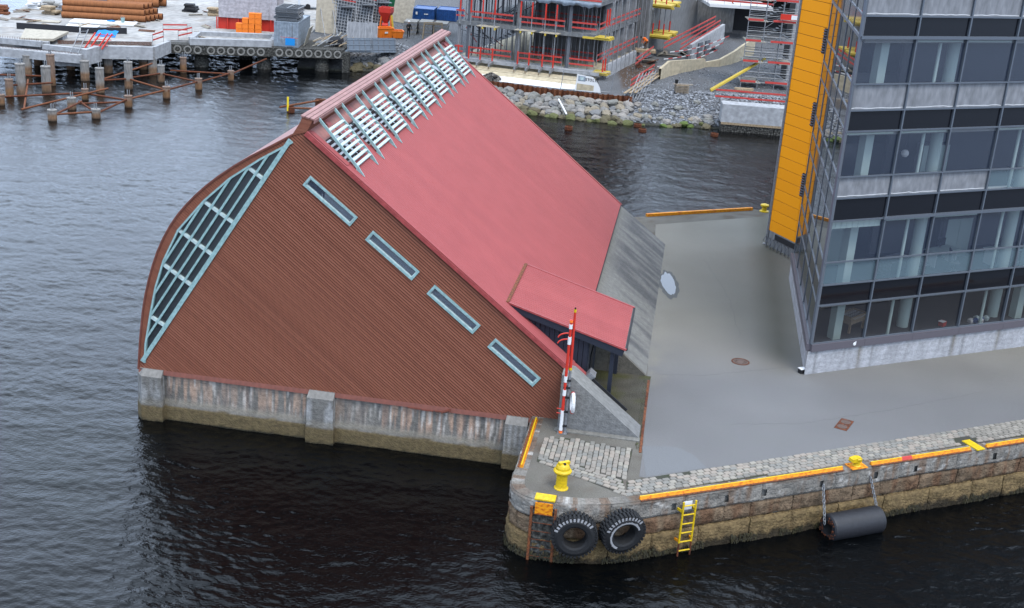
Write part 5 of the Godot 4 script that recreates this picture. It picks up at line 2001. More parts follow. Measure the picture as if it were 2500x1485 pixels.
func make_tower() -> void:
	var turn := atan2(0.9, -0.436)
	# local x runs along the face from its left edge towards the office, z outwards
	var x := V(0.436, 0, 0.9).normalized()
	var root := thing("orange_tower", "tall orange panelled stair tower behind the glass block", "tower", V(14.69, 0, -71.52))
	root.basis = Basis(x, Vector3.UP, x.cross(Vector3.UP))
	var b := Mb.new()
	b.box(V(2.6, 14.5, -2.6), V(5.1, 22.6, 5.1))
	obj("core", b, M.inside_dark, root)
	b = Mb.new()
	b.box(V(2.6, 2.75, -2.5), V(5.0, 1.0, 5.0))
	obj("concrete_plinth", b, M.concrete_grey, root)
	b = Mb.new()
	b.box(V(1.7, 3.0, 0.02), V(2.0, 0.30, 0.05))
	obj("plinth_vent", b, M.black, root)
	for k in 36:
		var y := 3.22 + 0.636 * k
		for q in [[0.035, 2.46], [2.472, 4.9]]:
			b = Mb.new()
			b.slab(V((q[0] + q[1]) * 0.5, y + 0.313, -0.02), V(q[1] - q[0], 0.045, 0.612), 0.008, Basis(V(1, 0, 0), V(0, 0, 1), V(0, -1, 0)))
			obj("orange_panel", b, M["orange%d" % [0, 0, 1, 0, 2][rng.randi() % 5]], root)
	b = Mb.new()
	b.box(V(-0.02, 14.4, -0.05), V(0.07, 23.9, 0.16))
	obj("corner_trim", b, M.steel, root)
	for y in [5.95, 9.95, 13.95, 17.95, 21.9]:
		var g := Node3D.new()
		g.name = "vent_grille"
		root.add_child(g, true)
		obj("vent_back", bm(V(2.46, y + 0.65, 0.012), V(0.26, 1.34, 0.02)), M.black, g)
		for k in 9:
			obj("slat", bm(V(2.46, y + 0.08 + k * 0.143, 0.05), V(0.26, 0.035, 0.07), Basis(V(1, 0, 0), 0.5)), M.frame_brown, g)
	b = Mb.new()
	b.tube(V(-0.09, 2.3, 0.03), V(-0.09, 25.0, 0.03), 0.045, 0.045, 8)
	b.tube(V(-0.09, 2.36, 0.03), V(-0.20, 2.32, 0.12), 0.05, 0.05, 8)
	obj("downpipe", b, M.steel, root)
	# spiral bicycle stand
	b = Mb.new()
	var pts := []
	for i in 121:
		var t := i / 120.0
		var a := t * TAU * 7.0
		pts.append(V(0.1 + 2.5 * t + 0.14 * cos(a), 0.33 + 0.28 * sin(a), 0.30 + 0.18 * cos(a)))
	b.path(pts, 0.018, 6)
	var st := one("bicycle_stand", b, M.steel_dark, "dark coiled steel bicycle stand at the foot of the orange tower", "bicycle stand", "", V(14.69, Q, -71.52))
	st.basis = root.basis

func make_rescue_post() -> void:
	var root := thing("rescue_post", "tall red and white rescue post with boat hooks and a life ring", "rescue post", V(2.22, Q, -44.08))
	var b := Mb.new()
	b.box(V(0.06, 0.02, 0), V(0.36, 0.04, 0.24))
	b.prism(P2([[0.08, 0.04], [0.30, 0.04], [0.12, 0.42], [0.08, 0.42]]), -0.015, 0.015)
	obj("base_plate", b, M.steel, root)
	b = Mb.new()
	b.tube(V(0.16, 0.04, 0), V(0.16, 2.65, 0), 0.055, 0.055, 10)
	b.tube(V(0.16, 2.65, 0), V(0.16, 2.74, 0), 0.06, 0.06, 10)
	obj("mast", b, M.steel, root)
	b = Mb.new()
	b.tube(V(0.16, 2.74, 0), V(0.14, 5.0, 0.02), 0.062, 0.045, 10)
	obj("boat_hook", b, M.red_paint, root)
	b = Mb.new()
	b.tube(V(0.14, 5.0, 0.02), V(0.14, 5.12, 0.02), 0.05, 0.05, 10)
	b.tube(V(0.16, 2.66, 0), V(0.16, 2.76, 0), 0.067, 0.067, 10)
	obj("yellow_collar", b, M.yellow, root)
	b = Mb.new()
	b.tube(V(0.14, 5.12, 0.02), V(0.14, 5.19, 0.02), 0.04, 0.02, 10)
	obj("tip", b, M.black, root)
	b = Mb.new()
	b.tube(V(0.0, 0.05, 0.06), V(0.03, 4.7, 0.06), 0.065, 0.05, 10)
	obj("boat_hook", b, M.red_paint, root)
	for q in [[0.16, 1.0], [2.18, 2.42], [1.62, 1.86], [3.72, 4.02], [4.35, 4.52]]:
		b = Mb.new()
		b.tube(V(0.006 * q[0], q[0], 0.06), V(0.006 * q[1], q[1], 0.06), 0.07, 0.07, 10)
		obj("white_band", b, M.white_paint, root)
	b = Mb.new()
	b.tube(V(0, 0.05, 0.06), V(0, 0.12, 0.06), 0.075, 0.075, 10)
	b.tube(V(0.03, 4.60, 0.06), V(0.03, 4.68, 0.06), 0.07, 0.07, 10)
	obj("orange_collar", b, M.hivis, root)
	for y in [3.78, 4.02]:
		b = Mb.new()
		var pts := []
		for i in 7:
			var a := i / 6.0 * 1.45
			pts.append(V(-0.03 - 0.38 * sin(a), y - 0.22 * (1.0 - cos(a)) + 0.14, 0.06))
		b.path(pts, 0.028, 6)
		obj("hook", b, M.red_paint, root)
	for y in [0.35, 0.95, 1.55, 1.95, 2.25]:
		obj("clamp", bm(V(0.09, y, 0.03), V(0.26, 0.07, 0.16)), M.black, root)
	for y in [0.86, 1.05]:
		b = Mb.new()
		b.tube(V(-0.02, y, 0.06), V(-0.22, y + 0.02, 0.06), 0.018)
		obj("peg", b, M.red_paint, root)
	# life ring seen edge on
	var ring := Node3D.new()
	ring.name = "life_ring"
	root.add_child(ring)
	var c := V(0.36, 1.32, 0.02)
	for k in 8:
		b = Mb.new()
		var pts := []
		for i in 7:
			var a := (k + i / 6.0) * TAU / 8.0
			pts.append(c + V(0.02 * sin(a), 0.36 * cos(a), 0.34 * sin(a)))
		b.path(pts, 0.075, 10)
		obj("ring_segment", b, M.red_paint if k % 4 == 3 else M.white_paint, ring)

func pile_mesh(h: float, r: float, rusty: bool) -> Mb:
	var b := Mb.new()
	var prof := []
	var n := 10
	for i in n + 1:
		prof.append(Vector2(r * (1.0 + 0.02 * sin(i * 2.3)), lerpf(-1.0, h, float(i) / n)))
	prof.append(Vector2(r * 1.08, h))
	prof.append(Vector2(r * 1.08, h + 0.10))
	prof.append(Vector2(0.0, h + 0.11))
	b.lathe(prof, 14)
	b.tint(func(p: Vector3) -> Color:
		var c := Color(0.34, 0.32, 0.30) if not rusty else Color(0.30, 0.20, 0.15)
		var line := minf(0.75, h * 0.6)
		c = c.lerp(Color(0.30, 0.15, 0.06), clampf((line + 0.2 - p.y) / 0.25, 0.0, 1.0) * 0.8)
		return c.lerp(Color(0.07, 0.05, 0.035), clampf((0.22 - p.y) / 0.2, 0.0, 1.0)))
	return b

func make_pier() -> void:
	var b: Mb
	# hollow core deck
	var pier := thing("old_pier", "old concrete pier with a row of round hollow cores in its edge", "pier")
	var line := [Vector2(-36.6, -126.1), Vector2(-32.4, -126.7), Vector2(-25.9, -128.5), Vector2(-19.2, -130.2)]
	b = Mb.new()
	var flat := Transform3D(Basis(Vector3.RIGHT, V(0, 0, 1), V(0, -1, 0)), Vector3.ZERO)
	b.prism(PackedVector2Array(line + [Vector2(-18.9, -136.5), Vector2(-36.5, -136.5)]), -2.28, -1.38, flat)
	obj("deck", b, M.deck_old, pier)
	for i in 3:
		var l: float = line[i].distance_to(line[i + 1])
		var t: Vector2 = (line[i + 1] - line[i]) / l
		for k in int(l / 0.98):
			if i == 0 and k < 1:
				continue
			var p: Vector2 = line[i] + t * (0.5 + k * 0.98)
			var xf := Transform3D(Basis(V(t.x, 0, t.y), V(-t.y, 0, t.x), V(0, -1, 0)), V(p.x, 1.82, p.y))
			b = Mb.new()
			b.lathe([Vector2(0.40, 0.0), Vector2(0.40, 0.03), Vector2(0.27, 0.035), Vector2(0.25, 0.01)], 18, xf)
			obj("core_ring", b, M.concrete, pier)
			b = Mb.new()
			b.lathe([Vector2(0.25, 0.012), Vector2(0.0, 0.012)], 14, xf)
			b.box(xf * V(rng.randf_range(-0.1, 0.1), 0.02, 0.1), V(0.1, 0.12, 0.05))
			obj("core_plug", b, M.deck_old, pier)
	for p in [Vector2(-33.2, -128.0), Vector2(-27.1, -129.4), Vector2(-21.4, -130.6), Vector2(-30.0, -134.0), Vector2(-23.5, -134.5)]:
		b = Mb.new()
		b.lathe([Vector2(0.72, -1.0), Vector2(0.72, 0.72), Vector2(0.62, 0.76), Vector2(0.62, 1.0), Vector2(0.95, 1.40)], 18, Transform3D(Basis(), V(p.x, 0, p.y)))
		obj("pier_leg", b, M.deck_old, pier)
	b = Mb.new()
	b.box(V(-18.9, 0.9, -130.6), V(0.7, 2.3, 0.8))
	obj("end_post", b, M.deck_old, pier)
	# white upstand round a pit
	for q in [[-34.0, -126.75, -26.3, -129.0], [-34.3, -131.5, -26.6, -133.2], [-34.0, -127.4, -34.3, -131.0], [-26.3, -129.6, -26.6, -132.8]]:
		b = Mb.new()
		b.bar(V(q[0], 2.60, q[1]), V(q[2], 2.60, q[3]), 0.6, 0.66)
		obj("pit_upstand", b, M.concrete_pale, pier)
	# new pale deck on piles
	var deck := thing("new_pier_deck", "new pale concrete deck on piles covered with building material", "pier")
	var plan := P2([[-35.9, -124.2], [-36.4, -127.2], [-32.4, -128.6], [-26.3, -130.4], [-24.0, -137.0], [-24.0, -182.0], [-64.0, -182.0], [-57.2, -146.4], [-56.2, -138.0], [-56.2, -134.0], [-52.5, -125.5], [-52.0, -119.0], [-44.0, -119.0], [-40.5, -120.2]])
	b = ground_mesh(plan, 2.50, 0.7, func(p: Vector2) -> Color:
		var k := 0.42 + 0.11 * fn.get_noise_2d(p.x * 0.35, p.y * 0.35) + 0.07 * fs.get_noise_2d(p.x * 0.9, p.y * 1.2)
		return Color(k * 1.0, k * 0.97, k * 0.93).lerp(Color(0.30, 0.25, 0.20), clampf(fs.get_noise_2d(p.x * 0.5 + 40.0, p.y * 0.9) * 2.0 - 0.5, 0.0, 0.7)))
	b.col = Color(0.4, 0.4, 0.4)
	b.prism(plan, -2.46, -1.75, flat)
	obj("deck_slab", b, M.deck_pale, deck)
	for q in [[-40.6, -119.65, -36.0, -121.0, 1.55, 2.75, 0.45], [-36.0, -121.1, -35.7, -125.4, 1.55, 2.75, 0.4], [-52.0, -117.7, -41.4, -116.8, 1.52, 2.28, 0.9], [-52.0, -118.7, -45.6, -118.1, 2.50, 3.02, 0.5], [-45.5, -118.3, -41.3, -117.6, 2.28, 2.72, 0.5], [-41.2, -116.9, -40.7, -119.6, 1.3, 2.75, 0.5], [-45.0, -117.6, -40.9, -117.5, 1.05, 1.52, 0.6]]:
		b = Mb.new()
		b.bar(V(q[0], (q[4] + q[5]) * 0.5, q[1]), V(q[2], (q[4] + q[5]) * 0.5, q[3]), q[6], q[5] - q[4])
		obj("edge_beam", b, M.concrete_pale, deck)
	b = Mb.new()
	b.prism(P2([[-47.6, -118.2], [-44.9, -119.3], [-45.2, -124.2], [-49.4, -124.0]]), -3.12, -2.9, flat)
	obj("precast_slab", b, M.plywood, deck)
	b = Mb.new()
	b.prism(P2([[-48.4, -118.6], [-45.2, -118.6], [-45.2, -119.2], [-48.2, -119.2]]), -2.9, -2.5, flat)
	b.prism(P2([[-46, -122.8], [-45.3, -122.8], [-45.3, -124.0], [-48.6, -124.0]]), -2.9, -2.5, flat)
	obj("slab_support", b, M.concrete_pale, deck)
	var spikes := Mb.new()
	for i in 70:
		var t := i / 69.0
		spikes.tube(V(-51.5, 2.25, -117.5).lerp(V(-41.8, 2.25, -116.75), t), V(-51.5, 2.25, -117.5).lerp(V(-41.8, 2.25, -116.75), t) + V(0.05, 0.2, 0), 0.018, 0.018, 4)
		if i % 2 == 0:
			spikes.tube(V(-51.5, 3.0, -118.6).lerp(V(-45.8, 3.0, -118.1), t), V(-51.5, 3.22, -118.6).lerp(V(-45.8, 3.22, -118.1), t), 0.018, 0.018, 4)
		spikes.tube(V(-44.6, 2.6, -119.5).lerp(V(-36.6, 2.6, -122.5), t), V(-44.6, 2.95, -119.7).lerp(V(-36.6, 2.95, -122.7), t), 0.015, 0.015, 4)
	for i in 14:
		var o := V(0, 2.7 + 0.03 * i, 0)
		spikes.tube(V(-44.6, 2.62 + 0.025 * i, -119.6), V(-36.6, 2.62 + 0.025 * i, -122.6), 0.010, 0.010, 4)
	obj("rebar", spikes, M.rust_dark, deck).set_meta("kind", "stuff")
	for q in [[-51.5, -127.2, -45.4, -127.7, "black formwork wall at the left end of the pale deck"], [-45.1, -127.3, -41.0, -129.0, "black formwork wall behind the red trestle and the ladder"]]:
		b = Mb.new()
		b.bar(V(q[0], 2.80, q[1]), V(q[2], 2.80, q[3]), 0.14, 0.62)
		one("black_shuttering", b, M.black_sheet, q[4], "formwork")
	for p in [Vector2(-41.0, -116.3), Vector2(-46.6, -117.0), Vector2(-50.8, -117.3), Vector2(-36.2, -121.4), Vector2(-40.3, -120.8), Vector2(-37.9, -124.0), Vector2(-44.0, -121.0), Vector2(-47.5, -122.0)]:
		b = pile_mesh(1.74, 0.40, false)
		var o := obj("deck_pile", b, M.pile, deck)
		o.position = V(p.x, 0, p.y)
	# free standing piles with steel dowels
	var piles := [[-43.6, -107.8, 2.67, 0.40, 0, "tallest grey concrete pile, with dowels, at the left of the pile field"], [-42.2, -109.9, 2.21, 0.40, 0, "tall grey concrete pile in front of the rusty steel pile"], [-42.9, -113.0, 2.70, 0.36, 1, "tall rust streaked pile standing just before the lower beam"], [-38.0, -111.5, 2.10, 0.37, 0, "tall pile left of the middle with rust stained foot"], [-36.2, -113.9, 2.38, 0.37, 0, "tall grey pile in the middle of the pile field"], [-34.5, -118.3, 1.48, 0.33, 0, "medium grey pile in front of the pier's inner corner"], [-33.9, -123.8, 1.39, 0.32, 1, "rusty pile close under the old pier"], [-44.25, -106.9, 1.45, 0.33, 1, "medium rusty footed pile beside the tallest pile"], [-38.15, -108.0, 0.87, 0.29, 1, "short rusty pile behind the dowelled front piles"], [-37.9, -104.0, 0.88, 0.36, 0, "short pile behind the frontmost pile of the field"], [-37.8, -99.3, 0.81, 0.36, 0, "frontmost short pile of the field, nearest the camera"], [-35.0, -101.4, 0.65, 0.36, 0, "shortest pile, at the near corner of the braces"], [-33.9, -106.4, 0.90, 0.33, 1, "short rusty pile, second along the right row of braced piles"], [-32.0, -111.2, 0.94, 0.33, 1, "short rusty pile, third along the right row of braced piles"], [-30.35, -115.9, 0.97, 0.33, 1, "short rusty pile, fourth along the right row of braced piles"], [-28.7, -121.6, 0.84, 0.30, 1, "short rusty pile at the far end of the right row"], [-43.65, -103.6, 0.79, 0.30, 1, "short rusty pile at the left border of the picture"]]
	for q in piles:
		var o := thing("concrete_pile", q[5], "pile", V(q[0], 0, q[1]), 0.0, "piles standing in the water before the pier")
		obj("shaft", pile_mesh(q[2], q[3], q[4] == 1), M.pile, o)
		for k in 3:
			b = Mb.new()
			var a: float = k * TAU / 3.0 + q[0]
			b.tube(V(cos(a) * 0.11, q[2] + 0.1, sin(a) * 0.11), V(cos(a) * 0.11, q[2] + 0.56, sin(a) * 0.11), 0.035, 0.035, 6)
			obj("dowel", b, M.steel, o)
	var braces := [[-37.8, 0.5, -99.3, -35.0, 0.5, -101.4, "rusty brace between the two frontmost piles"], [-37.7, 0.45, -99.4, -36.9, 0.8, -103.6, "rusty brace rising from the frontmost pile"], [-37.2, 0.75, -103.8, -35.1, 0.45, -101.5, "rusty brace down to the shortest pile"], [-35.0, 0.35, -101.3, -33.9, 0.7, -106.5, "rusty brace, first along the right row of piles"], [-34.0, 0.65, -106.3, -32.0, 0.72, -111.3, "rusty brace, second along the right row of piles"], [-32.1, 0.7, -111.0, -30.3, 0.78, -116.0, "rusty brace, third along the right row of piles"], [-30.4, 0.7, -115.7, -28.7, 0.68, -121.7, "rusty brace, fourth along the right row of piles"], [-28.7, 0.6, -121.4, -26.6, 1.2, -128.0, "rusty brace running in under the old pier"], [-31.7, 0.7, -111.0, -36.3, 0.95, -113.9, "rusty brace crossing from the right row to the middle pile"], [-30.2, 0.72, -115.8, -34.6, 0.8, -118.3, "rusty brace crossing to the pile before the pier's inner corner"], [-28.6, 0.62, -121.5, -34.3, 0.7, -120.6, "thin rusty brace at the far end of the pile field"], [-36.2, 0.95, -113.8, -38.1, 1.05, -111.5, "short rusty brace beside the middle pile"], [-38.0, 1.1, -111.4, -35.6, 1.5, -119.2, "long rusty brace rising towards the pale beam"], [-36.2, 1.0, -114.0, -34.4, 0.8, -118.4, "level rusty brace behind the middle pile"], [-52.0, 1.55, -107.0, -42.0, 1.4, -110.0, "long rusty tube through the tall piles at left"], [-44.2, 0.6, -103.6, -38.0, 0.6, -108.1, "long rusty brace from the left border"], [-41.2, 0.2, -101.6, -36.6, 0.85, -109.4, "long rusty brace leaning over the water"], [-38.1, 0.55, -108.0, -33.9, 0.55, -106.5, "rusty brace from the short pile to the right row"], [-37.5, 0.4, -104.4, -34.0, 0.45, -106.3, "dark red brace low over the water"], [-44.6, 0.95, -106.9, -41.4, 1.0, -109.3, "grey clamped tube on the tallest pile"], [-43.6, 1.1, -109.4, -41.3, 0.0, -102.4, "fallen grey timber leaning into the water"]]
	for q in braces:
		b = Mb.new()
		b.tube(V(q[0], q[1], q[2]), V(q[3], q[4], q[5]), 0.085, 0.085, 8)
		one("brace_tube", b, M.rust_dark if braces.find(q) % 4 else M.rust, q[6], "brace", "rusty braces between the piles")
	# yellow marker on a stump further right
	var mk := thing("marker_stump", "rusty stump with an upright yellow marker board", "marker", V(-20.55, 0, -109.3))
	b = Mb.new()
	b.lathe([Vector2(0.34, -0.6), Vector2(0.34, 0.42), Vector2(0.28, 0.45), Vector2(0.28, 0.2), Vector2(0, 0.2)], 14)
	obj("stump", b, M.rust_dark, mk)
	obj("marker_board", bm(V(-0.22, 0.72, 0.25), V(0.16, 1.25, 0.06)), M.yellow_bright, mk)
	b = Mb.new()
	b.lathe([Vector2(0.36, -0.6), Vector2(0.36, 0.55), Vector2(0.30, 0.58), Vector2(0.30, 0.3), Vector2(0, 0.3)], 14)
	one("rusty_stump", b, M.rust_dark, "open rusty pipe stump behind the yellow marker", "stump", "", V(-18.7, 0, -113.0))
	for q in [[V(-21.5, 0.35, -109.2), V(-18.2, 0.5, -113.3), "rusty tube from the yellow marker to the open stump"], [V(-20.4, 0.3, -109.5), V(-15.8, 0.3, -110.5), "rusty tube running from the yellow marker behind the roof"]]:
		b = Mb.new()
		b.tube(q[0], q[1], 0.09)
		one("brace_tube", b, M.rust, q[2], "brace", "rusty braces between the piles")
	for q in [[3.85, -110.6, "near rusty stump awash below the boulders"], [10.5, -111.9, "lone rusty stump awash in the middle of the channel"], [17.0, -112.3, "rusty stump awash beside the pale concrete block"], [10.2, -113.9, "dark stump close under the mossy boulders"]]:
		b = Mb.new()
		b.lathe([Vector2(0.36, -0.6), Vector2(0.36, 0.25), Vector2(0.30, 0.28), Vector2(0.30, 0.1), Vector2(0, 0.1)], 14)
		one("rusty_stump", b, M.rust_dark, q[2], "stump", "", V(q[0], 0, q[1]))
	make_deck_things()

func pipe(a: Vector3, c: Vector3, r: float, m: Material, label: String) -> void:
	var o := thing("steel_pipe", label, "pipe", a, 0.0, "rusty steel pipes stacked on the deck")
	var d := c - a
	var x := d.normalized()
	var b := Mb.new()
	b.tube(Vector3.ZERO, d, r, r, 16, false)
	b.tube(d, x * 0.5, r - 0.02, r - 0.02, 16, false)
	obj("wall", b, m, o)
	b = Mb.new()
	var bs := Basis(x.cross(Vector3.UP).normalized(), x, Vector3.UP)
	b.lathe([Vector2(r, 0), Vector2(r - 0.03, 0.02), Vector2(r - 0.04, -0.4), Vector2(0, -0.4)], 16, Transform3D(bs, d))
	b.lathe([Vector2(r, 0), Vector2(0, 0.01)], 16, Transform3D(bs, Vector3.ZERO))
	obj("rim", b, M.rust_dark, o)

func ladder(a: Vector3, c: Vector3, w: float, n: int, label: String, m: Material) -> void:
	var o := thing("ladder", label, "ladder")
	var d := (c - a).normalized()
	var s := d.cross(V(0, 0, 1)).normalized()
	if absf(s.y) > 0.5:
		s = Vector3.RIGHT
	for k in [-1, 1]:
		var b := Mb.new()
		b.bar(a + s * w * 0.5 * k, c + s * w * 0.5 * k, 0.05, 0.09)
		obj("stile", b, m, o)
	for i in n:
		var p := a.lerp(c, (i + 0.5) / n)
		var b := Mb.new()
		b.tube(p - s * w * 0.5, p + s * w * 0.5, 0.025, 0.025, 6)
		obj("rung", b, m, o)

func container(label: String, at: Vector3, turn: float, s: Vector3, m: Material) -> Node3D:
	var o := thing("container", label, "container", at, turn)
	var b := Mb.new()
	var n := roundi(s.x / 0.26)
	for i in n:
		var x0 := -s.x * 0.5 + s.x * i / n
		b.box(V(x0 + s.x / n * 0.3, s.y * 0.5, s.z * 0.5 - 0.02), V(s.x / n * 0.6, s.y - 0.24, 0.05))
	obj("ribbed_front", b, m, o)
	b = Mb.new()
	n = roundi(s.z / 0.28)
	for i in n:
		var z0 := -s.z * 0.5 + s.z * i / n
		b.box(V(s.x * 0.5 - 0.02, s.y * 0.5, z0 + 0.08), V(0.05, s.y - 0.24, s.z / n * 0.6))
	obj("ribbed_side", b, m, o)
	obj("shell", bm(V(0, s.y * 0.5, 0), V(s.x - 0.06, s.y - 0.1, s.z - 0.06)), m, o)
	for k in [-1, 1]:
		for j in [-1, 1]:
			obj("corner_post", bm(V(k * (s.x * 0.5 - 0.05), s.y * 0.5, j * (s.z * 0.5 - 0.05)), V(0.14, s.y, 0.14)), m, o)
	for y in [0.07, s.y - 0.06]:
		b = Mb.new()
		b.box(V(0, y, s.z * 0.5 - 0.03), V(s.x - 0.2, 0.13, 0.09))
		b.box(V(0, y, -s.z * 0.5 + 0.03), V(s.x - 0.2, 0.13, 0.09))
		b.box(V(s.x * 0.5 - 0.03, y, 0), V(0.09, 0.13, s.z - 0.2))
		b.box(V(-s.x * 0.5 + 0.03, y, 0), V(0.09, 0.13, s.z - 0.2))
		obj("edge_rail", b, m, o)
	return o

func skip(label: String, at: Vector3, turn: float, s: Vector3, m: Material, plate: bool) -> Node3D:
	var o := thing("skip", label, "skip", at, turn)
	var b := Mb.new()
	var lo := V(s.x * 0.40, 0.1, s.z * 0.40)
	var hi := V(s.x * 0.5, s.y, s.z * 0.5)
	for k in 4:
		var sx: Array = [[-1, 1, 1, 1], [1, 1, 1, -1], [1, -1, -1, -1], [-1, -1, -1, 1]][k]
		b.quad(V(lo.x * sx[0], lo.y, lo.z * sx[1]), V(lo.x * sx[2], lo.y, lo.z * sx[3]), V(hi.x * sx[2], hi.y, hi.z * sx[3]), V(hi.x * sx[0], hi.y, hi.z * sx[1]))
	b.quad(V(-lo.x, lo.y, -lo.z), V(lo.x, lo.y, -lo.z), V(lo.x, lo.y, lo.z), V(-lo.x, lo.y, lo.z))
	b.box(V(0, s.y * 0.62, 0), V(s.x * 0.8, 0.05, s.z * 0.8))
	obj("tub", b, m, o)
	for k in [-1, 1]:
		obj("rim", bm(V(0, s.y, k * s.z * 0.5), V(s.x + 0.08, 0.09, 0.09)), m, o)
		obj("rim", bm(V(k * s.x * 0.5, s.y, 0), V(0.09, 0.085, s.z)), m, o)
		obj("rib", bm(V(k * s.x * 0.2, s.y * 0.55, s.z * 0.47), V(0.07, s.y * 0.85, 0.07)), m, o)
		obj("foot", bm(V(k * s.x * 0.3, 0.05, 0), V(0.12, 0.1, s.z * 0.7)), M.black, o)
	if plate:
		obj("name_plate", bm(V(0.0, s.y * 0.6, s.z * 0.5), V(0.36, 0.17, 0.03)), M.white_paint, o)
	return o

func make_deck_things() -> void:
	var b: Mb
	# pipes
	var r := 0.34
	for row in 3:
		for k in 5 - row * 1:
			var z := -136.5 - k * 0.70 - row * 0.35
			var dx := 0.5 * k * 0.5 - 0.2 * row
			pipe(V(-50.3 + dx * 0.2, 2.5 + r + row * 0.59, z), V(-41.6 + dx, 2.5 + r + row * 0.59, z - 1.0), r, M.pipe_rust, "rusty brown pipe, %s from the front in the %s layer of the pipe stack" % [ordinal(k), ["bottom", "middle", "top"][row]])
	pipe(V(-49.5, 4.36, -138.6), V(-46.2, 4.36, -139.0), 0.22, M.steel_dark, "short dark grey pipe lying on the rusty pipe stack")
	for k in 4:
		pipe(V(-54.0 + k * 0.4, 3.0 + (k % 2) * 0.75, -147.0 - k * 0.5), V(-43.6 + k * 0.3, 3.0 + (k % 2) * 0.75, -149.3 - k * 0.5), 0.44, M.pipe_rust, "thick rusty pipe in the rear stack, %s from the front" % ordinal(k))
	# white shuttering boards on the deck
	for q in [[V(-45.2, 2.62, -134.6), V(6.6, 0.14, 2.4), "large white board lying in front of the pipe stack"], [V(-46.4, 2.57, -131.6), V(3.2, 0.08, 1.6), "smaller white board between the black wall and the large white board"], [V(-50.6, 2.57, -133.0), V(2.6, 0.06, 1.3), "plywood sheet left of the white boards"]]:
		one("shuttering_board", bm(Vector3.ZERO, q[1]), M.white_paint if q[1].x > 3.0 else M.plywood, q[2], "board", "", q[0], 0.12)
	var bu := thing("green_bucket", "pale green bucket standing on the large white board", "bucket", V(-43.3, 2.69, -135.0))
	b = Mb.new()
	b.lathe([Vector2(0.16, 0), Vector2(0.22, 0.5), Vector2(0.19, 0.5), Vector2(0.15, 0.05), Vector2(0, 0.05)], 14)
	obj("pail", b, M.mint, bu)
	b = Mb.new()
	b.path([V(-0.2, 0.48, 0), V(-0.14, 0.66, 0), V(0.14, 0.66, 0), V(0.2, 0.48, 0)], 0.015, 5)
	obj("handle", b, M.steel, bu)
	b = Mb.new()
	for i in 12:
		b.slab(V(rng.randf_range(-0.4, 0.4), 0.04 + 0.03 * (i % 3), rng.randf_range(-0.2, 0.2)), V(0.3, 0.06, 0.2), 0.02, Basis(Vector3.UP, i * 0.8))
	one("blue_tarpaulin", b, M.blue_sign, "crumpled blue sheet on the large white board", "tarpaulin", "", V(-44.5, 2.69, -135.2))
	# ladders and trestle on the beam
	ladder(V(-42.1, 2.3, -116.7), V(-42.3, 4.0, -120.4), 0.75, 8, "pale aluminium ladder leaning on the edge of the pale deck", M.steel)
	var tr := thing("red_trestle", "orange red steel trestle with a blue sheet beside the ladder", "trestle", V(-40.7, 2.5, -119.8))
	for q in [[-0.7, -0.5], [-0.2, -0.5], [0.5, -0.5], [0.9, -0.5]]:
		b = Mb.new()
		b.bar(V(q[0] - 0.5, 0.0, 0.7), V(q[0] + 0.2, 1.35, -0.4), 0.10, 0.10)
		obj("leg", b, M.red_paint, tr)
	for y in [0.3, 0.8, 1.2]:
		b = Mb.new()
		b.bar(V(-0.9 + y * 0.5, y, 0.5 - y * 0.7), V(0.7 + y * 0.5, y, 0.5 - y * 0.7), 0.06, 0.06)
		obj("cross_bar", b, M.red_paint, tr)
	b = Mb.new()
	var rows := []
	for j in 5:
		var rr := PackedVector3Array()
		for i in 7:
			rr.append(V(-0.6 + i * 0.32 + j * 0.06, 1.0 + j * 0.14 + 0.05 * sin(i * 2.0 + j), -0.5 - j * 0.1))
		rows.append(rr)
	b.sheet(rows)
	obj("blue_sheet", b, M.blue_sign, tr)
	# red guard rails at the pit
	for q in [[V(-36.2, 2.75, -121.6), V(-35.9, 2.75, -124.2), "red guard rail sloping at the corner of the pale beam"], [V(-37.6, 2.5, -130.0), V(-35.4, 2.5, -131.0), "red guard rail across the pale deck behind the pit"], [V(-35.2, 2.5, -126.9), V(-34.5, 2.5, -129.5), "red guard rail at the left end of the white upstand"]]:
		guard_rail(q[0], q[1], q[2], "", 0.14)
	# orange crates
	var crate: Node3D = null
	for c in 4:
		for k in [2, 3, 4, 4][c]:
			var at := V(-30.9 + c * 0.66, 2.5 + k * 0.56, -134.9 - c * 0.05)
			var text := "orange plastic crate, %s from the bottom of the %s column from the left" % [ordinal(k), ordinal(c)]
			if crate == null:
				crate = thing("orange_crate", text, "crate", at, 0.05, "orange crates stacked before the white cabin")
				b = Mb.new()
				b.slab(V(0, 0.265, 0), V(0.62, 0.53, 0.62), 0.03)
				obj("tub", b, M.orange_crate, crate)
				b = Mb.new()
				b.slab(V(0, 0.49, 0), V(0.65, 0.06, 0.65), 0.015)
				obj("rim", b, M.orange_crate, crate)
				obj("handle_slot", bm(V(0, 0.38, 0.312), V(0.2, 0.05, 0.01)), M.hivis, crate)
			else:
				dup(crate, at, rng.randf_range(-0.06, 0.1), text)
	# white boarded cabin on a red base
	var cab := thing("white_cabin", "white boarded site cabin raised on a red steel base", "cabin", V(-31.05, 2.5, -139.6), 0.06)
	obj("red_base", bm(V(0.2, 0.62, 0.0), V(6.0, 1.25, 4.6)), M.red_paint, cab)
	for k in 14:
		b = Mb.new()
		b.box(V(0, 1.42 + k * 0.335, 2.55), V(5.25, 0.325, 0.06 + 0.01 * (k % 2)))
		b.box(V(3.4, 1.6 + k * 0.335, 1.7), V(1.4, 0.325, 0.06 + 0.01 * (k % 2)))
		obj("cladding_board", b, M.cabin_white, cab)
	obj("body", bm(V(0.4, 3.4, 0), V(6.2, 4.3, 5.0)), M.cabin_white, cab)
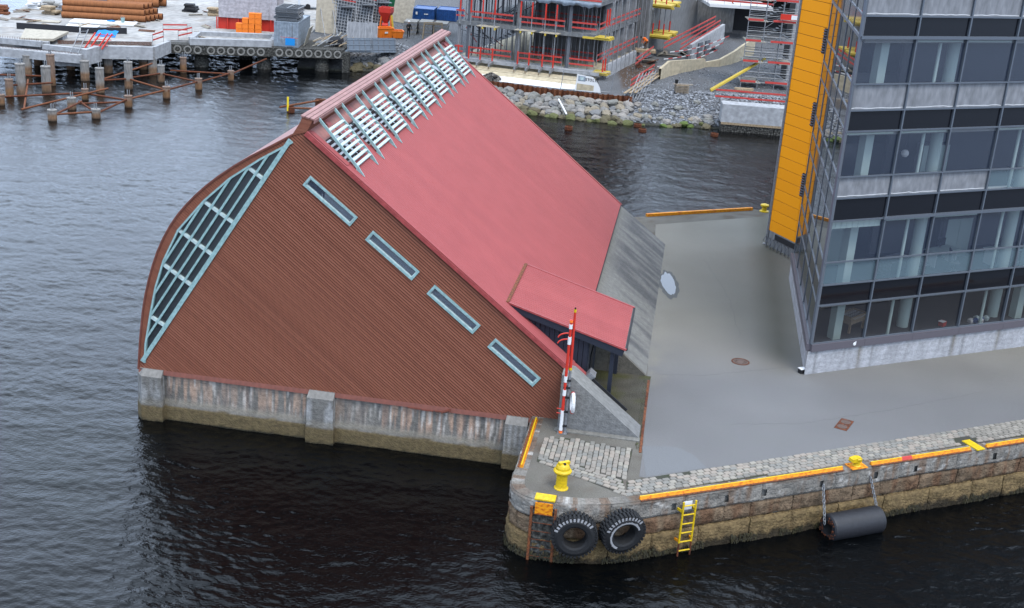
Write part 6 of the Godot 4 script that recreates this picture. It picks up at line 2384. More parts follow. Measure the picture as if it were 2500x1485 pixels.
	for k in 6:
		obj("base_post", bm(V(-2.9 + k * 1.15, 0.62, 2.45), V(0.12, 1.25, 0.12)), M.red_paint, cab)
	# grey container with a stack of mesh frames on top and a blue board in front
	var gc := container("pale grey steel container carrying a stack of mesh frames", V(-24.85, 2.3, -132.6), -0.02, V(2.45, 2.52, 6.1), M.container_grey)
	obj("lock_bar", bm(V(0.6, 1.2, 3.08), V(0.05, 2.1, 0.04)), M.steel, gc)
	for k in 11:
		var o := thing("fencing_grid", "grey steel mesh frame, %s from the bottom of the stack on the grey container" % ordinal(k), "mesh grid", V(-25.0 + rng.randf_range(-0.15, 0.15), 4.86 + k * 0.115, -131.8 + rng.randf_range(-0.2, 0.2)), rng.randf_range(-0.06, 0.06), "mesh frames stacked on the container")
		for q in [[0, 1.6], [0, -1.6]]:
			obj("frame_bar", bm(V(0, 0.05, q[1]), V(2.3, 0.085, 0.07)), M.mesh_grey, o)
		for x in [-1.15, 0.0, 1.15]:
			obj("frame_bar", bm(V(x, 0.05, 0), V(0.07, 0.08, 3.2)), M.steel, o)
		b = Mb.new()
		for j in 12:
			b.box(V(0, 0.05, -1.5 + j * 0.27), V(2.3, 0.02, 0.02))
		for j in 8:
			b.box(V(-1.0 + j * 0.28, 0.06, 0), V(0.02, 0.02, 3.2))
		obj("wire_mesh", b, M.mesh_grey, o)
	var bs := thing("blue_board", "bright blue sign board standing before the grey container", "sign", V(-24.4, 2.3, -129.0), -0.02)
	obj("board", bm(V(0, 0.62, 0), V(0.98, 0.72, 0.04)), M.blue_sign, bs)
	for x in [-0.4, 0.4]:
		obj("leg", bm(V(x, 0.3, -0.05), V(0.05, 0.6, 0.05)), M.steel, bs)
	b = Mb.new()
	b.bar(V(-1.0, 1.05, 0), V(0.8, 1.02, 0), 0.04, 0.03)
	obj("red_cord", b, M.red_paint, bs)
	# leaning mesh panel and plywood beside the container
	b = Mb.new()
	b.box(V(0, 0.9, 0), V(0.06, 1.9, 2.2), Basis(V(0, 0, 1), -0.3))
	one("plywood_sheet", b, M.plywood, "plywood panel leaning on the side of the grey container", "panel", "", V(-23.0, 2.4, -131.6))
	# leaning wall formwork panels
	var panels := [[V(-22.5, 2.5, -139.2), 0.5, 0.30, false, "pale plywood formwork panel leaning beside the dark waffle panel"], [V(-21.2, 2.5, -140.2), 0.25, 0.22, true, "large dark waffle formwork panel leaning behind the scrap heap"], [V(-19.3, 2.5, -143.2), 0.2, 0.24, true, "dark waffle formwork panel with a working platform"], [V(-17.9, 2.5, -146.2), 0.3, 0.22, true, "rear waffle formwork panel, nearest the orange hopper"], [V(-21.6, 2.5, -147.0), 0.2, 0.20, true, "waffle formwork panel farthest back by the white car"]]
	for q in panels:
		var o := thing("wall_formwork", q[4], "formwork", q[0], q[1], "formwork panels leaning on the site")
		var tilt := Basis(V(1, 0, 0), -q[2]) * Basis(V(0, 0, 1), -0.14)
		b = Mb.new()
		b.box(tilt * V(0, 1.9, 0), V(2.3, 3.8, 0.05), tilt)
		obj("sheet", b, M.plywood if not q[3] else M.mesh_grey, o)
		b = Mb.new()
		for i in 8:
			b.box(tilt * V(-1.12 + i * 0.32, 1.9, 0.09), V(0.07, 3.8, 0.14), tilt)
		for i in 12:
			b.box(tilt * V(0, 0.05 + i * 0.34, 0.088), V(2.3, 0.06, 0.13), tilt)
		if q[3]:
			obj("waffle_ribs", b, M.steel, o)
		for s in [-0.7, 0.7]:
			b = Mb.new()
			b.tube(tilt * V(s, 2.6, 0.1), V(s, 0, 2.0), 0.04, 0.04, 6)
			obj("strut", b, M.steel, o)
		if q[3]:
			b = Mb.new()
			b.box(tilt * V(0.6, 2.9, 0.65), V(1.5, 0.06, 0.9))
			obj("platform", b, M.mesh_grey, o)
			b = Mb.new()
			b.bar(tilt * V(-0.4, 3.5, 1.0), tilt * V(1.3, 3.5, 1.0), 0.04, 0.12)
			b.bar(tilt * V(-0.4, 3.9, 1.0), tilt * V(1.3, 3.9, 1.0), 0.04, 0.12)
			obj("platform_rail", b, M.red_wood, o)
	# scrap heap with timber and tubes
	var heap := thing("scrap_heap", "heap of timber, tubes and dark sheeting at the end of the old pier", "scrap heap", V(-21.2, 2.3, -132.0))
	for k in 26:
		b = Mb.new()
		var a := V(rng.randf_range(-1.6, 1.8), 0.08 + rng.randf() * 0.25, rng.randf_range(-1.8, 1.2))
		b.bar(a, a + V(rng.randf_range(0.5, 2.0), rng.randf_range(0.1, 1.0), rng.randf_range(-1.8, -0.4)), 0.10, 0.05)
		obj("plank" if k % 2 else "tube", b, [M.timber, M.steel, M.plywood][k % 3], heap)
	b = Mb.new()
	b.slab(V(0.9, 0.5, -0.6), V(1.4, 0.9, 1.2), 0.3, Basis(V(0, 0, 1), 0.2))
	obj("dark_sheeting", b, M.black_sheet, heap)
	# blue grey mesh gangway at the end of the pier
	var gw := thing("mesh_gangway", "blue grey mesh gangway panels bridging from the pier to the gravel", "gangway", V(-19.0, 2.0, -131.0), 0.42)
	for k in 2:
		b = Mb.new()
		b.box(V(1.4 + k * 2.7, 0.75, -0.2 * k), V(2.6, 1.35, 0.04), Basis(V(1, 0, 0), -0.35))
		obj("mesh_panel", b, M.fence_blue, gw)
		for j in 5:
			obj("upright", bm(V(0.2 + k * 2.7 + j * 0.6, 0.75, 0.05 - 0.2 * k), V(0.05, 1.4, 0.05), Basis(V(1, 0, 0), -0.35)), M.steel_dark, gw)
		for j in 3:
			obj("mesh_rail", bm(V(1.4 + k * 2.7, 0.25 + j * 0.5, 0.24 - 0.18 * j - 0.2 * k), V(2.6, 0.05, 0.05)), M.container_grey, gw)
	obj("deck_plate", bm(V(2.7, 0.0, -0.8), V(5.5, 0.12, 1.6)), M.container_grey, gw)
	var mf := thing("mesh_fence", "leaning grey mesh fence panel beside the orange skip", "fence", V(-17.9, 2.3, -135.2), 0.2)
	for j in 6:
		b = Mb.new()
		b.bar(V(-1.6 + j * 0.62, 0, 0.4), V(-1.6 + j * 0.62 + 0.1, 2.3, -0.3), 0.05, 0.05)
		obj("upright", b, M.steel, mf)
	b = Mb.new()
	b.box(V(0, 1.15, 0.05), V(3.1, 2.2, 0.03), Basis(V(1, 0, 0), -0.3))
	obj("mesh", b, M.grey_panel, mf)
	# orange skip, orange hopper and yellow pole
	skip("orange skip with a white plate near the standing person", V(-16.1, 2.4, -139.5), 0.5, V(1.75, 1.15, 1.3), M.orange_crate, true)
	b = Mb.new()
	skip("lower orange skip filled with debris right of the plated one", V(-14.75, 2.4, -140.0), 0.3, V(1.3, 0.85, 1.2), M.orange_crate, false)
	var hp := thing("concrete_hopper", "tall orange red concrete hopper behind the orange skip", "hopper", V(-16.4, 2.4, -143.4))
	b = Mb.new()
	b.lathe([Vector2(0.2, 1.0), Vector2(0.3, 1.15), Vector2(0.95, 2.3), Vector2(0.95, 2.85), Vector2(0.85, 2.85), Vector2(0.8, 2.3), Vector2(0.1, 1.2)], 4, Transform3D(Basis(Vector3.UP, 0.6), Vector3.ZERO), false)
	obj("funnel", b, M.red_paint, hp)
	for s in [[-0.7, -0.5], [0.7, -0.5], [-0.7, 0.5], [0.7, 0.5]]:
		b = Mb.new()
		b.bar(V(s[0], 0, s[1]), V(s[0] * 0.7, 2.0, s[1] * 0.7), 0.1, 0.1)
		obj("leg", b, M.hivis, hp)
	b = Mb.new()
	b.tube(V(-0.35, 0.9, 0.5), V(0.3, 0.9, 0.5), 0.28, 0.28, 14)
	obj("outlet", b, M.red_paint, hp)
	b = Mb.new()
	b.bar(V(0, 0, 0), V(-0.35, 2.2, -0.4), 0.16, 0.1)
	one("yellow_pole", b, M.beam_yellow, "yellow pole leaning between the orange skip and the hopper", "pole", "", V(-15.2, 2.5, -140.9))
	# stacks of grey boards
	for k in 3:
		for j in 7:
			b = Mb.new()
			b.slab(Vector3.ZERO, V(1.48, 0.19, 2.4), 0.015)
			one("board_pack", b, M.grey_panel if j % 2 else M.concrete, "grey board pack, %s from the ground in the %s stack behind the person" % [ordinal(j), ["left", "middle", "right"][k]], "board pack", "grey board packs behind the person", V(-13.65 + k * 1.68 + rng.randf_range(-0.03, 0.03), 2.52 + j * 0.205 - 0.1 * int(k == 2), -144.6 - k * 0.5), -0.03)
	# timber frame
	var tf := thing("timber_trestle", "raw timber frame standing near the ridge end of the roof", "trestle", V(-11.0, 2.5, -140.8), 0.15)
	for q in [[V(-1.0, 0, 0.3), V(-0.85, 1.75, 0)], [V(1.1, 0, 0), V(1.1, 1.75, -0.2)], [V(-0.9, 1.75, 0), V(1.15, 1.75, -0.2)], [V(-0.9, 1.55, -0.1), V(1.15, 1.55, -0.3)], [V(0.2, 0, -0.4), V(0.2, 1.7, -0.3)]]:
		b = Mb.new()
		b.bar(q[0], q[1], 0.12, 0.12)
		obj("beam", b, M.timber, tf)
	# blue containers, leaning plasterboard, green skips, white car
	var bc := container("blue low container with white labels behind the board stacks", V(-13.2, 2.5, -157.0), -0.05, V(2.5, 1.35, 3.4), M.container_blue)
	obj("label_plate", bm(V(-0.8, 0.8, 1.74), V(0.22, 0.32, 0.02)), M.white_paint, bc)
	obj("label_plate", bm(V(0.35, 0.75, 1.74), V(0.5, 0.10, 0.02)), M.white_paint, bc)
	container("second blue container, half hidden by the red and white props", V(-10.2, 2.5, -158.0), -0.05, V(2.9, 1.3, 3.4), M.container_blue)
	b = Mb.new()
	b.box(V(0, 1.9, 0), V(2.3, 3.9, 0.08), Basis(V(1, 0, 0), -0.25) * Basis(V(0, 0, 1), -0.12))
	one("plasterboard_sheet", b, M.plywood, "tall pale panel leaning left of the blue container", "panel", "", V(-15.3, 2.5, -152.0))
	skip("green skip full of rubble at the top edge of the picture", V(-17.5, 2.5, -165.0), 0.1, V(3.4, 1.6, 2.0), M.green, false)
	skip("dark green skip beside the grey container", V(-23.5, 2.5, -149.0), 0.2, V(3.0, 1.3, 1.8), M.green, false)
	var car := thing("parked_van", "white van parked beyond the grey container", "van", V(-26.6, 2.5, -158.5), 0.35)
	b = Mb.new()
	b.prism(P2([[-2.3, 0.35], [-2.3, 1.7], [-2.0, 1.95], [0.7, 1.95], [1.35, 1.25], [2.25, 1.0], [2.35, 0.75], [2.35, 0.35]]), -0.9, 0.9)
	obj("body", b, M.white_paint, car)
	b = Mb.new()
	b.prism(P2([[0.1, 1.3], [0.1, 1.8], [0.62, 1.8], [1.1, 1.3]]), -0.905, 0.905)
	b.quad(V(0.76, 1.9, 0.75), V(1.34, 1.3, 0.8), V(1.34, 1.3, -0.8), V(0.76, 1.9, -0.75))
	obj("window", b, M.spandrel, car)
	obj("bumper", bm(V(2.36, 0.5, 0), V(0.12, 0.3, 1.8)), M.black, car)
	for s in [[-1.4, 0.85], [1.5, 0.85], [-1.4, -0.85], [1.5, -0.85]]:
		b = Mb.new()
		b.tube(V(s[0], 0.34, s[1] - 0.1), V(s[0], 0.34, s[1] + 0.1), 0.34, 0.34, 18)
		obj("wheel", b, M.tyre, car)
	for s in [-0.7, 0.7]:
		obj("headlight", bm(V(2.3, 0.85, s), V(0.1, 0.16, 0.3)), M.mint_pale, car)
	# small clutter on the deck: loose timber and bags lying about
	for k in 34:
		var at := V(rng.randf_range(-56.0, -34.0), 2.54, rng.randf_range(-150.0, -130.0))
		if at.x > -50.8 and at.z < -135.5 and at.x < -40.5:
			at.z += 5.5
		b = Mb.new()
		for j in 3:
			b.bar(V(-0.8, 0.02 + j * 0.05, j * 0.12 - 0.1), V(0.9, 0.02 + j * 0.05, j * 0.16 - 0.2), 0.12, 0.045)
		var o := one("loose_planks", b, [M.timber, M.timber_grey, M.plywood, M.rust][k % 4], "loose planks lying on the pale deck", "planks", "loose planks on the deck", at, rng.randf() * TAU)
		o.set_meta("kind", "thing")
	for q in [[V(-55.0, 2.5, -141.5), M.white_paint, "white bag heap at the left end of the deck"], [V(-53.4, 2.5, -141.8), M.concrete, "grey rolled mat beside the white bags"], [V(-52.2, 2.5, -138.2), M.timber, "small timber stack near the left border of the deck"], [V(-51.5, 2.5, -140.0), M.grey_panel, "grey blue sheet stack left of the pipes"], [V(-56.6, 2.5, -136.0), M.rust, "rusty basket of scrap at the left border"], [V(-39.5, 2.5, -148.0), M.black, "black drum behind the pipe stack"], [V(-36.2, 2.5, -146.5), M.timber, "long timber pack left of the white cabin"]]:
		b = Mb.new()
		for j in 4:
			b.slab(V(rng.randf_range(-0.3, 0.3), 0.15 + j * 0.22, rng.randf_range(-0.2, 0.2)), V(1.6 - 0.15 * j, 0.24, 1.0), 0.08, Basis(Vector3.UP, rng.randf_range(-0.3, 0.3)))
		one("material_heap", b, q[1], q[2], "material", "", q[0])

func guard_rail(a: Vector3, c: Vector3, label: String, group := "", h := 0.15) -> void:
	var o := thing("guard_rail", label, "guard rail", Vector3.ZERO, 0.0, group)
	for y in [0.55, 1.05]:
		var b := Mb.new()
		b.bar(a + V(0, y, 0), c + V(0, y, 0), 0.035, h)
		obj("rail_board", b, M.red_wood, o)
	var n := maxi(1, roundi(a.distance_to(c) / 2.2))
	for i in n + 1:
		var p := a.lerp(c, float(i) / n)
		var b := Mb.new()
		b.tube(p, p + V(0, 1.15, 0), 0.025, 0.025, 5)
		obj("post", b, M.steel, o)

func shore_point(x: float) -> float:
	var s := [[-40.0, -131.0], [-19.5, -130.8], [-16.5, -132.0], [-14.0, -130.0], [-10.0, -123.0], [-6.0, -118.6], [-2.0, -117.0], [3.0, -115.4], [8.0, -114.9], [13.0, -114.9], [16.5, -115.5], [18.5, -115.6], [32.0, -116.0], [80.0, -121.0]]
	for i in s.size() - 1:
		if x <= s[i + 1][0]:
			return lerpf(s[i][1], s[i + 1][1], clampf((x - s[i][0]) / (s[i + 1][0] - s[i][0]), 0.0, 1.0))
	return -121.0

func yard_height(x: float, d: float) -> float:
	var steep := 0.42 if x > 9.0 else 0.55
	var top := 2.2
	if x < 9.6 and x > -5.0 and d < 2.9:
		return minf(d * 0.50, 1.25)
	if x < 9.6 and x > -6.0 and d < 7.0:
		top = 1.93
	if x < -6.0:
		top = 2.45
	return clampf(d * steep, -1.0, top)

func rock_mesh(k: int) -> ArrayMesh:
	var b := Mb.new()
	var f := FastNoiseLite.new()
	f.seed = 100 + k
	f.frequency = 1.1
	var rows := []
	for j in 7:
		var r := PackedVector3Array()
		for i in 10:
			var t := PI * (1.0 - j / 6.0)
			var p := TAU * (i % 9) / 9.0
			var d := V(sin(t) * cos(p), cos(t), -sin(t) * sin(p))
			var m := 1.0 + 0.55 * f.get_noise_3d(d.x, d.y, d.z)
			# flattened by a few cutting planes so that faces and edges show
			for q in 5:
				var nrm := V(sin(k * 1.7 + q * 2.1), cos(k * 0.9 + q * 1.3), sin(q * 3.7 + k)).normalized()
				var c := d.dot(nrm)
				if c > 0.0:
					m = minf(m, 0.78 / maxf(c, 0.01))
			r.append(d * m)
		rows.append(r)
	for j in 6:
		for i in 9:
			b.quad(rows[j][i], rows[j][i + 1], rows[j + 1][i + 1], rows[j + 1][i])
	return b.done()

func make_yard() -> void:
	var b := Mb.new()
	var rows := []
	var cols := []
	var ds := [-2.0, -0.6, 0.0, 0.6, 1.2, 1.8, 2.4, 2.85, 2.95, 3.5, 4.2, 5.0, 6.0, 7.5, 10.0, 14.0, 20.0, 30.0, 50.0, 90.0, 160.0]
	for d in ds:
		var r := PackedVector3Array()
		var rc := PackedColorArray()
		for i in 181:
			var x := lerpf(-24.0, 76.0, i / 180.0)
			var y := yard_height(x, d) + (0.10 * fs.get_noise_2d(x * 1.3, d * 1.3) if d > 0.0 else 0.0)
			r.append(V(x, y, shore_point(x) - d))
			var k := 0.19 + 0.04 * fs.get_noise_2d(x * 0.7, d * 0.7)
			var c := Color(k * 0.96, k * 0.98, k * 1.04)
			if x > 9.0 and x < 13.5 and d > 7.0 and d < 22.0 and x < 9.6 + d * 0.2:
				c = Color(0.13, 0.085, 0.055)
			c = c.lerp(Color(0.05, 0.05, 0.035), clampf((0.5 - y) / 0.5, 0.0, 1.0))
			rc.append(c)
		rows.append(r)
		cols.append(rc)
	b.sheet(rows, cols)
	tag(obj("gravel_ground", b, M.gravel_ground), "grey gravel ground of the building site sloping to the water", "ground", "", "structure")
	# boulders of the revetment: pieces of the shore
	var shore := Node3D.new()
	shore.name = "boulder_shore"
	add_child(shore)
	tag(shore, "bank of pale boulders, mossy at the waterline, below the rusty sheet piles", "shore", "", "structure")
	var rocks := []
	for k in 7:
		rocks.append(rock_mesh(k))
	var green := [mat("moss_rock0", Color(0.10, 0.105, 0.04), 0.9), mat("moss_rock1", Color(0.10, 0.085, 0.05), 0.9), mat("moss_rock2", Color(0.08, 0.115, 0.025), 0.9)]
	for row in 6:
		var x := -4.2
		while x < 9.6:
			var d := -0.25 + row * 0.52 + rng.randf_range(-0.15, 0.15)
			var s := rng.randf_range(0.30, 0.56)
			var o := put("boulder", rocks[rng.randi() % 7], M["rock%d" % (rng.randi() % 5)], shore)
			if row == 0:
				o.material_override = green[rng.randi() % 2]
			elif row == 1 and rng.randf() < 0.5:
				o.material_override = green[1]
			o.position = V(x, yard_height(x, d) + 0.10, shore_point(x) - d)
			o.basis = Basis.from_euler(V(rng.randf() * 6.0, rng.randf() * 6.0, rng.randf() * 6.0)).scaled(V(s * 1.15, s * 0.85, s))
			x += s * rng.randf_range(1.45, 1.9)
	for k in 46:
		var x := rng.randf_range(9.6, 17.2)
		var d := rng.randf_range(-0.3, 1.3) if k < 34 else rng.randf_range(1.0, 4.0)
		var s := rng.randf_range(0.18, 0.5)
		var o := put("boulder", rocks[rng.randi() % 7], M["rock%d" % (rng.randi() % 5)] if d > 0.5 else green[[0, 1, 2, 0, 1][rng.randi() % 5]], shore)
		o.position = V(x, yard_height(x, d) + 0.08, shore_point(x) - d)
		o.basis = Basis.from_euler(V(rng.randf() * 6.0, rng.randf() * 6.0, rng.randf() * 6.0)).scaled(V(s * 1.15, s * 0.8, s))
	for k in 60:
		var x := rng.randf_range(-18.5, -8.0)
		var d := rng.randf_range(-0.3, 2.0)
		var s := rng.randf_range(0.3, 0.7)
		var o := put("boulder", rocks[rng.randi() % 7], M["rock2"] if d > 0.8 else green[1], shore)
		o.position = V(x, yard_height(x, d), shore_point(x) - d)
		o.basis = Basis.from_euler(V(rng.randf() * 6.0, rng.randf() * 6.0, rng.randf() * 6.0)).scaled(V(s, s * 0.8, s))
	# crushed stone: nobody could count it
	var mm := MultiMesh.new()
	mm.transform_format = MultiMesh.TRANSFORM_3D
	mm.use_colors = true
	mm.mesh = rocks[2]
	mm.instance_count = 9000
	for i in 9000:
		var x := rng.randf_range(9.0, 27.0) if i < 6500 else rng.randf_range(-19.0, -5.0)
		var d := rng.randf_range(0.3, 6.5)
		if rng.randf() < 0.25:
			d = rng.randf_range(4.0, 20.0)
		var s := rng.randf_range(0.03, 0.13) if d < 6.0 else rng.randf_range(0.02, 0.07)
		mm.set_instance_transform(i, Transform3D(Basis.from_euler(V(rng.randf() * 6.0, rng.randf() * 6.0, 0)).scaled(V(s * 1.2, s * 0.8, s)), V(x, yard_height(x, d) + 0.04, shore_point(x) - d)))
		mm.set_instance_color(i, Color(1, 1, 1) * rng.randf_range(0.45, 1.7))
	var mi := MultiMeshInstance3D.new()
	mi.name = "crushed_gravel"
	mi.multimesh = mm
	mi.material_override = M.crushed
	add_child(mi)
	tag(mi, "loose crushed grey stone on the bank and the yard", "gravel", "", "stuff")
	b = Mb.new()
	b.tube(V(2.9, 1.5, -116.4), V(3.7, 0.5, -114.6), 0.08, 0.08, 8)
	one("white_pipe", b, M.white_paint, "short white pipe lying on the boulders", "pipe")
	# rusty sheet pile wall
	var sp := thing("sheet_pile_wall", "rusty corrugated sheet pile wall above the boulders", "sheet pile wall")
	for k in 30:
		var x := -4.3 + k * 0.47
		var pts := []
		for q in [[0.0, 0.0], [0.10, 0.0], [0.18, 0.26], [0.34, 0.26], [0.42, 0.0], [0.47, 0.0]]:
			var xx: float = x + q[0]
			pts.append(V(xx, 0, shore_point(xx) - 2.75 + q[1] - 0.13))
		b = Mb.new()
		var top := 2.02 + rng.randf_range(-0.03, 0.04)
		for i in 5:
			b.quad(pts[i] + V(0, 1.0, 0), pts[i + 1] + V(0, 1.0, 0), pts[i + 1] + V(0, top, 0), pts[i] + V(0, top, 0))
			var back := V(0, 0, -0.04)
			b.quad(pts[i] + V(0, top, 0), pts[i + 1] + V(0, top, 0), pts[i + 1] + V(0, top, 0) + back, pts[i] + V(0, top, 0) + back)
		obj("sheet_pile", b, [M.rust, M.rust_dark, M.rust][k % 3], sp)
	# pale concrete quay block with timber fender beam
	var blk := thing("concrete_block_quay", "pale new concrete quay block on an older dark foot", "quay block", V(17.75, 0, -114.6), -0.03)
	b = Mb.new()
	b.slab(V(5.0, 1.70, -0.85), V(10.0, 1.66, 1.7), 0.03)
	b.tint(func(p: Vector3) -> Color: return Color.WHITE * (1.0 + 0.15 * fs.get_noise_2d(p.x * 2.0, p.y)))
	obj("cap", b, M.concrete_pale, blk)
	for k in 4:
		obj("foot_block", bm(V(1.25 + k * 2.45, 0.1, -0.85), V(2.40, 1.1, 1.6)), M.deck_old, blk)
	obj("timber_beam", bm(V(5.0, 0.76, -0.05), V(9.9, 0.2, 0.16)), M.timber, blk)
	b = Mb.new()
	for y in [0.45, 1.05]:
		b = Mb.new()
		var o := thing("red_rail", "%s red rail board along the back of the pale concrete block" % ("lower" if y < 0.6 else "upper"), "guard rail", V(17.4, 2.2, -117.6), -0.05)
		for i in 3:
			b = Mb.new()
			b.bar(V(i * 3.0, y, 0.05 * (i % 2)), V(i * 3.0 + 3.1, y + 0.02, 0.05 * (i % 2)), 0.05, 0.16)
			obj("board", b, M.red_wood, o)
		for i in 5:
			obj("post", bm(V(0.3 + i * 2.0, y - 0.2, -0.06), V(0.04, 0.75, 0.04)), M.steel, o)
	# pallets
	var pal: Node3D = null
	for k in 6:
		var at := V(14.6, 2.2 + k * 0.15, -120.6) if k < 5 else V(21.0, 2.25, -123.4)
		var text := "wooden pallet, %s from the ground in the stack on the gravel" % ordinal(k) if k < 5 else "wooden pallet loaded with timber beside the scaffold"
		if pal == null:
			pal = thing("pallet", text, "pallet", at, 0.1, "pallets on the gravel")
			for i in 5:
				obj("deck_board", bm(V(0, 0.135, -0.35 + i * 0.175), V(1.25, 0.025, 0.11)), M.timber, pal)
			for i in 3:
				obj("bearer", bm(V(0, 0.03, -0.34 + i * 0.34), V(1.25, 0.05, 0.1)), M.timber_grey, pal)
				for j in 3:
					obj("block", bm(V(-0.56 + j * 0.56, 0.085, -0.34 + i * 0.34), V(0.13, 0.085, 0.1)), M.timber_grey, pal)
			pal.scale = Vector3.ONE
		else:
			dup(pal, at, 0.1 + rng.randf_range(-0.08, 0.08), text)
	b = Mb.new()
	b.box(V(0.1, 0.04, 0), V(1.9, 0.07, 0.3))
	one("resting_plank", b, M.timber_grey, "grey plank lying across the pallet stack", "plank", "", V(14.6, 2.96, -120.6), 0.1)
	b = Mb.new()
	b.lathe([Vector2(0.13, 0), Vector2(0.18, 0.34), Vector2(0.15, 0.34), Vector2(0.11, 0.04), Vector2(0, 0.04)], 14)
	one("black_bucket", b, M.black, "black bucket on the plank over the pallet stack", "bucket", "", V(14.05, 3.04, -120.6))
	for k in 7:
		b = Mb.new()
		b.slab(Vector3.ZERO, V(1.6 + 0.15 * (k % 3), 0.07, 0.14), 0.01)
		one("squared_timber", b, M.timber, "%s timber of the load on the pallet beside the scaffold" % ordinal(k), "timber", "timbers loaded on the pallet", V(21.0, 2.45 + 0.08 * (k / 4), -123.75 + 0.2 * (k % 4)), 0.1)
	# long yellow beam leaning on the scaffold
	for k in 2:
		b = Mb.new()
		b.bar(V(17.6, 2.35, -122.0 - k * 0.5), V(23.5, 4.9, -128.0 - k * 0.2), 0.11, 0.2)
		one("leaning_beam", b, M.beam_yellow, ["near", "far"][k] + " long yellow formwork beam leaning against the scaffold foot", "beam")

# ---- people: one skin over tapered limbs ----
func figure(limbs: Array, cell: float) -> Mb:
	# limbs: [from, to, radius, radius, colour]
	var lo := V(1e9, 1e9, 1e9)
	var hi := -lo
	for l in limbs:
		for e in 2:
			var p: Vector3 = l[e]
			var r: float = l[2 + e] + cell * 2.0
			lo = lo.min(p - Vector3.ONE * r)
			hi = hi.max(p + Vector3.ONE * r)
	var nx := int((hi.x - lo.x) / cell) + 2
	var ny := int((hi.y - lo.y) / cell) + 2
	var nz := int((hi.z - lo.z) / cell) + 2
	var f := PackedFloat32Array()
	f.resize(nx * ny * nz)
	f.fill(1.0)
	for l in limbs:
		var a: Vector3 = l[0]
		var d: Vector3 = l[1] - l[0]
		var dd := maxf(d.length_squared(), 1e-6)
		var pad := maxf(l[2], l[3]) + cell * 3.0
		var p0 := ((a.min(l[1]) - Vector3.ONE * pad - lo) / cell).floor()
		var p1 := ((a.max(l[1]) + Vector3.ONE * pad - lo) / cell).ceil()
		for k in range(maxi(0, int(p0.z)), mini(nz, int(p1.z) + 1)):
			for j in range(maxi(0, int(p0.y)), mini(ny, int(p1.y) + 1)):
				for i in range(maxi(0, int(p0.x)), mini(nx, int(p1.x) + 1)):
					var p := lo + V(i, j, k) * cell
					var t := clampf((p - a).dot(d) / dd, 0.0, 1.0)
					var v := p.distance_to(a + d * t) - lerpf(l[2], l[3], t)
					var at := (k * ny + j) * nx + i
					var h := maxf(0.03 - absf(f[at] - v), 0.0) / 0.03
					f[at] = minf(f[at], v) - h * h * 0.03 * 0.25
	var vert := {}
	var cells := {}
	for k in nz - 1:
		for j in ny - 1:
			for i in nx - 1:
				var s := Vector3.ZERO
				var n := 0
				var at := (k * ny + j) * nx + i
				for e in [[0, 1], [0, nx], [0, nx * ny], [1, 1 + nx], [1, 1 + nx * ny], [nx, nx + 1], [nx, nx + nx * ny], [nx * ny, nx * ny + 1], [nx * ny, nx * ny + nx], [1 + nx, 1 + nx + nx * ny], [1 + nx * ny, 1 + nx + nx * ny], [nx + nx * ny, 1 + nx + nx * ny]]:
					var u := f[at + e[0]]
					var w := f[at + e[1]]
					if (u < 0.0) != (w < 0.0):
						var c0: int = e[0]
						var c1: int = e[1]
						var q0 := V(c0 % nx, (c0 / nx) % ny, c0 / (nx * ny))
						var q1 := V(c1 % nx, (c1 / nx) % ny, c1 / (nx * ny))
						s += q0.lerp(q1, u / (u - w))
						n += 1
				if n:
					vert[at] = lo + (V(i, j, k) + s / n) * cell
	var b := Mb.new()
	var color := func(p: Vector3) -> Color:
		var best := 1e9
		var c := Color.WHITE
		for l in limbs:
			var d: Vector3 = l[1] - l[0]
			var t := clampf((p - l[0]).dot(d) / maxf(d.length_squared(), 1e-6), 0.0, 1.0)
			var v: float = p.distance_to(l[0] + d * t) - lerpf(l[2], l[3], t)
			if v < best:
				best = v
				c = l[4]
		return c
	for k in range(1, nz - 1):
		for j in range(1, ny - 1):
			for i in range(1, nx - 1):
				var at := (k * ny + j) * nx + i
				for ax in 3:
					var step: int = [1, nx, nx * ny][ax]
					var u := f[at]
					var w := f[at + step]
					if (u < 0.0) == (w < 0.0):
						continue
					var s1: int = [nx, nx * ny, 1][ax]
					var s2: int = [nx * ny, 1, nx][ax]
					var q := [at - s1 - s2, at - s2, at, at - s1]
					if not (vert.has(q[0]) and vert.has(q[1]) and vert.has(q[2]) and vert.has(q[3])):
						continue
					var p := [vert[q[0]], vert[q[1]], vert[q[2]], vert[q[3]]]
					if w < 0.0:
						p.reverse()
					b.quad(p[0], p[1], p[2], p[3])
	b.tint(color)
	return b

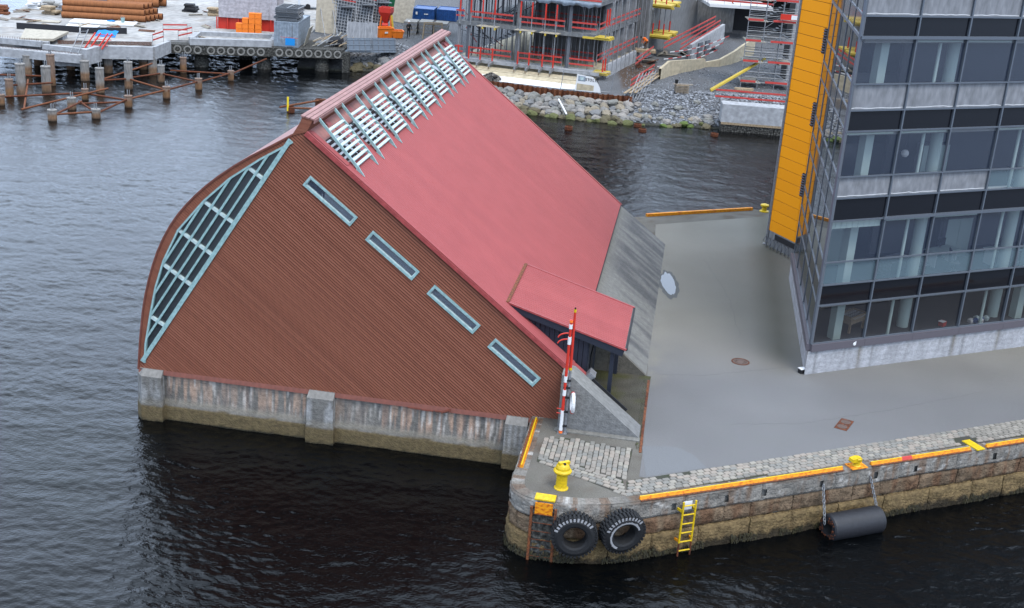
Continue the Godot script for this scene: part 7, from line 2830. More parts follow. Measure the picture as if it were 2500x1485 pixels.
func person(label: String, at: Vector3, turn: float, pose: String, coat: Color, legs: Color, helmet: Color) -> void:
	var skin := Color(0.45, 0.28, 0.20)
	var shoe := Color(0.03, 0.03, 0.03)
	var L := []
	var bend := pose == "bent"
	var hip := V(0, 0.93, 0) if not bend else V(0, 0.80, -0.12)
	var chest := V(0, 1.32, 0.02) if not bend else V(0, 1.08, 0.22)
	var neck := V(0, 1.48, 0.02) if not bend else V(0, 1.16, 0.40)
	var head := V(0, 1.63, 0.06) if not bend else V(0, 1.20, 0.54)
	L.append([hip, chest, 0.15, 0.17, coat])
	L.append([hip + V(-0.09, 0, 0), hip + V(0.09, 0, 0), 0.13, 0.13, legs])
	L.append([chest + V(-0.15, 0.06, 0), chest + V(0.15, 0.06, 0), 0.09, 0.09, coat])
	L.append([chest, neck, 0.10, 0.06, coat])
	L.append([neck, head, 0.055, 0.06, skin])
	L.append([head, head + V(0, 0.05, 0.0), 0.095, 0.10, skin])
	for s in [-1, 1]:
		var knee: Vector3 = V(s * 0.11, 0.5, 0.03) if not bend else V(s * 0.14, 0.46, 0.06)
		var foot: Vector3 = V(s * 0.12, 0.09, -0.02 if s > 0 else 0.06)
		L.append([hip + V(s * 0.09, -0.03, 0), knee, 0.092, 0.062, legs])
		L.append([knee, foot, 0.06, 0.045, legs])
		L.append([foot + V(0, -0.03, 0), foot + V(0, -0.045, 0.15), 0.045, 0.035, shoe])
		var sh: Vector3 = chest + V(s * 0.19, 0.06, 0)
		var el: Vector3 = sh + (V(s * 0.09, -0.27, 0.02) if not bend else V(s * 0.06, -0.25, 0.12))
		var ha: Vector3 = el + (V(-s * 0.13, 0.02, 0.22) if not bend else V(-s * 0.05, -0.22, 0.10))
		if pose == "stand" and s > 0:
			ha = el + V(0.03, -0.25, 0.05)
		L.append([sh, el, 0.062, 0.048, coat])
		L.append([el, ha, 0.047, 0.036, coat])
		var dir: Vector3 = (ha - el).normalized()
		L.append([ha, ha + dir * 0.08, 0.034, 0.036, skin])
	var o := thing("person", label, "person", at, turn)
	var b := figure(L, 0.032)
	# fingers, thumb, nose, ears and eyes sit on the skin and are part of the same body mesh
	for s in [-1, 1]:
		var limb: Array = L[11] if s < 0 else L[17]
		var ha: Vector3 = limb[1]
		var dir: Vector3 = (limb[1] - limb[0]).normalized()
		var side := dir.cross(Vector3.UP).normalized()
		if side.length() < 0.5:
			side = Vector3.RIGHT
		b.col = skin
		for k in 4:
			var base := ha + side * (k - 1.5) * 0.019
			b.tube(base, base + dir * 0.035 - V(0, 0.004, 0), 0.009, 0.008, 5)
			b.tube(base + dir * 0.035 - V(0, 0.004, 0), base + dir * (0.055 - 0.005 * absf(k - 1.5)) - V(0, 0.022, 0), 0.008, 0.006, 5)
		b.tube(ha - dir * 0.05 + side * 0.03, ha - dir * 0.01 + side * 0.055, 0.010, 0.008, 5)
	b.col = skin
	b.tube(head + V(0, 0.03, 0.095), head + V(0, 0.0, 0.125), 0.010, 0.016, 6)
	for s in [-1, 1]:
		b.box(head + V(s * 0.10, 0.02, 0.0), V(0.02, 0.055, 0.035))
	b.col = Color(0.05, 0.04, 0.04)
	for s in [-1, 1]:
		b.box(head + V(s * 0.035, 0.04, 0.095), V(0.022, 0.012, 0.012))
	b.box(head + V(0, -0.035, 0.092), V(0.045, 0.008, 0.01))
	obj("body", b, M.plain, o)
	b = Mb.new()
	b.col = helmet
	var up := Basis() if not bend else Basis(V(1, 0, 0), 0.7)
	b.lathe([Vector2(0.135, 0.0), Vector2(0.14, 0.015), Vector2(0.125, 0.02), Vector2(0.115, 0.07), Vector2(0.075, 0.125), Vector2(0.0, 0.145)], 16, Transform3D(up, head + up * V(0, 0.075, 0)))
	b.box(head + up * V(0, 0.085, 0.13), V(0.17, 0.012, 0.08), up)
	obj("helmet", b, M.plain, o)

var K := V(6.2, 0, -124.6)
var e1 := V(-0.971, 0, -0.239)
var e2 := V(0.31, 0, -0.951)

func S(t: float, d: float, y: float) -> Vector3:
	return V(0, y, 0) + K + e1 * t + e2 * d

func slab_poly(b: Mb, pts: Array, y0: float, y1: float) -> void:
	var p := PackedVector2Array()
	for q in pts:
		p.append(Vector2(q.x, q.z))
	b.prism(p, -y1, -y0, Transform3D(Basis(Vector3.RIGHT, V(0, 0, 1), V(0, -1, 0)), Vector3.ZERO))

func shoring(called: String, a: Vector3, h: float, red: String, label: String, group: String) -> void:
	var o := thing(called, label, "prop", a, 0.0, group)
	var b := Mb.new()
	var cut := h * 0.42
	b.tube(V(0, 0, 0), V(0, cut, 0), 0.085 if red == "low" else 0.06, -1.0, 6)
	obj("lower_tube", b, M.red_paint if red == "low" else M.steel, o)
	b = Mb.new()
	b.tube(V(0, cut, 0), V(0, h, 0), 0.085 if red == "high" else 0.06, -1.0, 6)
	obj("upper_tube", b, M.red_paint if red == "high" else M.steel, o)
	b = Mb.new()
	b.box(V(0, 0.01, 0), V(0.16, 0.02, 0.16))
	b.box(V(0, h - 0.01, 0), V(0.16, 0.02, 0.16))
	obj("end_plate", b, M.steel, o)

func make_site() -> void:
	var b: Mb
	var fb := thing("concrete_frame_building", "unfinished concrete frame building propped with red and grey shores", "building")
	# foundation, floors
	b = Mb.new()
	slab_poly(b, [S(-0.3, 0, 0), S(14.2, 0, 0), S(14.2, 26, 0), S(-0.3, 26, 0)], 1.0, 2.88)
	obj("foundation", b, M.cream, fb)
	b = Mb.new()
	slab_poly(b, [S(-0.8, -0.6, 0), S(14.2, -0.6, 0), S(14.2, 1.0, 0), S(-0.8, 1.0, 0)], 2.60, 2.92)
	obj("ground_slab", b, M.concrete_pale, fb)
	for q in [[6.08, 6.44], [9.08, 9.46], [12.4, 12.8], [15.7, 16.1], [19.0, 19.4], [22.3, 22.7], [25.6, 26.0]]:
		b = Mb.new()
		slab_poly(b, [S(0, 0, 0), S(14.2, 0, 0), S(14.2, 22, 0), S(0, 22, 0)], q[0], q[1])
		obj("floor_slab", b, M.concrete_grey, fb)
	# columns along the front
	for q in [[2.75, 0.30, "steel_dark"], [7.9, 0.42, "concrete_grey"], [13.0, 0.34, "steel_dark"], [14.0, 0.3, "steel"]]:
		for y in [2.9, 6.44, 9.46, 12.8, 16.1, 19.4, 22.7]:
			b = Mb.new()
			b.box(S(q[0], 0.35, y + 1.58), V(q[1], 3.2, q[1]), Basis(Vector3.UP, 0.24))
			obj("column", b, M[q[2]], fb)
	# walls of the core and the right side
	for y in [2.9, 6.44, 9.46, 12.8, 16.1, 19.4, 22.7]:
		b = Mb.new()
		b.bar(S(1.0, 7.0, y + 1.57), S(8.3, 7.0, y + 1.57), 0.25, 3.15)
		b.bar(S(8.3, 7.0, y + 1.57), S(8.3, 14.0, y + 1.57), 0.25, 3.12)
		obj("core_wall", b, M.concrete_grey, fb)
		b = Mb.new()
		b.bar(S(0.9, 6.0, y + 1.57), S(0.9, 17.5, y + 1.57), 0.25, 3.15)
		obj("side_wall", b, M.concrete_grey, fb)
		for d in [6.0, 9.0, 12.0, 15.0]:
			b = Mb.new()
			b.box(S(0.35, d, y + 1.57), V(0.9, 3.14, 0.22), Basis(Vector3.UP, -0.31 + PI))
			obj("wall_fin", b, M.concrete_pale, fb)
	b = Mb.new()
	b.box(S(-0.3, 17.8, 14.0), V(1.6, 23.4, 1.4), Basis(Vector3.UP, -0.31))
	obj("corner_pier", b, M.concrete_grey, fb)
	b = Mb.new()
	b.bar(S(-0.9, 1.5, 2.5), S(-0.9, 17.0, 2.5), 0.3, 1.9)
	obj("side_parapet", b, M.concrete_pale, fb)
	# props in front of the edge, in two storeys, standing on outrigger beams
	var ts := [11.2, 9.95, 7.35, 6.2, 4.85, 3.75]
	for i in 6:
		var p := S(ts[i], -0.95, 0)
		shoring("edge_prop", V(p.x, 2.95, p.z), 3.05, "low", "ground floor prop with red lower half, %s from the left along the front edge" % ordinal(i), "red and grey edge props")
		shoring("edge_prop", V(p.x, 6.34, p.z), 2.75, "high", "first floor prop with red upper half, %s from the left along the front edge" % ordinal(i), "red and grey edge props")
		b = Mb.new()
		b.bar(S(ts[i] + 0.25, 0.9, 6.17), S(ts[i] - 0.25, -1.5, 6.17), 0.14, 0.22)
		one("outrigger_beam", b, M.beam_yellow, "yellow outrigger beam under the first floor, %s from the left" % ordinal(i), "beam", "yellow outrigger beams")
		b = Mb.new()
		b.bar(S(ts[i] + 0.2, 0.6, 2.78), S(ts[i] - 0.25, -2.6, 2.78), 0.14, 0.24)
		one("outrigger_beam", b, M.steel, "grey outrigger beam at the ground slab, %s from the left" % ordinal(i), "beam", "grey outrigger beams")
		b = Mb.new()
		b.bar(S(ts[i] - 0.2, -2.45, 1.9), S(ts[i] - 0.2, -2.45, 2.68), 0.12, 0.12, V(1, 0, 0))
		one("timber_post", b, M.timber, "timber post under the grey outrigger, %s from the left" % ordinal(i), "post", "timber posts under the outriggers")
		if i % 2 == 0:
			b = Mb.new()
			for k in 4:
				b.bar(S(ts[i] + 0.4, -0.5 - k * 0.28, 6.31), S(ts[i + 1] - 0.4, -0.5 - k * 0.28, 6.31), 0.24, 0.05)
			one("plank_platform", b, M.plywood, "plank platform on the yellow outriggers, %s pair from the left" % ordinal(i / 2), "platform", "plank platforms in front of the frame")
	for i in 4:
		for y in [2.95, 6.34]:
			var p := S(-1.0, -0.1 + i * 0.9, 0) if i < 2 else S(12.4 + (i - 2) * 1.1, -0.95, 0)
			shoring("edge_prop", V(p.x, y, p.z), 3.0 if y < 4 else 2.7, "low" if y < 4.0 else "high", "%s prop %s" % ["ground floor" if y < 4.0 else "first floor", ["at the near right corner of the frame", "behind the one at the near right corner", "left of the dark steel column", "farthest left, near the ridge of the roof"][i]], "red and grey edge props")
	for y in [2.78, 6.17]:
		b = Mb.new()
		for k in 3:
			b.bar(S(1.2, -0.3 + k * 0.6, y), S(-1.6, -0.3 + k * 0.6, y), 0.14, 0.2)
		for k in 6:
			b.bar(S(-0.1 - k * 0.25, -0.5, y + 0.13), S(-0.1 - k * 0.25, 1.3, y + 0.13), 0.22, 0.05)
		one("corner_platform", b, M.beam_yellow, "yellow beam platform at the near right corner, %s floor" % ("ground" if y < 4.0 else "first"), "platform")
	# grey shores filling the floors
	for fl in 2:
		for r in 4:
			for k in 15:
				var t := 0.8 + k * 0.92 + rng.randf_range(-0.15, 0.15)
				var d := 0.9 + r * 1.5 + rng.randf_range(-0.2, 0.2)
				var y: float = [2.9, 6.44][fl]
				var h: float = [3.16, 2.62][fl]
				if fl == 0 and k > 9 and r > 1:
					continue
				b = Mb.new()
				b.tube(V(0, 0, 0), V(0, h, 0), 0.04, 0.032, 5)
				var p := S(t, d, y)
				one("grey_shore", b, M.steel if (k + r) % 3 else M.steel_dark, "thin grey shore under the %s slab, %s from the right in the %s row" % [["first floor", "second floor"][fl], ordinal(k), ["front", "second", "third", "rear"][r]], "prop", "grey shores under the floors", p).set_meta("kind", "thing")
	# stair and falsework tangle at the left
	var fw := thing("falsework_tower", "dark tangle of falsework towers and stairs in the left bays", "falsework")
	for k in 9:
		for j in 3:
			var p := S(8.8 + k * 0.6, 1.5 + j * 1.8, 2.9)
			b = Mb.new()
			b.tube(p, p + V(0, 6.2, 0), 0.05, 0.05, 5)
			obj("standard", b, M.steel_dark, fw)
	for k in 26:
		b = Mb.new()
		var p := S(8.8 + rng.randf() * 5.0, 1.5 + rng.randf() * 4.0, 3.2 + rng.randf() * 5.2)
		b.tube(p, p + e1 * rng.randf_range(1.2, 2.6) * (1 if k % 2 else -1) + V(0, rng.randf_range(-0.2, 1.8), 0), 0.045, 0.045, 5)
		obj("diagonal", b, M.steel_dark if k % 3 else M.red_wood, fw)
	for k in 14:
		b = Mb.new()
		b.box(S(13.2 - k * 0.33, 4.5, 3.0 + k * 0.22), V(0.34, 0.06, 1.0), Basis(Vector3.UP, 0.24))
		obj("stair_tread", b, M.steel, fw)
	# guard rails
	for q in [[6.3, -0.2, 2.92, "ground floor"], [6.3, -0.2, 6.44, "first floor"], [6.3, -0.25, 9.46, "second floor"]]:
		guard_rail(S(12.6, q[1], q[2]), S(8.3, q[1], q[2]), "red guard rail along the front edge, left bay of the %s" % q[3], "red guard rails", 0.16)
		guard_rail(S(7.5, q[1], q[2]), S(3.1, q[1], q[2]), "red guard rail along the front edge, middle bay of the %s" % q[3], "red guard rails", 0.16)
		guard_rail(S(2.4, q[1], q[2]), S(-0.1, q[1], q[2]), "red guard rail along the front edge, right bay of the %s" % q[3], "red guard rails", 0.16)
		guard_rail(S(-0.25, 0.2, q[2] + (0.5 if q[2] < 4.0 else 0.0)), S(-0.25, 8.0, q[2] + (0.5 if q[2] < 4.0 else 0.0)), "red guard rail along the right side, near bay of the %s" % q[3], "red guard rails", 0.17)
		guard_rail(S(-0.25, 8.4, q[2] + (0.5 if q[2] < 4.0 else 0.0)), S(-0.25, 16.5, q[2] + (0.5 if q[2] < 4.0 else 0.0)), "red guard rail along the right side, far bay of the %s" % q[3], "red guard rails", 0.17)
		guard_rail(S(14.2, q[1], q[2]), S(13.3, q[1], q[2]), "red guard rail along the front edge, leftmost bay of the %s" % q[3], "red guard rails", 0.16)
	guard_rail(S(8.0, 5.5, 6.44), S(1.2, 5.5, 6.44), "dark red guard rail deep inside the first floor", "red guard rails", 0.16)
	guard_rail(S(8.0, 4.5, 2.92), S(1.2, 4.5, 2.92), "dark red guard rail deep inside the ground floor", "red guard rails", 0.16)
	# sagging pale sheeting along the edge of the second floor
	b = Mb.new()
	var rows := []
	for j in 4:
		var r := PackedVector3Array()
		for i in 49:
			var t := lerpf(14.4, -0.4, i / 48.0)
			r.append(S(t, -0.42 - 0.10 * sin(j * 1.2), 9.56 - j * 0.16 - (0.07 * sin(i * 0.9) + 0.05 * sin(i * 2.3)) * j * 0.5))
		rows.append(r)
	rows.reverse()
	b.sheet(rows)
	one("edge_sheeting", b, M.container_grey, "pale blue grey plastic sheeting hanging along the second floor edge", "sheeting")
	b = Mb.new()
	b.bar(S(14.4, -0.45, 9.72), S(-0.4, -0.45, 9.72), 0.05, 0.16)
	one("edge_board", b, M.red_wood, "long red toe board along the second floor edge", "toe board")
	# low cream wall and heaps before the frame
	var cw := thing("cream_footing_wall", "cream insulated footing wall before the frame with white lower part", "wall")
	b = Mb.new()
	b.bar(S(15.0, -3.4, 2.2), S(-0.6, -3.4, 2.2), 0.30, 0.55)
	obj("upper_course", b, M.cream, cw)
	b = Mb.new()
	b.bar(S(12.0, -3.25, 1.75), S(1.0, -3.25, 1.75), 0.36, 0.45)
	obj("white_course", b, M.white_paint, cw)
	b = Mb.new()
	slab_poly(b, [S(15, -3.3, 0), S(-0.5, -3.3, 0), S(-0.5, -0.2, 0), S(15, -0.2, 0)], 1.0, 2.30)
	obj("footing", b, M.cream, cw)
	b = Mb.new()
	for i in 6:
		var t0 := 13.5 - i * 2.3
		b.quad(S(t0, -3.5, 2.42), S(t0, -5.6, 1.97), S(t0 - 2.28, -5.6, 1.97), S(t0 - 2.28, -3.5, 2.42))
		var w := Mb.new()
		w.quad(S(t0, -4.5, 2.215), S(t0, -5.9, 1.955), S(t0 - 2.28, -5.9, 1.955), S(t0 - 2.28, -4.5, 2.215))
		obj("white_board", w, M.white_paint, cw)
	obj("sloping_insulation", b, M.cream, cw)
	b = Mb.new()
	rng.seed = 909
	var heap := Mb.new()
	for i in 300:
		var a := rng.randf() * TAU
		var r := sqrt(rng.randf()) * 1.0
		heap.col = Color(0.10, 0.09, 0.08) * rng.randf_range(0.5, 1.4)
		heap.slab(V(cos(a) * r * 1.3, (1.0 - r) * 0.75, sin(a) * r), V(0.22, 0.16, 0.2) * rng.randf_range(0.5, 1.1), 0.04, Basis.from_euler(V(a, r * 9.0, a * 2.0)))
	var hp := one("soil_heap", heap, M.plain, "small dark heap of soil before the cream wall beside the roof edge", "soil heap", "", V(-3.6, 1.85, -121.6))
	hp.set_meta("kind", "stuff")
	# mesh fence with the builder's banner
	var fe := thing("site_fence", "mesh site fence carrying the builder's banner", "fence", V(3.0, 1.95, -118.7), 0.03)
	for k in 2:
		for x in [0.05, 2.35]:
			b = Mb.new()
			b.tube(V(k * 2.45 + x, 0, 0), V(k * 2.45 + x + 0.18, 1.95, 0), 0.035, 0.035, 6)
			obj("post", b, M.steel, fe)
		for y in [0.1, 1.9]:
			b = Mb.new()
			b.tube(V(k * 2.45 + 0.05 + y * 0.09, y, 0), V(k * 2.45 + 2.35 + y * 0.09, y, 0), 0.03, 0.03, 6)
			obj("rail", b, M.steel, fe)
		b = Mb.new()
		for i in 22:
			b.tube(V(k * 2.45 + 0.1 + i * 0.105, 0.1, 0), V(k * 2.45 + 0.27 + i * 0.105, 1.9, 0), 0.006, 0.006, 3, false)
		obj("wire_mesh", b, M.steel, fe)
	var bn := thing("banner", "white and grey banner reading STOLTZ hung on the mesh fence", "banner", V(4.4, 1.95, -118.66), 0.03)
	b = Mb.new()
	b.prism(P2([[0.0, 0.06], [2.45, 0.0], [2.35, 0.45], [2.05, 0.95], [1.6, 1.42], [0.1, 1.62]]), 0.0, 0.02)
	obj("cloth", b, M.white_paint, bn)
	b = Mb.new()
	b.prism(P2([[0.15, 0.12], [1.75, 0.12], [1.75, 0.62], [0.15, 0.75]]), 0.021, 0.026)
	obj("yellow_print", b, M.cream, bn)
	b = Mb.new()
	b.prism(P2([[0.22, 0.98], [0.92, 0.95], [0.92, 1.42], [0.22, 1.48]]), 0.021, 0.026)
	obj("blue_print", b, M.container_grey, bn)
	b = Mb.new()
	b.prism(P2([[0.40, 1.12], [0.57, 1.05], [0.74, 1.12], [0.74, 1.36], [0.40, 1.38]]), 0.028, 0.034)
	obj("emblem", b, M.mint_pale, bn)
	var tm := TextMesh.new()
	var font := SystemFont.new()
	font.font_names = PackedStringArray(["Droid Sans"])
	font.font_italic = true
	font.font_weight = 700
	tm.font = font
	tm.text = "STOLTZ"
	tm.font_size = 32
	tm.pixel_size = 0.0115
	tm.depth = 0.01
	var tx := put("lettering", tm, M.black, bn)
	tx.position = V(1.52, 1.12, 0.03)
	tx.rotation.z = -0.06
	# insulated wall rising along the excavation, concrete walls behind
	var iw := thing("insulated_wall", "cream insulated wall climbing beside the gravel yard", "wall")
	var wp := [V(13.0, 3.3, -127.0), V(14.1, 3.75, -129.5), V(18.6, 3.15, -136.8), V(18.7, 2.75, -137.0), V(20.5, 2.95, -138.5), V(22.5, 3.55, -141.5), V(23.4, 3.8, -143.5), V(25.8, 4.2, -149.0)]
	for i in wp.size() - 1:
		b = Mb.new()
		var t: Vector3 = (wp[i + 1] - wp[i]).normalized()
		var s := t.cross(Vector3.UP).normalized() * 0.14
		var lo := V(0, -2.4, 0)
		var c0: Vector3 = wp[i]
		var c1: Vector3 = wp[i + 1]
		b.quad(c0 + lo + s, c1 + lo + s, c1 + s, c0 + s)
		b.quad(c1 + lo - s, c0 + lo - s, c0 - s, c1 - s)
		b.quad(c0 + s, c1 + s, c1 - s, c0 - s)
		obj("wall_panel", b, M.cream, iw)
	var rb := thing("rear_concrete_walls", "tall grey concrete walls with a dark garage opening behind the yard", "building")
	b = Mb.new()
	b.bar(V(12.8, 4.4, -143.5), V(20.9, 4.4, -166.6), 0.4, 5.2)
	obj("retaining_wall", b, M.concrete_grey, rb)
	b = Mb.new()
	b.bar(V(20.9, 4.4, -167.0), V(26.0, 4.4, -168.2), 0.4, 5.0)
	obj("end_wall", b, M.concrete_grey, rb)
	b = Mb.new()
	b.box(V(31.0, 4.2, -170.5), V(11.0, 4.6, 0.4))
	obj("garage_opening", b, M.black, rb)
	for q in [[7.0, 0.5], [11.2, 0.4], [14.6, 0.4], [18.0, 0.4], [21.4, 0.4], [24.8, 0.4]]:
		b = Mb.new()
		b.box(V(29.0, q[0], -171.0), V(22.0, q[1], 9.0))
		obj("floor_slab", b, M.concrete_grey, rb)
	for k in 6:
		b = Mb.new()
		b.box(V(20.0 + k * 3.2, 16.0, -168.5), V(0.4, 17.4, 0.4))
		obj("column", b, M.concrete_pale, rb)
	b = Mb.new()
	b.box(V(30.0, 16.0, -174.5), V(24.0, 17.6, 0.3))
	obj("dark_back_wall", b, M.inside_dark, rb)
	b = Mb.new()
	b.box(V(25.3, 6.3, -163.0), V(8.0, 0.35, 6.0), Basis(Vector3.UP, 0.1))
	one("formwork_deck", b, M.white_paint, "white formwork deck with red edges in front of the rear building", "formwork deck")
	guard_rail(V(21.4, 6.4, -160.3), V(29.4, 6.4, -159.6), "red guard rail along the front of the white formwork deck", "red guard rails", 0.22)
	guard_rail(V(21.2, 6.4, -166.0), V(21.4, 6.4, -160.4), "red guard rail at the left end of the white formwork deck", "red guard rails", 0.22)
	guard_rail(V(14.2, 3.3, -137.5), V(21.0, 5.2, -149.0), "long red guard rail climbing the excavation ramp", "red guard rails", 0.16)
	guard_rail(V(10.8, 2.4, -131.0), V(13.2, 2.8, -138.0), "red guard rail beside the crouching worker", "red guard rails", 0.16)
	ladder(V(19.5, 6.6, -160.0), V(19.7, 11.2, -161.0), 0.9, 11, "aluminium ladder against the rear building", M.steel)
	# red propped balconies on the right side of the frame
	for k in 2:
		for fl in 2:
			var o := S(-1.7, 19.5 + k * 3.0, [4.4, 7.7][fl])
			b = Mb.new()
			b.slab(V(0, 0.1, 0), V(2.9, 0.22, 2.3), 0.02, Basis(Vector3.UP, -0.31))
			for j in 4:
				b.box(V(0, -0.12, -1.0 + j * 0.62), V(3.0, 0.2, 0.12), Basis(Vector3.UP, -0.31))
			one("balcony_platform", b, M.beam_yellow, "%s %s yellow balcony platform on the right side of the frame" % [["near", "far"][k], ["lower", "upper"][fl]], "platform", "", o)
			for j in 2:
				shoring("edge_prop", o + V(-0.6 + j * 1.2, 0.22, 0.4), 2.8, "low", "red prop on the %s %s balcony platform, %s" % [["near", "far"][k], ["lower", "upper"][fl], ["left one", "right one"][j]], "red and grey edge props")
	# scaffold tower beside the orange tower
	var sc := thing("scaffold_tower", "tall scaffold tower with red toe boards and stairs beside the orange tower", "scaffold")
	for i in 4:
		for j in 3:
			b = Mb.new()
			var p := V(21.0 + i * 1.65 + j * 0.25, 2.2, -126.0 - j * 1.5)
			b.tube(p, p + V(0, 13.5, 0), 0.045, 0.045, 5)
			obj("standard", b, M.steel, sc)
	for l in 7:
		var y := 2.8 + l * 2.0
		for j in 3:
			for h in [0.0, 0.5, 1.0]:
				b = Mb.new()
				b.tube(V(21.0 + j * 0.25, y + h, -126.0 - j * 1.5), V(25.95 + j * 0.25, y + h, -126.0 - j * 1.5), 0.035, 0.035, 5)
				obj("ledger", b, M.steel, sc)
		b = Mb.new()
		b.box(V(22.0, y - 0.05, -127.4), V(1.9, 0.06, 2.9))
		obj("scaffold_deck", b, M.plywood, sc)
		b = Mb.new()
		b.box(V(25.2, y - 0.05, -127.4), V(1.4, 0.06, 2.9))
		obj("scaffold_deck", b, M.plywood if l % 2 else M.steel, sc)
		b = Mb.new()
		b.box(V(21.7, y + 0.08, -125.95), V(1.5, 0.2, 0.04))
		b.box(V(24.5, y + 0.08, -125.96), V(2.2, 0.2, 0.04))
		obj("toe_board", b, M.red_wood, sc)
		for k in 8:
			b = Mb.new()
			b.box(V(22.9 + k * 0.26, y + 0.12 + k * 0.22, -127.6), V(0.26, 0.04, 0.8))
			obj("stair_tread", b, M.steel, sc)
		b = Mb.new()
		b.bar(V(24.4, y + 0.9, -125.98), V(25.9, y + 0.1, -125.98), 0.05, 0.06)
		b.bar(V(22.6, y + 1.0, -127.1), V(25.0, y + 2.9, -127.1), 0.05, 0.05)
		obj("diagonal", b, M.steel, sc)
	b = Mb.new()
	b.box(V(0.9, 0.0, 0), V(3.0, 0.55, 0.05))
	var sg := one("red_sign", b, M.red_paint, "red sign board with a white field on the scaffold", "sign", "", V(24.6, 9.35, -125.8))
	sg.set_meta("kind", "thing")
	b = Mb.new()
	b.box(V(1.2, 0.0, 0.03), V(1.5, 0.42, 0.02))
	obj("white_field", b, M.white_paint, sg)
	var bb := thing("stair_core", "grey concrete stair core with dark openings behind the scaffold", "building")
	b = Mb.new()
	b.box(V(30.2, 13.0, -133.0), V(7.5, 22.6, 3.0))
	obj("core", b, M.inside_dark, bb)
	for k in 4:
		b = Mb.new()
		b.box(V(26.7 + k * 2.6, 13.0, -131.2), V(0.55, 22.6, 0.5))
		obj("pier", b, M.concrete_pale, bb)
	for k in 7:
		b = Mb.new()
		b.box(V(30.2, 4.6 + k * 3.0, -131.35), V(7.6, 0.4, 0.4))
		obj("slab_edge", b, M.concrete_grey, bb)
	# ramp wall, barrier tape and clutter in the excavation between the buildings
	var rw := thing("ramp_wall", "low grey concrete ramp wall with two grey doors between the buildings", "wall")
	b = Mb.new()
	b.bar(V(17.6, 2.9, -141.5), V(22.5, 4.1, -152.0), 0.35, 2.0)
	obj("wall_face", b, M.concrete_pale, rw)
	for k in 2:
		b = Mb.new()
		b.bar(V(18.5 + k * 1.1, 3.0, -143.2 - k * 2.3), V(19.1 + k * 1.1, 3.0, -144.5 - k * 2.3), 0.45, 1.7)
		obj("door", b, M.steel_dark, rw)
	for k in 3:
		var tape := thing("barrier_tape", "red and white barrier tape sagging over the excavation, %s from the front" % ordinal(k), "barrier tape")
		for i in 14:
			b = Mb.new()
			var p0 := V(13.0 + k * 0.9, 3.0 + k * 0.35, -130.0 - k * 3.0).lerp(V(20.5 + k, 3.6 + k * 0.4, -141.0 - k * 3.0), i / 14.0) - V(0, 0.35 * sin(PI * i / 14.0), 0)
			var p1 := V(13.0 + k * 0.9, 3.0 + k * 0.35, -130.0 - k * 3.0).lerp(V(20.5 + k, 3.6 + k * 0.4, -141.0 - k * 3.0), (i + 1) / 14.0) - V(0, 0.35 * sin(PI * (i + 1) / 14.0), 0)
			b.bar(p0, p1, 0.02, 0.09)
			obj("band", b, M.red_wood if i % 2 else M.white_paint, tape)
	for k in 16:
		var p := V(rng.randf_range(11.0, 21.0), 2.25, 0.0)
		p.z = -128.0 - (p.x - 11.0) * 1.9 - rng.randf_range(0.0, 9.0)
		b = Mb.new()
		for j in 4:
			b.bar(V(-1.0, 0.05 + j * 0.07, j * 0.15), V(1.1, 0.05 + j * 0.07, j * 0.12 - 0.1), 0.14, 0.06)
		one("timber_stack", b, [M.timber_grey, M.rust_dark, M.plywood, M.steel_dark][k % 4], "small stack of loose site timber in the excavation between the buildings", "timber", "loose timber in the excavation", p, rng.randf() * TAU).set_meta("kind", "thing")
	for k in 9:
		var d := 1.5 + k * 1.75
		b = Mb.new()
		b.tube(S(-1.05, d, 2.3), S(-1.05, d, 12.5), 0.05, 0.05, 5)
		one("scaffold_pole", b, M.steel, "tall steel pole along the right side of the frame, %s from the water" % ordinal(k), "pole", "steel poles along the right side")
	guard_rail(V(16.2, 3.0, -139.5), V(21.8, 4.6, -150.5), "dark red guard rail beside the ramp wall", "red guard rails", 0.16)
	guard_rail(V(21.2, 7.4, -169.0), V(30.0, 7.4, -168.6), "red guard rail on the first floor of the rear building", "red guard rails", 0.16)
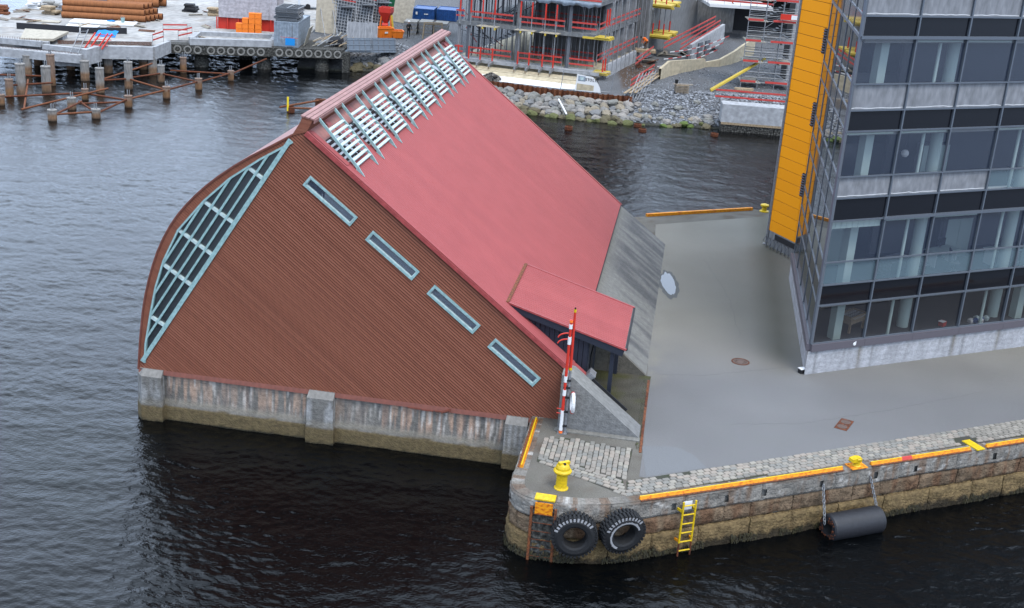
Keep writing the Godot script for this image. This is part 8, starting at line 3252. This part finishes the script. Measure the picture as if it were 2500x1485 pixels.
	# leaning frames and clutter by the excavation
	var fr := thing("leaning_fence_frames", "leaning grey steel fence frames at the end of the sheet piles", "fence", V(10.2, 2.0, -119.0))
	for k in 6:
		b = Mb.new()
		b.tube(V(-0.8 + k * 0.3, -0.4, 1.6 - k * 0.3), V(0.2 + k * 0.35, 1.9, -0.6 - k * 0.5), 0.035, 0.035, 5)
		obj("upright", b, M.steel, fr)
	for k in 4:
		b = Mb.new()
		b.tube(V(-0.5 + k * 0.2, 0.2 + k * 0.45, 1.0 - k * 0.45), V(1.6 + k * 0.1, 0.3 + k * 0.45, -1.2 - k * 0.5), 0.03, 0.03, 5)
		obj("rail", b, M.steel, fr)
	for k in 3:
		b = Mb.new()
		b.bar(V(9.0 + k * 0.5, 2.3, -117.5 - k * 0.3), V(12.6 + k * 0.4, 2.6, -128.5), 0.25, 0.06)
		one("excavation_plank", b, M.timber, "pale plank along the excavation edge, %s from the water" % ordinal(k), "plank")
	guard_rail(V(9.6, 2.1, -119.6), V(12.6, 2.3, -128.8), "red guard rail along the brown excavation", "red guard rails", 0.16)
	# people
	person("person in black clothes and white helmet standing on the gravel before grey board packs", V(-13.56, 2.5, -140.7), 0.35, "stand", Color(0.012, 0.012, 0.014), Color(0.014, 0.014, 0.016), Color(0.75, 0.75, 0.75))
	person("worker in orange jacket bending over timber beside the frame's right side", V(12.3, 3.6, -137.6), -1.2, "bent", Color(0.9, 0.18, 0.02), Color(0.10, 0.05, 0.03), Color(0.03, 0.03, 0.03))
	person("worker in orange clothes bending on the white formwork deck", V(24.6, 6.5, -161.5), 1.4, "bent", Color(0.9, 0.18, 0.02), Color(0.75, 0.13, 0.02), Color(0.9, 0.25, 0.03))
	b = Mb.new()
	b.slab(V(0, 0.15, 0), V(2.2, 0.3, 1.4), 0.03)
	one("work_platform", b, M.timber, "timber work platform under the bending worker at the excavation", "platform", "", V(12.3, 3.28, -137.6))

func _ready() -> void:
	rng.seed = 4242
	set_camera_and_light()
	make_materials()
	make_water()
	make_quay()
	make_warehouse()
	make_office()
	make_rescue_post()
	make_pier()
	make_yard()
	make_site()
